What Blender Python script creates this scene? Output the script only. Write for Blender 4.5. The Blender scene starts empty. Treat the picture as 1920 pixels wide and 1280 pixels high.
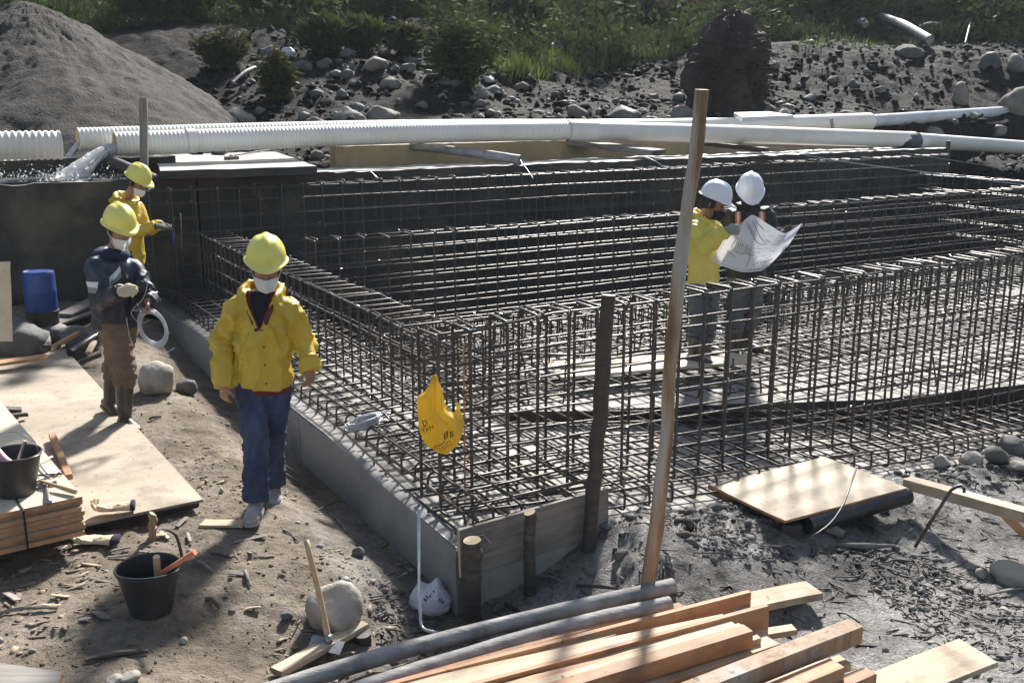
import bpy, bmesh, math, random
import numpy as np
from mathutils import Vector, Matrix
from mathutils.bvhtree import BVHTree

random.seed(7)
RS = np.random.RandomState(11)
SC = bpy.context.scene
COL = SC.collection

# ------------------------------------------------------------------ camera, sky, sun, exposure
FPX, CAM_H = 1900.0, 2.7                       # focal length in pixels of a 1920 wide frame, lens height
PITCH = math.atan(460.0 / FPX)
cam = bpy.data.cameras.new('camera')
cam.sensor_width = 36.0
cam.lens = 36.0 * FPX / 1920.0
cam.clip_start, cam.clip_end = 0.1, 400.0
camo = bpy.data.objects.new('camera', cam)
camo.location = (0, 0, CAM_H)
camo.rotation_euler = (math.pi / 2 - PITCH, 0, 0)
COL.objects.link(camo)
SC.camera = camo

SUN_AZ = math.radians(13)                       # to the right of straight ahead
SUN_EL = math.radians(37.5)
world = bpy.data.worlds.new('World')
SC.world = world
world.use_nodes = True
wn = world.node_tree
bg = wn.nodes['Background']
sky = wn.nodes.new('ShaderNodeTexSky')
sky.sky_type = 'NISHITA'
sky.sun_disc = False
sky.sun_elevation = SUN_EL
sky.sun_rotation = SUN_AZ
sky.air_density = 1.0
sky.dust_density = 1.2
hs_ = wn.nodes.new('ShaderNodeHueSaturation')      # thin white veil over the blue
hs_.inputs['Saturation'].default_value = 0.8
wn.links.new(sky.outputs[0], hs_.inputs['Color'])
wn.links.new(hs_.outputs[0], bg.inputs[0])
bg.inputs[1].default_value = 0.075
sl = bpy.data.lights.new('sun', 'SUN')
sl.energy = 4.8
sl.angle = math.radians(4.5)   # thin veil before the sun: shadow edges are soft in the photograph
sl.color = (1.0, 0.965, 0.91)
so = bpy.data.objects.new('sun', sl)
d = Vector((math.sin(SUN_AZ) * math.cos(SUN_EL), math.cos(SUN_AZ) * math.cos(SUN_EL), math.sin(SUN_EL)))
so.rotation_euler = d.to_track_quat('Z', 'Y').to_euler()
so.location = (10, 20, 30)
COL.objects.link(so)
SC.view_settings.view_transform = 'Standard'
SC.view_settings.look = 'None'
SC.view_settings.exposure = 1.1
SC.view_settings.gamma = 1.0
SC.view_settings.use_curve_mapping = False
SC.cycles.max_bounces = 6
SC.cycles.transparent_max_bounces = 8

# ------------------------------------------------------------------ geometry of the place
_c, _s = math.cos(PITCH), math.sin(PITCH)
def ray(px, py):
    x, y = (px - 960) / FPX, -(py - 640) / FPX
    return np.array([x, _c + y * _s, -_s + y * _c])
def at(px, py, z=0.0):
    d = ray(px, py); t = (z - CAM_H) / d[2]
    return Vector((d[0] * t, d[1] * t, z))
def aty(px, py, Y):
    d = ray(px, py); t = Y / d[1]
    return Vector((d[0] * t, Y, CAM_H + d[2] * t))
C0 = np.array([-.32, 5.53]); UU = np.array([.861, .509]); VV = np.array([-.509, .861])
def W(u, v, z=0.0):                              # footing frame (u along its front, v to the back) to world
    q = C0 + UU * u + VV * v
    return Vector((q[0], q[1], z))
def to_uv(x, y):
    return ((x - C0[0]) * UU[0] + (y - C0[1]) * UU[1], (x - C0[0]) * VV[0] + (y - C0[1]) * VV[1])
def onv(px, py, v):
    d = ray(px, py)
    t = (v - (-(C0 @ VV))) / (d[:2] @ VV)
    return Vector((d[0] * t, d[1] * t, CAM_H + d[2] * t))

# ------------------------------------------------------------------ noise
def _hash(ix, iy, iz, seed):
    h = (ix * 374761393 + iy * 668265263 + iz * 2147483647 * 31 + seed * 1274126177) & 0xffffffff
    h = ((h ^ (h >> 13)) * 1274126177) & 0xffffffff
    h = ((h ^ (h >> 16)) * 2246822519) & 0xffffffff
    return ((h ^ (h >> 15)) & 0xffff) / 65535.0
def vnoise(p, seed=0):
    p = np.asarray(p, float)
    i = np.floor(p).astype(np.int64); f = p - i; f = f * f * (3 - 2 * f)
    out = 0
    for a in (0, 1):
        for b in (0, 1):
            for c in (0, 1):
                w = (f[..., 0] if a else 1 - f[..., 0]) * (f[..., 1] if b else 1 - f[..., 1]) * (f[..., 2] if c else 1 - f[..., 2])
                out = out + w * _hash(i[..., 0] + a, i[..., 1] + b, i[..., 2] + c, seed)
    return out * 2 - 1
def fbm(p, octv=4, seed=0, gain=.5, lac=2.03):
    a, s, o = 1.0, 0.0, 0
    p = np.asarray(p, float)
    for k in range(octv):
        o = o + a * vnoise(p * (lac ** k) + 17.3 * k, seed + k); s += a; a *= gain
    return o / s
def fbm2(x, y, sc, octv=4, seed=0, gain=.5):
    return fbm(np.stack([np.asarray(x, float) * sc, np.asarray(y, float) * sc, np.zeros_like(np.asarray(x, float))], -1), octv, seed, gain)
def sst(a, b, x):
    t = np.clip((x - a) / (b - a), 0, 1)
    return t * t * (3 - 2 * t)

# ------------------------------------------------------------------ terrain height
def slab_front_z(u):
    return np.maximum(.13 - .075 * u, -.36)
def ground_z(x, y, detail=True):
    x = np.asarray(x, float); y = np.asarray(y, float)
    u, v = to_uv(x, y)
    left = -.24 + .24 * sst(0, -.75, u) + .2 * sst(5, 8.6, v)
    front = -.25 - .022 * np.clip(u, 0, 8)
    w = sst(-.35, .35, u) * sst(1.2, -.4, v)
    z = left * (1 - w) + front * w
    z = z - .25 * sst(.55, -.45, v) * sst(-2.0, -.9, u) * (1 - w)
    edge_z = np.maximum(.13 - .075 * u, -.36) - .05 + .05 * np.exp(-((u - 1.2) / .5) ** 2)
    mud = sst(-1.5, -.10, v) * sst(.25, 1.3, u) * (1 - sst(.1, .4, v))
    z = z * (1 - mud) + np.maximum(edge_z, z) * mud
    if detail:
        rough = .35 + .65 * sst(-1.1, -.2, v + .5 * fbm2(x, y, .9, 2, 3)) * 0 + .65 * sst(-.4, .5, u - .25 * (v + .5))
        z = z + .022 * rough * fbm2(x, y, 2.6, 5, 21, .65) + .034 * rough * np.abs(fbm2(x, y, 7.5, 4, 33, .68)) - .008
        z = z + .012 * fbm2(x, y, 14, 3, 5)
        z = z - .022 * sst(.12, .34, fbm2(x, y, 3.4, 2, 91)) * sst(.2, -.3, u)      # trodden dents
        lip = np.exp(-((v + .22) / .2) ** 2) * sst(1.5, 2.2, u)
        z = z + lip * (.05 + .09 * fbm2(x, y, 5, 4, 8))
        hump = np.exp(-(((u - 1.25) / .5) ** 2 + ((v + .32) / .3) ** 2))
        z = z + hump * (.05 + .07 * fbm2(x, y, 8, 4, 9))
    pit = sst(.05, .2, u) * sst(.04, .14, v) * sst(16.4, 15.8, u)
    tank = sst(8.75, 8.9, v)
    z = z * (1 - pit) - .9 * pit
    # behind the old tank the bank rises to the hill
    yy = y + .35 * x * 0
    bank = np.interp(yy, [12, 17, 20, 24, 28, 33, 36, 46, 62, 90], [1.55, 1.62, 1.8, 2.45, 3.25, 4.25, 4.9, 11.8, 24, 40])
    lft = sst(3, -3, x)
    bank = bank + lft * np.interp(yy, [15, 18, 21, 26, 32, 40], [0.0, .15, .5, 1.3, 1.2, .8])
    if detail:
        near = sst(14, 20, yy)
        bank = bank + near * (.30 * fbm2(x, y, .35, 4, 40) + .16 * fbm2(x + .8 * y, y * .6, 1.1, 4, 44, .6) + .10 * np.abs(fbm2(x, y, 3.1, 4, 47, .65)))
        rise = np.exp(-(((x - 9.5) / 5.5) ** 2 + ((y - 29) / 3.0) ** 2)) * .5
        bank = bank + rise * lft * 0 + rise
        bank = bank + .9 * sst(36, 42, yy) * fbm2(x, y, .22, 3, 50)
    bank = bank - .95 * sst(6, 14, x) * sst(30, 24, yy)
    m = sst(10.6, 10.75, v)
    z = z + (1.45 + .12 * fbm2(x, y, 1.1, 4, 6)) * sst(15.95, 16.6, u) * (1 - m) * sst(2, 5, v) * (1 if not detail else 1)
    z = z * (1 - m) + bank * m
    gut = sst(8.75, 8.85, v) * sst(10.66, 10.6, v)
    z = z * (1 - gut) - .9 * gut
    return z
def gz(x, y):
    return float(ground_z(np.array([x]), np.array([y]))[0])
def gp(px, py):                                  # the ground point under a line of sight
    d = ray(px, py)
    ts = np.linspace(2.5, 80, 3000)
    X, Y, Z = d[0] * ts, d[1] * ts, CAM_H + d[2] * ts
    below = Z < ground_z(X, Y)
    k = int(np.argmax(below)) if below.any() else len(ts) - 1
    t = ts[k]
    return Vector((X[k], Y[k], gz(X[k], Y[k])))

# ------------------------------------------------------------------ materials
MATS = {}
def nodes_of(name):
    m = bpy.data.materials.new(name); m.use_nodes = True
    nt = m.node_tree; b = nt.nodes['Principled BSDF']
    return m, nt, b
def N(nt, kind, **kw):
    n = nt.nodes.new('ShaderNode' + kind)
    for k, v in kw.items():
        setattr(n, k, v)
    return n
def ramp(nt, fac, cols, pos=None):
    r = N(nt, 'ValToRGB'); e = r.color_ramp.elements
    pos = pos or [0.3 + 0.4 * i / max(1, len(cols) - 1) for i in range(len(cols))]
    while len(e) < len(cols): e.new(.5)
    for i, c in enumerate(cols):
        e[i].position = pos[i]; e[i].color = (*c, 1)
    nt.links.new(fac, r.inputs[0])
    return r.outputs[0]
def noise(nt, vec, scale, detail=6, rough=.6):
    n = N(nt, 'TexNoise'); n.inputs['Scale'].default_value = scale
    n.inputs['Detail'].default_value = detail; n.inputs['Roughness'].default_value = rough
    nt.links.new(vec, n.inputs['Vector'])
    return n.outputs[0]
def mixc(nt, f, a, b, mode='MIX'):
    m = N(nt, 'Mix', data_type='RGBA', blend_type=mode)
    if isinstance(f, (int, float)): m.inputs[0].default_value = f
    else: nt.links.new(f, m.inputs[0])
    for s, v in ((6, a), (7, b)):
        if isinstance(v, tuple): m.inputs[s].default_value = (*v, 1)
        else: nt.links.new(v, m.inputs[s])
    return m.outputs[2]
def math_(nt, op, a, b=None, clamp=False):
    m = N(nt, 'Math', operation=op); m.use_clamp = clamp
    for i, v in enumerate((a, b)):
        if v is None: continue
        if isinstance(v, (int, float)): m.inputs[i].default_value = v
        else: nt.links.new(v, m.inputs[i])
    return m.outputs[0]
def coords(nt, stretch=(1, 1, 1), world=False, rnd=True):
    if world:
        g = N(nt, 'NewGeometry'); src = g.outputs['Position']
    else:
        t = N(nt, 'TexCoord'); src = t.outputs['Object']
    mp = N(nt, 'Mapping'); mp.inputs['Scale'].default_value = stretch
    nt.links.new(src, mp.inputs['Vector'])
    if rnd and not world:
        oi = N(nt, 'ObjectInfo')
        mv = math_(nt, 'MULTIPLY', oi.outputs['Random'], 37.0)
        cx = N(nt, 'CombineXYZ')
        for i in range(3): nt.links.new(mv, cx.inputs[i])
        nt.links.new(cx.outputs[0], mp.inputs['Location'])
    return mp.outputs[0], src
def pmat(name, cols, scale=4, stretch=(1, 1, 1), rough=.7, rvar=.15, metal=0, bump=.25, bscale=40, spec=.5, world=False,
         rand=.0, trans=0, stain=None, sscale=1.5, samt=.6, bdist=.01, sub=0, coat=0, pos=None, trl=0, speck=None, spsc=26, spth=.64):
    if name in MATS: return MATS[name]
    m, nt, b = nodes_of(name)
    vec, src = coords(nt, stretch, world)
    n1 = noise(nt, vec, scale)
    c = ramp(nt, n1, cols, pos) if len(cols) > 1 else None
    if c is None:
        rgb = N(nt, 'RGB'); rgb.outputs[0].default_value = (*cols[0], 1); c = rgb.outputs[0]
    n2 = noise(nt, vec, bscale, 5, .65)
    if stain:
        n3 = noise(nt, src, sscale, 5, .65)
        f = N(nt, 'MapRange'); f.inputs[1].default_value = .5; f.inputs[2].default_value = .72
        nt.links.new(n3, f.inputs[0])
        c = mixc(nt, math_(nt, 'MULTIPLY', f.outputs[0], samt), c, stain)
    if speck:                                    # small dabs of mud, knots, cement
        n5 = noise(nt, src, spsc, 3, .6); f5 = N(nt, 'MapRange'); f5.inputs[1].default_value = spth; f5.inputs[2].default_value = spth + .05
        nt.links.new(n5, f5.inputs[0]); c = mixc(nt, math_(nt, 'MULTIPLY', f5.outputs[0], .8), c, speck)
    if rand:
        oi = N(nt, 'ObjectInfo'); hs = N(nt, 'HueSaturation')
        nt.links.new(math_(nt, 'ADD', math_(nt, 'MULTIPLY', oi.outputs['Random'], 2 * rand), 1 - rand), hs.inputs['Value'])
        nt.links.new(c, hs.inputs['Color']); c = hs.outputs[0]
    nt.links.new(c, b.inputs['Base Color'])
    nt.links.new(math_(nt, 'ADD', math_(nt, 'MULTIPLY', n2, 2 * rvar), rough - rvar, True), b.inputs['Roughness'])
    b.inputs['Metallic'].default_value = metal
    b.inputs['Specular IOR Level'].default_value = spec
    if trans: b.inputs['Transmission Weight'].default_value = trans
    if sub:
        b.inputs['Subsurface Weight'].default_value = sub
        b.inputs['Subsurface Radius'].default_value = (.01, .004, .002)
    if coat: b.inputs['Coat Weight'].default_value = coat
    if bump:
        bp = N(nt, 'Bump'); bp.inputs['Strength'].default_value = bump; bp.inputs['Distance'].default_value = bdist
        nt.links.new(n2, bp.inputs['Height']); nt.links.new(bp.outputs[0], b.inputs['Normal'])
    if trl:                                       # light through thin leaves, cloth or plastic
        out = nt.nodes['Material Output']; tr = N(nt, 'BsdfTranslucent'); mx = N(nt, 'MixShader')
        nt.links.new(c, tr.inputs[0]); mx.inputs[0].default_value = trl
        nt.links.new(b.outputs[0], mx.inputs[1]); nt.links.new(tr.outputs[0], mx.inputs[2])
        nt.links.new(mx.outputs[0], out.inputs[0])
    MATS[name] = m
    return m

M_steel = pmat('rebar_steel', [(.055, .050, .047), (.10, .088, .078)], 9, rough=.42, rvar=.12, metal=.4, bump=.5, bscale=160, bdist=.003, stain=(.11, .062, .036), sscale=3, samt=.5)
M_wire = pmat('galvanised_wire', [(.48, .50, .54), (.66, .68, .72)], 20, rough=.35, metal=.55, bump=0)
M_conc = pmat('pale_concrete', [(.26, .243, .218), (.43, .412, .38)], 2.2, rough=.8, bump=.5, bscale=55, bdist=.006, stain=(.17, .145, .12), sscale=2.6, samt=.75, spec=.4)
M_floord = pmat('dark_far_floor', [(.055, .053, .052), (.14, .135, .13)], 1.8, rough=.5, rvar=.2, bump=.4, bscale=40, stain=(.04, .037, .035), sscale=1.2, samt=.6)  # darker concrete for the back of the floor
M_flank = pmat('shaded_cast_concrete', [(.20, .195, .185), (.29, .28, .265)], 1.6, stretch=(1, 1, 1.6), rough=.85, bump=.5, bscale=45, bdist=.005, stain=(.12, .115, .105), sscale=1.7, samt=.75)  # darker than the slab top: the flank's shade is put into its colour
M_concold_shade = pmat('old_wet_shade_concrete', [(.018, .0165, .0145), (.055, .049, .042)], 1.4, rough=.6, rvar=.2, bump=.6, bscale=30, bdist=.012, stain=(.15, .125, .09), sscale=.9, samt=.85)  # own tone of the tank walls; painted shade on slab step and lid sides
M_concglare = pmat('wet_glare_concrete_top', [(.50, .49, .465), (.64, .63, .60)], 2.5, rough=.35, rvar=.2, bump=.4, bscale=25, bdist=.008, stain=(.3, .285, .26), sscale=1.5, samt=.5)  # wet tops, with the sun's glare put into the pale base colour
M_beige = pmat('beige_concrete', [(.30, .24, .15), (.42, .35, .23)], 1.5, stretch=(1, 1, .3), rough=.75, bump=.4, bscale=40, stain=(.16, .12, .07), sscale=1.2)
M_pvc = pmat('white_plastic_pipe', [(.69, .66, .58), (.79, .77, .71)], 1.2, rough=.38, rvar=.08, bump=.05, bscale=60, stain=(.58, .51, .38), sscale=.9, samt=.5)
M_pvcin = pmat('cream_pipe_inside', [(.55, .42, .2), (.68, .56, .32)], 4, rough=.5, bump=.1)
M_pvcgrey = pmat('grey_plastic_pipe', [(.42, .45, .49), (.55, .58, .62)], 2, rough=.4, bump=.1, stain=(.3, .28, .24), sscale=1.3)
M_tape = pmat('dark_blue_plastic_wrap', [(.02, .028, .04), (.05, .06, .08)], 6, rough=.35, bump=.7, bscale=14, bdist=.03)
M_woodo = pmat('fresh_orange_timber', [(.34, .17, .085), (.50, .29, .16)], 3, stretch=(.6, 9, 9), rough=.72, bump=.35, bscale=9, bdist=.004, rand=.18, stain=(.14, .09, .06), sscale=3.2, samt=.85, speck=(.07, .045, .03), spsc=9, spth=.69)
M_woodp = pmat('pale_sawn_timber', [(.42, .315, .205), (.57, .45, .315)], 3, stretch=(.5, 9, 9), rough=.75, bump=.35, bscale=9, bdist=.004, rand=.14, stain=(.24, .175, .115), sscale=3.2, samt=.85, speck=(.13, .085, .05), spsc=9, spth=.69)
M_woodg = pmat('weathered_grey_timber', [(.13, .115, .10), (.27, .245, .215)], 3, stretch=(.7, 10, 10), rough=.8, bump=.5, bscale=9, bdist=.006, rand=.22, stain=(.07, .06, .05), sscale=2.5)
M_woodd = pmat('dark_wet_timber', [(.035, .03, .026), (.085, .07, .06)], 3, stretch=(.7, 10, 10), rough=.65, bump=.6, bscale=9, bdist=.006, rand=.2)
M_bark = pmat('stripped_pole_wood', [(.13, .075, .042), (.30, .185, .105), (.38, .27, .18)], 2.4, stretch=(9, 9, .8), rough=.7, bump=.5, bscale=14, bdist=.006, stain=(.36, .34, .31), sscale=3.8, samt=1.0, speck=(.05, .035, .025), spsc=8, spth=.66)
M_polewood = pmat('tall_pole_wood', [(.06, .036, .022), (.24, .145, .08), (.36, .26, .165), (.42, .39, .35)], 1.7, stretch=(5, 5, .55), rough=.75, bump=.8, bscale=12, bdist=.012, pos=[.32, .45, .54, .64], speck=(.04, .028, .02), spsc=7, spth=.66)
M_stonebank = pmat('brown_bank_stone', [(.12, .105, .088), (.22, .20, .172)], 2.6, rough=.85, bump=.7, bscale=18, bdist=.02, rand=.15, stain=(.07, .06, .05), sscale=3, samt=.8)
M_barkgrey = pmat('grey_bark_pole', [(.20, .19, .18), (.40, .385, .365)], 3, stretch=(.8, 6, 6), rough=.62, bump=.6, bscale=16, bdist=.008, stain=(.08, .07, .06), sscale=4, samt=.8, rand=.1)
M_endgrain = pmat('sawn_end_grain', [(.42, .32, .2), (.55, .45, .31)], 20, rough=.8, bump=.3)
M_ply = pmat('plywood_face', [(.40, .32, .22), (.53, .44, .315)], 1.3, stretch=(.6, 3, 3), rough=.72, bump=.12, bscale=50, bdist=.003, rand=.06, stain=(.25, .195, .14), sscale=2.4, samt=.8, speck=(.12, .095, .07), spsc=17, spth=.66)
M_plyp = pmat('pale_new_plywood', [(.54, .45, .31), (.66, .57, .42)], 1.1, stretch=(.5, 4, 4), rough=.7, bump=.1, bscale=40, bdist=.003, rand=.05, stain=(.36, .29, .2), sscale=2.5, samt=.65, speck=(.2, .16, .11), spsc=14, spth=.68)
M_plydirty = pmat('muddy_plywood_face', [(.33, .275, .205), (.47, .395, .30)], 1.2, stretch=(.7, 2, 2), rough=.75, bump=.25, bscale=60, bdist=.004, stain=(.17, .135, .10), sscale=2.0, samt=.9, speck=(.10, .08, .06), spsc=20, spth=.635)
M_stone = pmat('grey_river_stone', [(.08, .078, .073), (.17, .166, .157)], 2.5, rough=.75, rvar=.15, bump=.5, bscale=24, bdist=.015, rand=.3, stain=(.10, .09, .08), sscale=2.5, samt=.5)
M_stonetan = pmat('tan_stone', [(.30, .27, .22), (.45, .41, .35)], 2.6, rough=.8, bump=.7, bscale=20, bdist=.02, rand=.1, stain=(.15, .13, .105), sscale=3.5, samt=.7)
M_gravel = pmat('grey_sand_gravel', [(.027, .0225, .018), (.049, .0415, .0345)], 3, rough=.9, bump=1.0, bscale=22, bdist=.05, world=True, stain=(.026, .023, .02), sscale=.7, samt=.5)
M_black = pmat('black_rubber', [(.018, .018, .02), (.03, .03, .032)], 6, rough=.45, bump=.15, bscale=60, stain=(.10, .09, .075), sscale=6, samt=.4)
M_blackpipe = pmat('black_plastic_pipe', [(.015, .015, .017), (.03, .03, .032)], 6, rough=.3, bump=.1, stain=(.14, .125, .11), sscale=3, samt=.5)
M_blue = pmat('blue_plastic_drum', [(.014, .045, .19), (.024, .072, .27)], 4, rough=.4, bump=.1, stain=(.06, .08, .13), sscale=5, samt=.8)
M_yhat = pmat('yellow_hat_plastic', [(.80, .71, .16), (.85, .76, .20)], 3, rough=.32, rvar=.06, bump=0, stain=(.50, .43, .14), sscale=7, samt=.55, speck=(.25, .21, .1), spsc=34, spth=.70)
M_what = pmat('white_hat_plastic', [(.80, .81, .83)], 3, rough=.3, rvar=.06, bump=0)
M_yjack = pmat('yellow_raincoat', [(.60, .42, .04), (.69, .49, .06)], 3, rough=.42, rvar=.1, bump=.25, bscale=14, bdist=.012, stain=(.42, .29, .05), sscale=4, samt=.5, trl=.12)
M_yjack2 = pmat('pale_yellow_raincoat', [(.74, .60, .10), (.82, .68, .16)], 3, rough=.42, rvar=.1, bump=.25, bscale=14, bdist=.012, trl=.12)
M_orangein = pmat('orange_lining', [(.78, .36, .02)], 3, rough=.5, bump=0, trl=.3)
M_maroon = pmat('maroon_shirt', [(.10, .018, .02), (.15, .03, .03)], 9, rough=.9, bump=.2)
M_navycloth = pmat('black_undershirt', [(.010, .011, .016), (.02, .021, .028)], 9, rough=.9, bump=.2)
M_jeans = pmat('blue_denim', [(.014, .022, .055), (.04, .06, .125), (.105, .13, .19)], 7, stretch=(1.2, 1.2, .3), rough=.88, bump=.3, bscale=120, bdist=.003, stain=(.045, .048, .055), sscale=6, samt=.85)
M_brownp = pmat('brown_work_trousers', [(.13, .085, .058), (.19, .13, .09)], 5, rough=.85, bump=.2, bscale=90, bdist=.003, stain=(.08, .055, .04), sscale=6, samt=.5)
M_greyp = pmat('grey_trousers', [(.085, .09, .095), (.14, .145, .15)], 5, rough=.85, bump=.2, bscale=90, bdist=.003, stain=(.2, .19, .17), sscale=5, samt=.4)
M_darkjack = pmat('black_jacket_cloth', [(.012, .013, .018), (.024, .025, .032)], 5, rough=.6, bump=.2, bscale=30)
M_boot = pmat('dark_rubber_boot', [(.035, .033, .032), (.06, .056, .052)], 4, rough=.38, rvar=.12, bump=.1, stain=(.14, .12, .095), sscale=7, samt=.6)
M_sole = pmat('tan_boot_sole', [(.3, .22, .06)], 4, rough=.6, bump=0)
M_shoe = pmat('dusty_grey_shoe', [(.28, .27, .26), (.44, .43, .42)], 9, rough=.75, bump=.3, stain=(.16, .14, .12), sscale=9, samt=.8)
M_skin = pmat('skin', [(.30, .155, .10), (.38, .21, .14)], 8, rough=.5, bump=.08, bscale=140, bdist=.002, sub=.1)
M_hair = pmat('black_hair', [(.010, .008, .007), (.022, .018, .015)], 60, rough=.5, bump=.5, bscale=120)
M_mask = pmat('surgical_mask', [(.70, .76, .77), (.77, .81, .81)], 9, rough=.9, bump=.2, bscale=60, trl=.2)
M_eye = pmat('dark_eye', [(.02, .015, .012)], 9, rough=.2, bump=0)
M_glove = pmat('beige_work_glove', [(.52, .43, .30), (.64, .55, .41)], 9, rough=.9, bump=.4, bscale=90, bdist=.003, stain=(.35, .27, .18), sscale=9)
M_gloved = pmat('dark_work_glove', [(.05, .045, .04), (.09, .08, .07)], 9, rough=.8, bump=.4)
M_gloveg = pmat('grey_work_glove', [(.24, .23, .20), (.34, .33, .29)], 9, rough=.85, bump=.4)
M_navyblue = pmat('navy_cloth_edge', [(.012, .015, .035)], 9, rough=.9, bump=.2)
M_orange = pmat('orange_tape', [(.80, .16, .03)], 9, rough=.5, bump=0)
M_silver = pmat('silver_tape', [(.70, .71, .73)], 9, rough=.35, bump=0)
M_paper = pmat('white_paper', [(.78, .77, .80), (.83, .82, .84)], 3, rough=.8, bump=.05, trl=.3)
M_ink = pmat('grey_ink', [(.22, .20, .22)], 3, rough=.9, bump=0)
M_inkd = pmat('dark_print', [(.05, .035, .02)], 3, rough=.8, bump=0)
M_ybag = pmat('yellow_plastic_bag', [(.86, .62, .05), (.90, .68, .09)], 4, rough=.38, bump=.6, bscale=22, bdist=.016, stain=(.80, .50, .03), sscale=7, samt=.5, trl=.5)
M_wbag = pmat('white_plastic_bag', [(.72, .74, .80), (.80, .81, .85)], 4, rough=.35, bump=.6, bscale=18, bdist=.02, trl=.25)
M_tool = pmat('tool_steel', [(.22, .22, .23), (.38, .38, .39)], 9, rough=.35, metal=.8, bump=.1)
M_handle = pmat('wooden_handle', [(.42, .28, .16), (.55, .39, .24)], 4, stretch=(1, 1, 8), rough=.55, bump=.1, rand=.1)
M_redh = pmat('orange_wood_handle', [(.52, .17, .09), (.62, .24, .14)], 6, rough=.5, bump=.1)
M_pink = pmat('pink_grip', [(.62, .36, .36)], 6, rough=.5, bump=.1)
M_leaf = pmat('dark_green_leaves', [(.020, .036, .011), (.05, .076, .022), (.085, .10, .035)], .8, world=True, rough=.8, spec=.15, bump=0, trl=.3)
M_leafb = pmat('bright_grass', [(.07, .105, .02), (.15, .19, .045)], 1.2, world=True, rough=.55, bump=0, trl=.4)
M_leafy = pmat('dull_olive_leaves', [(.045, .05, .02), (.09, .085, .04)], 1.2, world=True, rough=.8, spec=.15, bump=0, trl=.3)
M_leafr = pmat('brown_roots', [(.014, .010, .008), (.04, .023, .017)], 3, world=True, rough=.85, bump=.2)
M_litter = pmat('pale_plastic_litter', [(.5, .53, .6), (.68, .7, .75)], 6, rough=.4, bump=.3)
M_water = pmat('white_water', [(.90, .91, .92), (.96, .96, .97)], 12, rough=.25, bump=.7, bscale=26, bdist=.03, trl=.62)
M_redline = pmat('red_cord', [(.35, .03, .05)], 4, rough=.7, bump=0)
M_chip = pmat('wood_chips', [(.10, .075, .055), (.36, .28, .2)], 7, world=True, rough=.8, bump=.2, pos=[.35, .65])
M_root = pmat('muddy_roots', [(.06, .052, .045), (.16, .145, .128)], 7, world=True, rough=.7, bump=.3)
M_pebble = pmat('pebbles', [(.13, .125, .115), (.36, .35, .33)], 5, world=True, rough=.7, bump=.3, pos=[.35, .65])

def soil_material():
    m, nt, b = nodes_of('trampled_soil')
    vec, src = coords(nt, world=True)
    sep = N(nt, 'SeparateXYZ'); nt.links.new(src, sep.inputs[0])
    # u coordinate of the footing frame decides dry earth (left) or wet grey mud (right)
    uu = math_(nt, 'ADD', math_(nt, 'MULTIPLY', sep.outputs[0], .95), math_(nt, 'MULTIPLY', sep.outputs[1], .16))
    nb = noise(nt, vec, .9, 4)
    f = N(nt, 'MapRange'); f.inputs[1].default_value = -.35; f.inputs[2].default_value = .95
    nt.links.new(math_(nt, 'ADD', uu, math_(nt, 'MULTIPLY', math_(nt, 'SUBTRACT', nb, .5), 1.8)), f.inputs[0])
    n1 = noise(nt, vec, 1.7, 8, .68); n2 = noise(nt, vec, 17, 8, .7); n3 = noise(nt, vec, 70, 4, .7)
    dry = ramp(nt, n1, [(.14, .11, .08), (.245, .197, .147), (.345, .287, .22)], [.33, .5, .68])
    wet = ramp(nt, n1, [(.042, .038, .034), (.22, .206, .19), (.37, .353, .33)], [.36, .47, .60])
    c = mixc(nt, f.outputs[0], dry, wet)
    sp = ramp(nt, n2, [(.38, .36, .34), (1, 1, 1), (1.25, 1.24, 1.22)], [.3, .5, .72])
    c = mixc(nt, .9, c, sp, 'MULTIPLY')
    n4 = noise(nt, vec, 42, 6, .75)
    fl = ramp(nt, n4, [(.28, .26, .25), (1, 1, 1), (1.15, 1.15, 1.15)], [.36, .5, .7])
    c = mixc(nt, math_(nt, 'MULTIPLY', f.outputs[0], .8), c, mixc(nt, 1.0, c, fl, 'MULTIPLY'))
    nt.links.new(c, b.inputs['Base Color'])
    r = N(nt, 'MapRange'); r.inputs[3].default_value = .92; r.inputs[4].default_value = .52
    nt.links.new(f.outputs[0], r.inputs[0])
    nt.links.new(math_(nt, 'SUBTRACT', r.outputs[0], math_(nt, 'MULTIPLY', math_(nt, 'SUBTRACT', n1, .5), .5), True), b.inputs['Roughness'])
    h = math_(nt, 'ADD', math_(nt, 'MULTIPLY', n2, 1.0), math_(nt, 'MULTIPLY', n3, .55))
    bp = N(nt, 'Bump'); bp.inputs['Strength'].default_value = 1.0; bp.inputs['Distance'].default_value = .04
    nt.links.new(h, bp.inputs['Height']); nt.links.new(bp.outputs[0], b.inputs['Normal'])
    return m
def bank_material():
    m, nt, b = nodes_of('dark_bank_soil')
    vec, src = coords(nt, world=True)
    n1 = noise(nt, vec, .5, 8, .7); n2 = noise(nt, vec, 5, 8, .75)
    c = ramp(nt, n1, [(.006, .0048, .0042), (.013, .0105, .009), (.025, .021, .0185)], [.35, .52, .7])
    sp = ramp(nt, n2, [(.35, .35, .35), (1, 1, 1), (2.0, 1.95, 1.9)], [.32, .52, .72])
    c = mixc(nt, 1.0, c, sp, 'MULTIPLY')
    nt.links.new(c, b.inputs['Base Color'])
    b.inputs['Roughness'].default_value = .8
    b.inputs['Specular IOR Level'].default_value = .12
    bp = N(nt, 'Bump'); bp.inputs['Strength'].default_value = 1; bp.inputs['Distance'].default_value = .12
    nt.links.new(n2, bp.inputs['Height']); nt.links.new(bp.outputs[0], b.inputs['Normal'])
    return m
M_soil, M_bank = soil_material(), bank_material()
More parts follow.
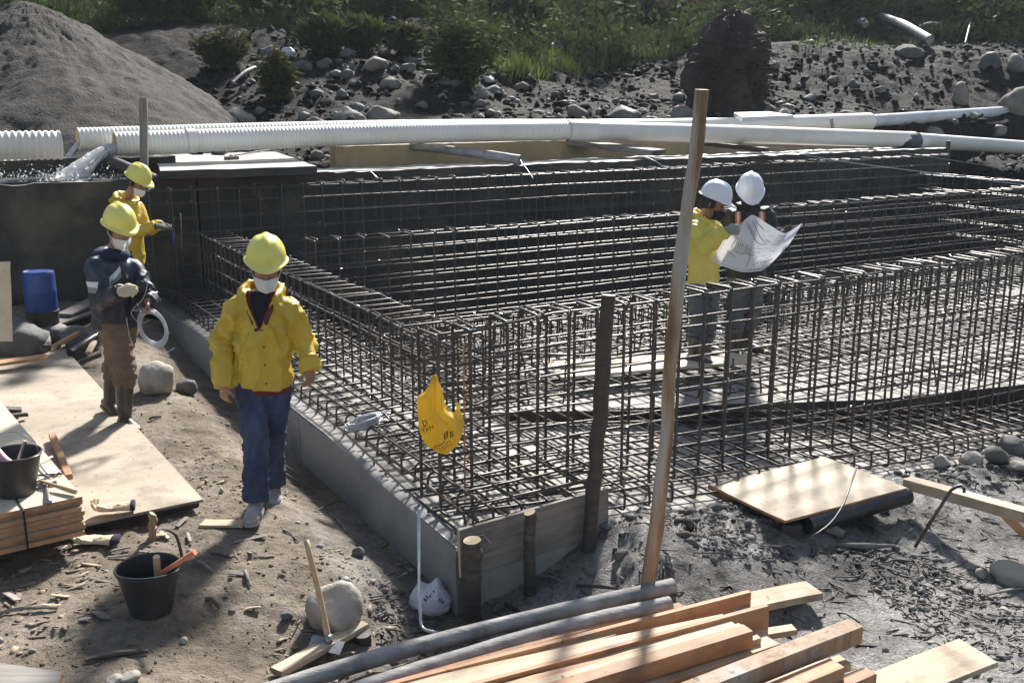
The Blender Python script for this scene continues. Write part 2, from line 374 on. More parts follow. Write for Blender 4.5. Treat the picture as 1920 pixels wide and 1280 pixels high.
M_hill = pmat('hillside_earth', [(.012, .013, .008), (.03, .032, .016)], .8, world=True, rough=.9, bump=1, bscale=4, bdist=.2)

# ------------------------------------------------------------------ object and mesh helpers
def tag(o, label=None, cat=None, group=None, kind=None):
    if label: o['label'] = label
    if cat: o['category'] = cat
    if group: o['group'] = group
    if kind: o['kind'] = kind
    return o
def thing(name, label, cat, loc=(0, 0, 0), group=None):
    o = bpy.data.objects.new(name, None); o.empty_display_size = .1
    COL.objects.link(o); o.location = loc
    return tag(o, label, cat, group)
def link(name, me, parent=None, loc=None):
    o = bpy.data.objects.new(name, me); COL.objects.link(o)
    if loc is not None: o.location = loc
    if parent is not None: o.parent = parent
    return o
def setup(me, mat, smooth):
    for m in (mat if isinstance(mat, (list, tuple)) else [mat]): me.materials.append(m)
    if smooth: me.polygons.foreach_set('use_smooth', np.ones(len(me.polygons), bool))
    me.update()
    return me
def mesh_arrays(name, V, F, mat, smooth=False):
    V = np.asarray(V, np.float32); F = np.asarray(F, np.int32); k = F.shape[1]
    me = bpy.data.meshes.new(name)
    me.vertices.add(len(V)); me.vertices.foreach_set('co', V.ravel())
    me.loops.add(F.size); me.loops.foreach_set('vertex_index', F.ravel())
    me.polygons.add(len(F))
    me.polygons.foreach_set('loop_start', np.arange(len(F), dtype=np.int32) * k)
    me.update(calc_edges=True)
    return setup(me, mat, smooth)
def grid_faces(ny, nx):
    i = np.arange(ny - 1)[:, None] * nx + np.arange(nx - 1)[None, :]
    return np.stack([i, i + 1, i + nx + 1, i + nx], -1).reshape(-1, 4)

def catmull(pts, k=6):
    P_ = [Vector(p) for p in pts]
    if len(P_) < 3: return P_
    out = []
    for i in range(len(P_) - 1):
        p0 = P_[max(i - 1, 0)]; p1 = P_[i]; p2 = P_[i + 1]; p3 = P_[min(i + 2, len(P_) - 1)]
        for j in range(k):
            t = j / k
            out.append(.5 * ((2 * p1) + (p2 - p0) * t + (2 * p0 - 5 * p1 + 4 * p2 - p3) * t * t + (3 * p1 - p0 - 3 * p2 + p3) * t ** 3))
    out.append(P_[-1])
    return out
def lerp_list(vals, n):
    vals = np.asarray(vals, float)
    x = np.linspace(0, len(vals) - 1, n)
    if vals.ndim == 1: return np.interp(x, np.arange(len(vals)), vals)
    return np.stack([np.interp(x, np.arange(len(vals)), vals[:, c]) for c in range(vals.shape[1])], -1)

class MB:
    def __init__(s): s.v, s.f, s.m = [], [], []
    def add(s, vs, fs, mi=0):
        b = len(s.v); s.v += [tuple(v) for v in vs]
        s.f += [tuple(i + b for i in f) for f in fs]; s.m += [mi] * len(fs)
    def box(s, M, sx, sy, sz, mi=0):
        vs = [M @ Vector((x * sx / 2, y * sy / 2, z * sz / 2)) for z in (-1, 1) for y in (-1, 1) for x in (-1, 1)]
        s.add(vs, [(0, 2, 3, 1), (4, 5, 7, 6), (0, 1, 5, 4), (2, 6, 7, 3), (0, 4, 6, 2), (1, 3, 7, 5)], mi)
    def tube(s, pts, rad, n=8, side=None, cap=True, mi=0, capmi=None, jit=0.0, closed=False):
        P_ = [Vector(p) for p in pts]; k = len(P_)
        if isinstance(rad, (int, float)): rad = [(rad, rad)] * k
        else: rad = [(r, r) if isinstance(r, (int, float, np.floating)) else tuple(r) for r in rad]
        vs = []; prev = None
        for i in range(k):
            if closed: t = (P_[(i + 1) % k] - P_[i - 1]).normalized()
            else: t = (P_[min(i + 1, k - 1)] - P_[max(i - 1, 0)]).normalized()
            if side is not None: a = Vector(side) - t * t.dot(Vector(side))
            elif prev is None:
                a = t.orthogonal()
            else: a = prev - t * t.dot(prev)
            if a.length < 1e-6: a = t.orthogonal()
            a.normalize(); prev = a; bb = t.cross(a)
            for j in range(n):
                th = 2 * math.pi * j / n
                q = 1 + (random.uniform(-jit, jit) if jit else 0)
                vs.append(P_[i] + a * (math.cos(th) * rad[i][0] * q) + bb * (math.sin(th) * rad[i][1] * q))
        fs = []
        for i in range(k if closed else k - 1):
            i2 = (i + 1) % k
            for j in range(n):
                j2 = (j + 1) % n
                fs.append((i * n + j, i * n + j2, i2 * n + j2, i2 * n + j))
        s.add(vs, fs, mi)
        if cap and not closed:
            b = len(s.v) - len(vs)
            s.f += [tuple(b + j for j in reversed(range(n))), tuple(b + (k - 1) * n + j for j in range(n))]
            s.m += [mi if capmi is None else capmi] * 2
    def lathe(s, prof, n=24, axis=(0, 0, 1), org=(0, 0, 0), mi=0, cap=False):
        ax = Vector(axis).normalized(); a = ax.orthogonal().normalized(); b = ax.cross(a); o = Vector(org)
        vs = [o + ax * h + (a * math.cos(2 * math.pi * j / n) + b * math.sin(2 * math.pi * j / n)) * r for r, h in prof for j in range(n)]
        fs = [(i * n + j, i * n + (j + 1) % n, (i + 1) * n + (j + 1) % n, (i + 1) * n + j) for i in range(len(prof) - 1) for j in range(n)]
        if cap: fs += [tuple(reversed(range(n))), tuple((len(prof) - 1) * n + j for j in range(n))]
        s.add(vs, fs, mi)
    def mesh(s, name, mat, smooth=False):
        me = bpy.data.meshes.new(name); me.from_pydata(s.v, [], s.f)
        if any(s.m): me.polygons.foreach_set('material_index', np.array(s.m, np.int32))
        return setup(me, mat, smooth)
    def build(s, name, mat, parent=None, smooth=False, org=None, autosmooth=None):
        if org is not None:
            o_ = Vector(org); s.v = [tuple(Vector(v) - o_) for v in s.v]
        me = s.mesh(name, mat, smooth)
        if autosmooth is not None:
            bm = bmesh.new(); bm.from_mesh(me)
            for e in bm.edges:
                if len(e.link_faces) == 2 and e.calc_face_angle() > autosmooth: e.smooth = False
            bm.to_mesh(me); bm.free()
        return link(name, me, parent, org if parent is None else None)

def from_to(p0, p1, up=(0, 0, 1), roll=0.0):     # matrix whose X runs from p0 to p1, centred between them
    p0, p1 = Vector(p0), Vector(p1); x = (p1 - p0).normalized()
    y = Vector(up).cross(x)
    if y.length < 1e-5: y = Vector((0, 1, 0)).cross(x)
    y.normalize(); z = x.cross(y)
    M = Matrix((x, y, z)).transposed().to_4x4(); M.translation = (p0 + p1) / 2
    return M @ Matrix.Rotation(roll, 4, 'X'), (p1 - p0).length
def plank_mesh(name, L, w, t, mat, warp=.004, endmat=None, seg=8, bev=.003):
    bm = bmesh.new(); vs = []
    ph = random.uniform(0, 6)
    for i in range(seg + 1):
        x = -L / 2 + L * i / seg
        dz = warp * math.sin(ph + 3 * i / seg); dy = warp * math.cos(ph * 2 + 2.4 * i / seg)
        ring = []
        for (y, z) in ((-w / 2, -t / 2 + bev), (-w / 2 + bev, -t / 2), (w / 2 - bev, -t / 2), (w / 2, -t / 2 + bev), (w / 2, t / 2 - bev), (w / 2 - bev, t / 2), (-w / 2 + bev, t / 2), (-w / 2, t / 2 - bev)):
            jx = random.uniform(-.004, .004) if i in (0, seg) else 0
            ring.append(bm.verts.new((x + jx, y + dy + random.uniform(-.0006, .0006), z + dz + random.uniform(-.0006, .0006))))
        vs.append(ring)
    for i in range(seg):
        for j in range(8):
            bm.faces.new((vs[i][j], vs[i][(j + 1) % 8], vs[i + 1][(j + 1) % 8], vs[i + 1][j]))
    f1 = bm.faces.new(vs[0]); f2 = bm.faces.new(list(reversed(vs[-1])))
    bmesh.ops.recalc_face_normals(bm, faces=bm.faces)
    if endmat: f1.material_index = f2.material_index = 1
    me = bpy.data.meshes.new(name); bm.to_mesh(me); bm.free()
    return setup(me, [mat, endmat] if endmat else mat, False)
def plank(name, p0, p1, w, t, mat, label=None, cat='plank', group=None, up=(0, 0, 1), roll=0, parent=None, endmat=None, warp=.004):
    M, L = from_to(p0, p1, up, roll)
    o = link(name, plank_mesh(name, L, w, t, mat, warp, endmat), parent)
    if parent is not None: o.matrix_parent_inverse = Matrix.Translation(-parent.location)
    o.matrix_world = M if parent is None else M
    if parent is not None: o.matrix_local = Matrix.Translation(-parent.location) @ M; o.matrix_parent_inverse = Matrix()
    return tag(o, label, cat, group) if label else o
def log(name, pts, rad, mat, label, cat, group=None, n=14, endmat=None, jit=.04, k=5):
    P_ = catmull(pts, k); org = P_[0].copy()
    mb = MB(); mb.tube([p - org for p in P_], list(lerp_list(rad, len(P_))), n, jit=jit, capmi=1 if endmat else 0)
    o = mb.build(name, [mat, endmat] if endmat else mat, None, True, None, .7)
    o.location = org
    return tag(o, label, cat, group)
def rock_mesh(name, sx, sy, sz, seed, mat, rough=.22, cuts=0, sub=3):
    bm = bmesh.new(); bmesh.ops.create_icosphere(bm, subdivisions=sub, radius=1)
    co = np.array([v.co[:] for v in bm.verts]); rr = random.Random(seed)
    for _ in range(cuts):
        n_ = Vector((rr.uniform(-1, 1), rr.uniform(-1, 1), rr.uniform(-.3, 1))).normalized(); dd = rr.uniform(.55, .8)
        n_ = np.array(n_); q = co @ n_ - dd; co = co - np.maximum(q, 0)[:, None] * n_ * .92
    dsp = 1 + rough * fbm(co * 1.3 + seed * 3.1, 3, seed) + rough * .35 * fbm(co * 4 + seed, 3, seed + 5)
    co = co * dsp[:, None] * np.array([sx, sy, sz])
    for v, c in zip(bm.verts, co): v.co = c
    me = bpy.data.meshes.new(name); bm.to_mesh(me); bm.free()
    return setup(me, mat, True)
def rock(name, p, sx, sy, sz, seed, mat, label, cat='stone', group=None, rough=.22, cuts=0, sub=3, sink=.3, rot=0):
    o = link(name, rock_mesh(name, sx, sy, sz, seed, mat, rough, cuts, sub))
    o.location = Vector(p) + Vector((0, 0, sz * (1 - 2 * sink))); o.rotation_euler = (0, 0, rot)
    return tag(o, label, cat, group)
def bvh_of(o):
    me = o.data; mw = o.matrix_world
    return BVHTree.FromPolygons([v.co.copy() for v in me.vertices], [tuple(p.vertices) for p in me.polygons])
def remeshed(me, voxel, name, mat, smooth_it=3, keep=None):
    o = bpy.data.objects.new('tmp', me); COL.objects.link(o)
    m = o.modifiers.new('r', 'REMESH'); m.mode = 'VOXEL'; m.voxel_size = voxel; m.use_smooth_shade = True
    if smooth_it:
        s_ = o.modifiers.new('s', 'SMOOTH'); s_.factor = .5; s_.iterations = smooth_it
    dg = bpy.context.evaluated_depsgraph_get(); dg.update()
    out = bpy.data.meshes.new_from_object(o.evaluated_get(dg), depsgraph=dg)
    bpy.data.objects.remove(o); out.name = name
    out.materials.clear()
    return setup(out, mat, True)
def displace(me, f):                             # f(co array, normals array) -> new co
    n = len(me.vertices); co = np.empty(n * 3, np.float32); no = np.empty(n * 3, np.float32)
    me.vertices.foreach_get('co', co); me.vertices.foreach_get('normal', no)
    co2 = f(co.reshape(-1, 3).astype(float), no.reshape(-1, 3).astype(float))
    me.vertices.foreach_set('co', co2.astype(np.float32).ravel()); me.update()
    return me
# ================================================================== SETTING: ground sheets
def axis(*parts):
    out = []
    for a, b, st in parts:
        n = max(1, int(round((b - a) / st))); out.append(np.linspace(a, b, n, endpoint=False))
    out.append(np.array([parts[-1][1]])); return np.concatenate(out)
def ground_sheet(name, xs, ys, mat):
    X, Y = np.meshgrid(xs, ys); Z = ground_z(X, Y)
    me = mesh_arrays(name, np.stack([X, Y, Z], -1).reshape(-1, 3), grid_faces(len(ys), len(xs)), mat, True)
    return tag(link(name, me), kind='structure')
ground_sheet('ground', axis((-40, -9, 1.5), (-9, -4.2, .05), (-4.2, 5.6, .022), (5.6, 20, .12), (20, 60, 2)), axis((1.0, 3.6, .1), (3.6, 8.6, .022), (8.6, 12.5, .05)), M_soil)
ground_sheet('embankment', axis((-45, -16, 1.5), (-16, 26, .085), (26, 60, 1.5)), axis((12.5, 17, .12), (17, 37, .085)), M_bank)
ground_sheet('hillside', axis((-60, 60, .6)), axis((37, 90, .6)), M_hill)

# concrete footing: strip under the left wall, sloping front trench, raised middle floor
us = axis((0, 1.6, .1), (1.6, 8, .2), (8, 15.8, .6))
rows = []
def mid_z(u): return float(np.interp(u, [0, .9, 1.4, 3, 5, 7, 15], [.17, .17, .10, .05, -.03, -.08, -.08]))
def slab_parts(u):
    vb = float(np.interp(u, [1.2, 1.8, 4.9, 6.7, 9], [2.2, 2.07, 1.1, .8, .75]))
    zf = float(slab_front_z(u)) - .03 + (.0 if u > .2 else .0)
    zm = mid_z(u)
    zf = min(zf, .16)
    return vb, zf, zm
SV, SF = [], []
for i, u in enumerate(us):
    vb, zf, zm = slab_parts(u)
    edge = (.035 * float(fbm2([u * 1.0], [3.3], 3.1, 3, 61)[0]) - .03) if u > 1.5 else 0.0
    col = [(u, edge + .0, -1.0), (u, edge, zf - .05), (u, edge + .02, zf)]
    rz = (lambda t: zf + (zm - zf) * t) if u < 1.45 else (lambda t: zf)
    col += [(u, vb * t, rz(t)) for t in (.3, .6, .9)] + [(u, vb, rz(1)), (u, vb + .004, max(zm, zf)), (u, vb + .03, max(zm, zf) + .001)]
    vd = 5.45; zd = zm if u < 1.25 else -.62
    col += [(u, vb + .03 + (vd - vb) * t, zm) for t in (.05, .3, .62)] + [(u, vd, zm), (u, vd + .01, zd), (u, 8.72, zd)]
    SV += [W(*c) for c in col]
nc = len(SV) // len(us)
for i in range(len(us) - 1):
    for j in range(nc - 1):
        a = i * nc + j; SF.append((a, a + nc, a + nc + 1, a + 1))
mb = MB(); mb.add(SV, SF); mb.m = [2 if (k % (nc - 1)) in (0, 1, 6, 7) and us[k // (nc - 1)] > 1.5 else 3 if (k % (nc - 1)) > 10 else 0 for k in range(len(SF))]  # step faces take the dark concrete to paint in their shade
# the cast left flank of the footing, in two pours with an open joint
flank = []
for (va, vb_) in ((0.0, 2.78), (2.795, 8.72)):
    n = 40; vs, fs = [], []
    for k in range(n + 1):
        v = va + (vb_ - va) * k / n
        zt = .10 + .02 * min(1, v) + .045 * min(1, v / 2)
        prof = [(.06, zt + .002), (.012, zt - .002), (-.008, zt - .012), (-.012, zt - .04), (-.012 - .006 * math.sin(v * 2.1), -.2), (-.014, -1.0)]
        vs += [W(u_ + .004 * math.sin(v * 5 + u_ * 90), v, z_) for u_, z_ in prof]
    m_ = len(prof)
    fs = [(k * m_ + j, k * m_ + j + 1, (k + 1) * m_ + j + 1, (k + 1) * m_ + j) for k in range(n) for j in range(m_ - 1)]
    fs += [tuple(range(m_)), tuple(n * m_ + j for j in reversed(range(m_)))]
    mb.add(vs, fs, 1)
tag(mb.build('concrete_footing', [M_conc, M_flank, M_concold_shade, M_floord], None, True, None, .6), kind='structure')

# ------------------------------------------------------------------ old tank
def wall_block(name, u0, u1, v0, v1, z0, z1, mat, label, topmat=None, rough=.02, nu=None, parent=None, cat='wall', seed=0):
    nu = nu or max(2, int((u1 - u0) / .12)); nzv = 10
    prof = [(v0, z0 + (z1 - z0) * k / nzv) for k in range(nzv + 1)] + [(v0 + (v1 - v0) * k / 4, z1) for k in range(1, 5)] + [(v1, z0 + (z1 - z0) * (1 - k / 3)) for k in range(1, 4)]
    vs, fs, ms = [], [], []
    m_ = len(prof)
    for i in range(nu + 1):
        u = u0 + (u1 - u0) * i / nu
        for j, (v, z) in enumerate(prof):
            nz = fbm(np.array([[u * 2, v * 2, z * 2 + seed], [u * 9, v * 9, z * 9 + seed]]), 3, 70 + seed)
            top = 1 if abs(z - z1) < 1e-6 else .5
            vs.append(W(u, v + rough * (nz[0] * .6 + nz[1] * .3), z + rough * top * (nz[1] * .7 + nz[0] * .5)))
    for i in range(nu):
        for j in range(m_ - 1):
            fs.append((i * m_ + j, (i + 1) * m_ + j, (i + 1) * m_ + j + 1, i * m_ + j + 1)); ms.append(1 if (topmat and nzv <= j < nzv + 4) else 0)
    fs += [tuple(range(m_)), tuple(nu * m_ + j for j in reversed(range(m_)))]; ms += [0, 0]
    mb = MB(); mb.add(vs, fs); mb.m = ms
    o = mb.build(name, [mat, topmat] if topmat else mat, parent, True, None, .7)
    return tag(o, label, cat) if label else o
wall_block('tank_wall', -7, .72, 8.74, 9.04, -1.0, 1.66, M_concold_shade, 'dark stained concrete wall below the falling water at left', M_concglare, .03)
wall_block('tank_wall', .74, 15.9, 8.74, 9.55, -1.0, 1.66, M_concold_shade, 'long dark concrete tank wall behind the rebar with a pale top ledge', M_concglare, .03, seed=2)
wall_block('channel_wall', 3.3, 17.0, 10.42, 10.66, -.5, 1.93, M_beige, 'beige inner wall of the old channel beneath the white pipes', M_conc, .015, seed=3)
wall_block('basin_wall', -7, .75, 9.95, 10.2, -.5, 1.88, M_concold_shade, 'dark wet wall below the broken pipe ends at left', M_concglare, .03, seed=5)
tag(link('channel_floor', mesh_arrays('channel_floor', [W(-7, 9.0, 1.05), W(17, 9.0, 1.05), W(17, 10.5, 1.05), W(-7, 10.5, 1.05)], [[0, 1, 2, 3]], M_concold_shade)), kind='structure')
wall_block('end_wall', 15.95, 16.25, 3.0, 8.7, -.5, 1.1, M_concold_shade, 'low dark end wall behind the far right cage', M_concold_shade, .03, seed=9)
# slab lid on the tank
A_, B_, Cc, D_ = at(300, 320, 1.78), at(594, 312, 1.78), at(506, 281, 1.78), at(284, 287, 1.78)
mb = MB(); n = 16; vs = []
for zz in (1.78, 1.672):
    for i in range(n + 1):
        for j in range(n + 1):
            s, t = i / n, j / n
            p = (A_ * (1 - s) + B_ * s) * (1 - t) + (D_ * (1 - s) + Cc * s) * t
            vs.append((p.x + .012 * math.sin(9 * t + 3 * s), p.y, zz + (.012 * float(fbm2([p.x], [p.y], 3, 3, 5)[0]))))
q = (n + 1) ** 2
for i in range(n):
    for j in range(n):
        a = i * (n + 1) + j
        mb.f.append((a, a + n + 1, a + n + 2, a + 1)); mb.f.append((a + q, a + q + 1, a + q + n + 2, a + q + n + 1))
for i in range(n):
    for (a, b) in ((i * (n + 1), (i + 1) * (n + 1)), (n * (n + 1) + i, n * (n + 1) + i + 1), ((i + 1) * (n + 1) + n, i * (n + 1) + n), (i + 1, i)):
        mb.f.append((a, b, b + q, a + q))
mb.v = vs; mb.m = [1 if k >= 2 * n * n else 0 for k in range(len(mb.f))]  # pale top and dark sides: sun and shade are put into the colours
o = mb.build('concrete_lid', [M_concglare, M_concold_shade], None, True, None, .6)
tag(o, 'wet flat concrete slab lid with a painted shine beside the pipes at left', 'concrete slab')
mb = MB(); M_, L_ = from_to(at(424, 297, 1.80), at(444, 296, 1.80)); mb.box(M_, L_, .12, .05)
tag(mb.build('brick_piece', M_woodd), 'small dark block lying on the wet slab lid', 'block')
log('thin_stick', [at(440, 291, 1.8), at(505, 281, 1.82)], [.012, .012], M_woodd, 'thin stick lying on the back of the wet slab lid', 'stick')

# ------------------------------------------------------------------ pipes
def pipe_section(parent, name, pts, r, mat, rib=0.0, pitch=.055, n=20, k=10, inner=True):
    P_ = catmull(pts, k)
    # resample evenly
    d = [0]
    for a, b in zip(P_, P_[1:]): d.append(d[-1] + (b - a).length)
    L = d[-1]; step = pitch / 4 if rib else .25
    m = max(2, int(L / step)); rs, ps = [], []
    xs = np.linspace(0, L, m)
    arr = np.array([p[:] for p in P_])
    for i, x in enumerate(xs):
        ps.append(Vector([np.interp(x, d, arr[:, c]) for c in range(3)]))
        t = i / (m - 1)
        rr = r[0] * (1 - t) + r[1] * t if isinstance(r, tuple) else r
        rs.append(rr + (rib * (0.5 if i % 4 in (0, 1) else -.5)))
    mb = MB(); mb.tube(ps, rs, n, cap=False)
    if inner:                                   # wall thickness and a pale inside
        for end in (0, 1):
            seq = ps[:8] if end == 0 else ps[::-1][:8]
            ax = (seq[-1] - seq[0]).normalized()
            rr = (rs[0] if end == 0 else rs[-1])
            a = ax.orthogonal().normalized(); b = ax.cross(a)
            prof = [(rr, 0), (rr - .014, 0), (rr - .035, .03), (rr - .036, .5), (.001, .5)]
            vs = [seq[0] + ax * h + (a * math.cos(2 * math.pi * j / n) + b * math.sin(2 * math.pi * j / n)) * q_ for q_, h in prof for j in range(n)]
            fs = [(i * n + j, i * n + (j + 1) % n, (i + 1) * n + (j + 1) % n, (i + 1) * n + j) for i in range(4) for j in range(n)]
            mb.add(vs, fs, 1)
    return mb.build(name, [mat, M_pvcin], parent, True)
VP = 9.85
fp = [onv(215, 270, 9.75), onv(500, 259, 9.8), onv(800, 249, 9.8), onv(1075, 245, 9.75)]
fq = [onv(1075, 245, 9.75), onv(1380, 252, 9.5), onv(1712, 262, 9.3)]
fr_ = [onv(1700, 262, 9.3), onv(1920, 277, 9.2), onv(2100, 290, 9.1)]
t = thing('drain_pipe', 'long white ribbed pipe in front, pouring the wide jet of water', 'pipe', fp[0])
def L_(o, pts): return [Vector(p) - o.location for p in pts]
pipe_section(t, 'ribbed_section', L_(t, fp), .158, M_pvc, .007, .055)
pipe_section(t, 'smooth_section', L_(t, fq), .165, M_pvc, inner=False)
pipe_section(t, 'end_section', L_(t, fr_), .15, M_pvc, .008, .06)
a, b = fq[0], fq[1]; dirn = (b - a).normalized()
for s0, s1, r_ in ((-.12, .45, .178),):
    pipe_section(t, 'collar', L_(t, [a + dirn * s0, a + dirn * (s0 + s1) * .5, a + dirn * s1]), r_, M_pvc, inner=False)
a, b = fp[0], fp[1]; dirn = (b - a).normalized()
pipe_section(t, 'collar', L_(t, [a + dirn * .95, a + dirn * 1.0, a + dirn * 1.07]), .172, M_pvc, inner=False)
e = fq[-1]; dirn = (fq[-1] - fq[-2]).normalized()
mb = MB(); P_ = [e + dirn * x - t.location for x in (-.75, -.5, -.2, .05, .12)]
mb.tube(P_, [(.06, .10), (.14, .15), (.178, .178), (.182, .182), (.16, .165)], 14, jit=.06)
for i_, v_ in enumerate(mb.v): mb.v[i_] = (v_[0], v_[1], v_[2] - .025)
mb.build('wrapping', M_tape, t, True)
rp = [onv(146, 261, 10.25), onv(500, 249, 10.3), onv(800, 242, 10.35), onv(1100, 240, 10.4)]
rq = [onv(1100, 240, 10.4), onv(1350, 237, 10.5), onv(1630, 228, 10.7)]
rr_ = [onv(1600, 229, 10.7), onv(1920, 207, 11.4), onv(2050, 199, 11.7)]
t = thing('drain_pipe', 'second white ribbed pipe lying behind, pouring the thin jet of water', 'pipe', rp[0])
pipe_section(t, 'ribbed_section', L_(t, rp), .152, M_pvc, .007, .055)
pipe_section(t, 'smooth_section', L_(t, rq), (.15, .19), M_pvc)
pipe_section(t, 'grey_section', L_(t, rr_), .135, M_pvcgrey)
sp_ = [onv(-160, 276, 9.4), onv(-20, 274, 9.4), onv(113, 272, 9.45)]
t = thing('drain_pipe', 'short wide ribbed white pipe end at the left edge of the photo', 'pipe', sp_[-1])
pipe_section(t, 'ribbed_section', L_(t, sp_), .18, M_pvc, .016, .075)
# props under the pipes
log('support_log', [onv(770, 274, 10.45), onv(880, 286, 9.6), onv(976, 300, 8.85)], [.06, .075, .08], M_barkgrey, 'mossy round log propping the white pipe over the channel', 'log', endmat=M_woodd)
pk = lambda a, b, w, t_, m, l: plank('support_plank', a, b, w, t_, m, l, 'plank', endmat=M_woodd)
pk(onv(1075, 266, 10.5), onv(1236, 286, 8.8), .42, .09, M_woodg, 'wide pale plank bridging the channel under the pipe collar')
pk(onv(1310, 268, 10.45), onv(1438, 281, 8.85), .12, .08, M_woodd, 'dark narrow plank bridging the channel right of the tall pole')
o = plank('timber_stake', Vector(onv(271, 330, 9.3)), onv(268, 183, 9.3), .10, .05, M_woodg, 'grey squared stake standing upright before the pipe outlets', 'stake', up=(0, 1, 0), endmat=M_endgrain)
o = plank('timber_stake', onv(1563, 250, 10.15), onv(1558, 222, 10.15), .06, .04, M_woodg, 'short stake end poking up before the rear white pipe', 'stake', up=(0, 1, 0))
o = plank('timber_stake', onv(1775, 330, 8.9), onv(1778, 264, 8.9), .07, .05, M_woodd, 'dark short stake standing before the right pipe end', 'stake', up=(0, 1, 0))
for x, l in ((1862, 'left of the two wooden props under the far right pipe end'), (1896, 'right of the two wooden props under the far right pipe end')):
    plank('pipe_prop', onv(x - 8, 345, 9.0), onv(x + 4, 292, 9.0), .09, .06, M_woodg, l, 'prop', up=(0, 1, 0))
# white panel lying on the bank
pc = [gp(1378, 212), gp(1462, 210), gp(1488, 224), gp(1392, 226)]
zc = max(p.z for p in pc) + .05
mb = MB(); vs = [Vector((at(x, y, zc).x, at(x, y, zc).y, zz)) for zz in (zc, zc - .06) for x, y in ((1376, 211), (1440, 209), (1488, 216), (1392, 220))]
mb.add(vs, [(0, 1, 2, 3), (7, 6, 5, 4), (0, 4, 5, 1), (1, 5, 6, 2), (2, 6, 7, 3), (3, 7, 4, 0)])
tag(mb.build('white_panel', M_what), 'flat white panel lying on the bank behind the pipes', 'panel')

# ------------------------------------------------------------------ falling water
def jet(pts, rads, seed, name, label, strands):
    rr = random.Random(seed); mb = MB()
    P_ = catmull(pts, 10); R_ = list(lerp_list(rads, len(P_)))
    core = [p + Vector((0, 0, 0)) for p in P_]
    na_ = 30; ph = [rr.uniform(.72, 1.12) for _ in range(na_)]; vs = []
    for i, p in enumerate(core):
        tn_ = (core[min(i + 1, len(core) - 1)] - core[max(i - 1, 0)]).normalized(); a_ = tn_.orthogonal().normalized(); b_ = tn_.cross(a_)
        spread_ = .75 + .5 * (i / len(core)) ** 2
        for j in range(na_):
            q = ph[j] * (1 + .10 * math.sin(i * .35 + j * 1.7)) * spread_ + rr.gauss(0, .02 + .05 * i / len(core)); th = 2 * math.pi * j / na_
            vs.append(p + (a_ * math.cos(th) + b_ * math.sin(th)) * R_[i] * .8 * q)
    mb.add(vs, [(i * na_ + j, i * na_ + (j + 1) % na_, (i + 1) * na_ + (j + 1) % na_, (i + 1) * na_ + j) for i in range(len(core) - 1) for j in range(na_)])
    for s in range(strands):
        ox = [rr.gauss(0, .5) for _ in range(3)]
        pp = []
        for i, p in enumerate(P_):
            w_ = R_[i] * (0.25 + .75 * i / len(P_))
            pp.append(p + Vector(ox) * w_ + Vector((rr.gauss(0, .05), rr.gauss(0, .05), rr.gauss(0, .06))) * w_)
        k0 = rr.randint(0, 3); k1 = len(pp) - rr.randint(0, 8)
        q_ = rr.uniform(.06, .16); mb.tube(pp[k0:k1], [R_[i] * q_ * rr.uniform(.8, 1.2) for i in range(k0, k1)], 7, jit=.08)
    return tag(mb.build(name, M_water, None, True), label, 'water jet', kind='structure')
jet([onv(216, 272, 9.74) + Vector((.1, 0, -.03)), onv(192, 286, 9.65), onv(160, 312, 9.5), onv(122, 345, 9.35)], [.10, .12, .15, .17], 3, 'water_stream', 'wide white jet of water from the front pipe', 16)
jet([onv(146, 270, 10.2), onv(134, 284, 10.1), onv(118, 310, 10.0), onv(108, 330, 9.9)], [.05, .05, .045, .05], 4, 'water_stream', 'thin jet of water from the second pipe', 7)
mb = MB(); rr = random.Random(5)
for k in range(700):
    p = onv(rr.gauss(110, 90), 343 - abs(rr.gauss(0, 14)), rr.uniform(8.8, 9.7)); r_ = .004 + .012 * rr.random() ** 3
    if p.z < 1.62: continue
    mb.lathe([(.001, -r_), (r_, 0), (.001, r_)], 5, org=p)
tag(mb.build('water_splash', M_water, None, True), 'spray', kind='stuff')
X, Y = np.meshgrid(np.linspace(-7, .9, 120), np.linspace(8.80, 9.95, 26))
pz = 1.672 + .018 * fbm2(X, Y, 5, 4, 3) + .02 * fbm2(X, Y, 16, 3, 4) * np.exp(-((X + .7) / 1.2) ** 2)
wv = np.array([W(a, b, c)[:] for a, b, c in zip(X.ravel(), Y.ravel(), pz.ravel())])
M_pool = pmat('foamy_water', [(.05, .05, .045), (.12, .12, .11), (.75, .77, .8)], 6, world=True, rough=.12, bump=.6, bscale=20, bdist=.03, pos=[.3, .58, .72])
tag(link('pool_water', mesh_arrays('pool_water', wv, grid_faces(26, 120), M_pool, True)), kind='structure')
log('wet_log', [onv(205, 300, 9.5), onv(240, 318, 9.2), onv(300, 345, 8.8)], [.07, .09, .10], M_woodd, 'wet dark log lying slanted beside the falling water', 'log')

# air
M_air, _nt, _b = nodes_of('pale_air')
_nt.nodes.remove(_b)
_v = _nt.nodes.new('ShaderNodeVolumePrincipled'); _v.inputs['Color'].default_value = (.80, .89, 1, 1)
_v.inputs['Density'].default_value = .0004; _v.inputs['Anisotropy'].default_value = .4
_nt.links.new(_v.outputs[0], _nt.nodes['Material Output'].inputs['Volume'])
mb = MB(); _M = Matrix.Translation((0, 45, 21)); mb.box(_M, 130, 100, 46)
tag(mb.build('haze', M_air), kind='stuff')

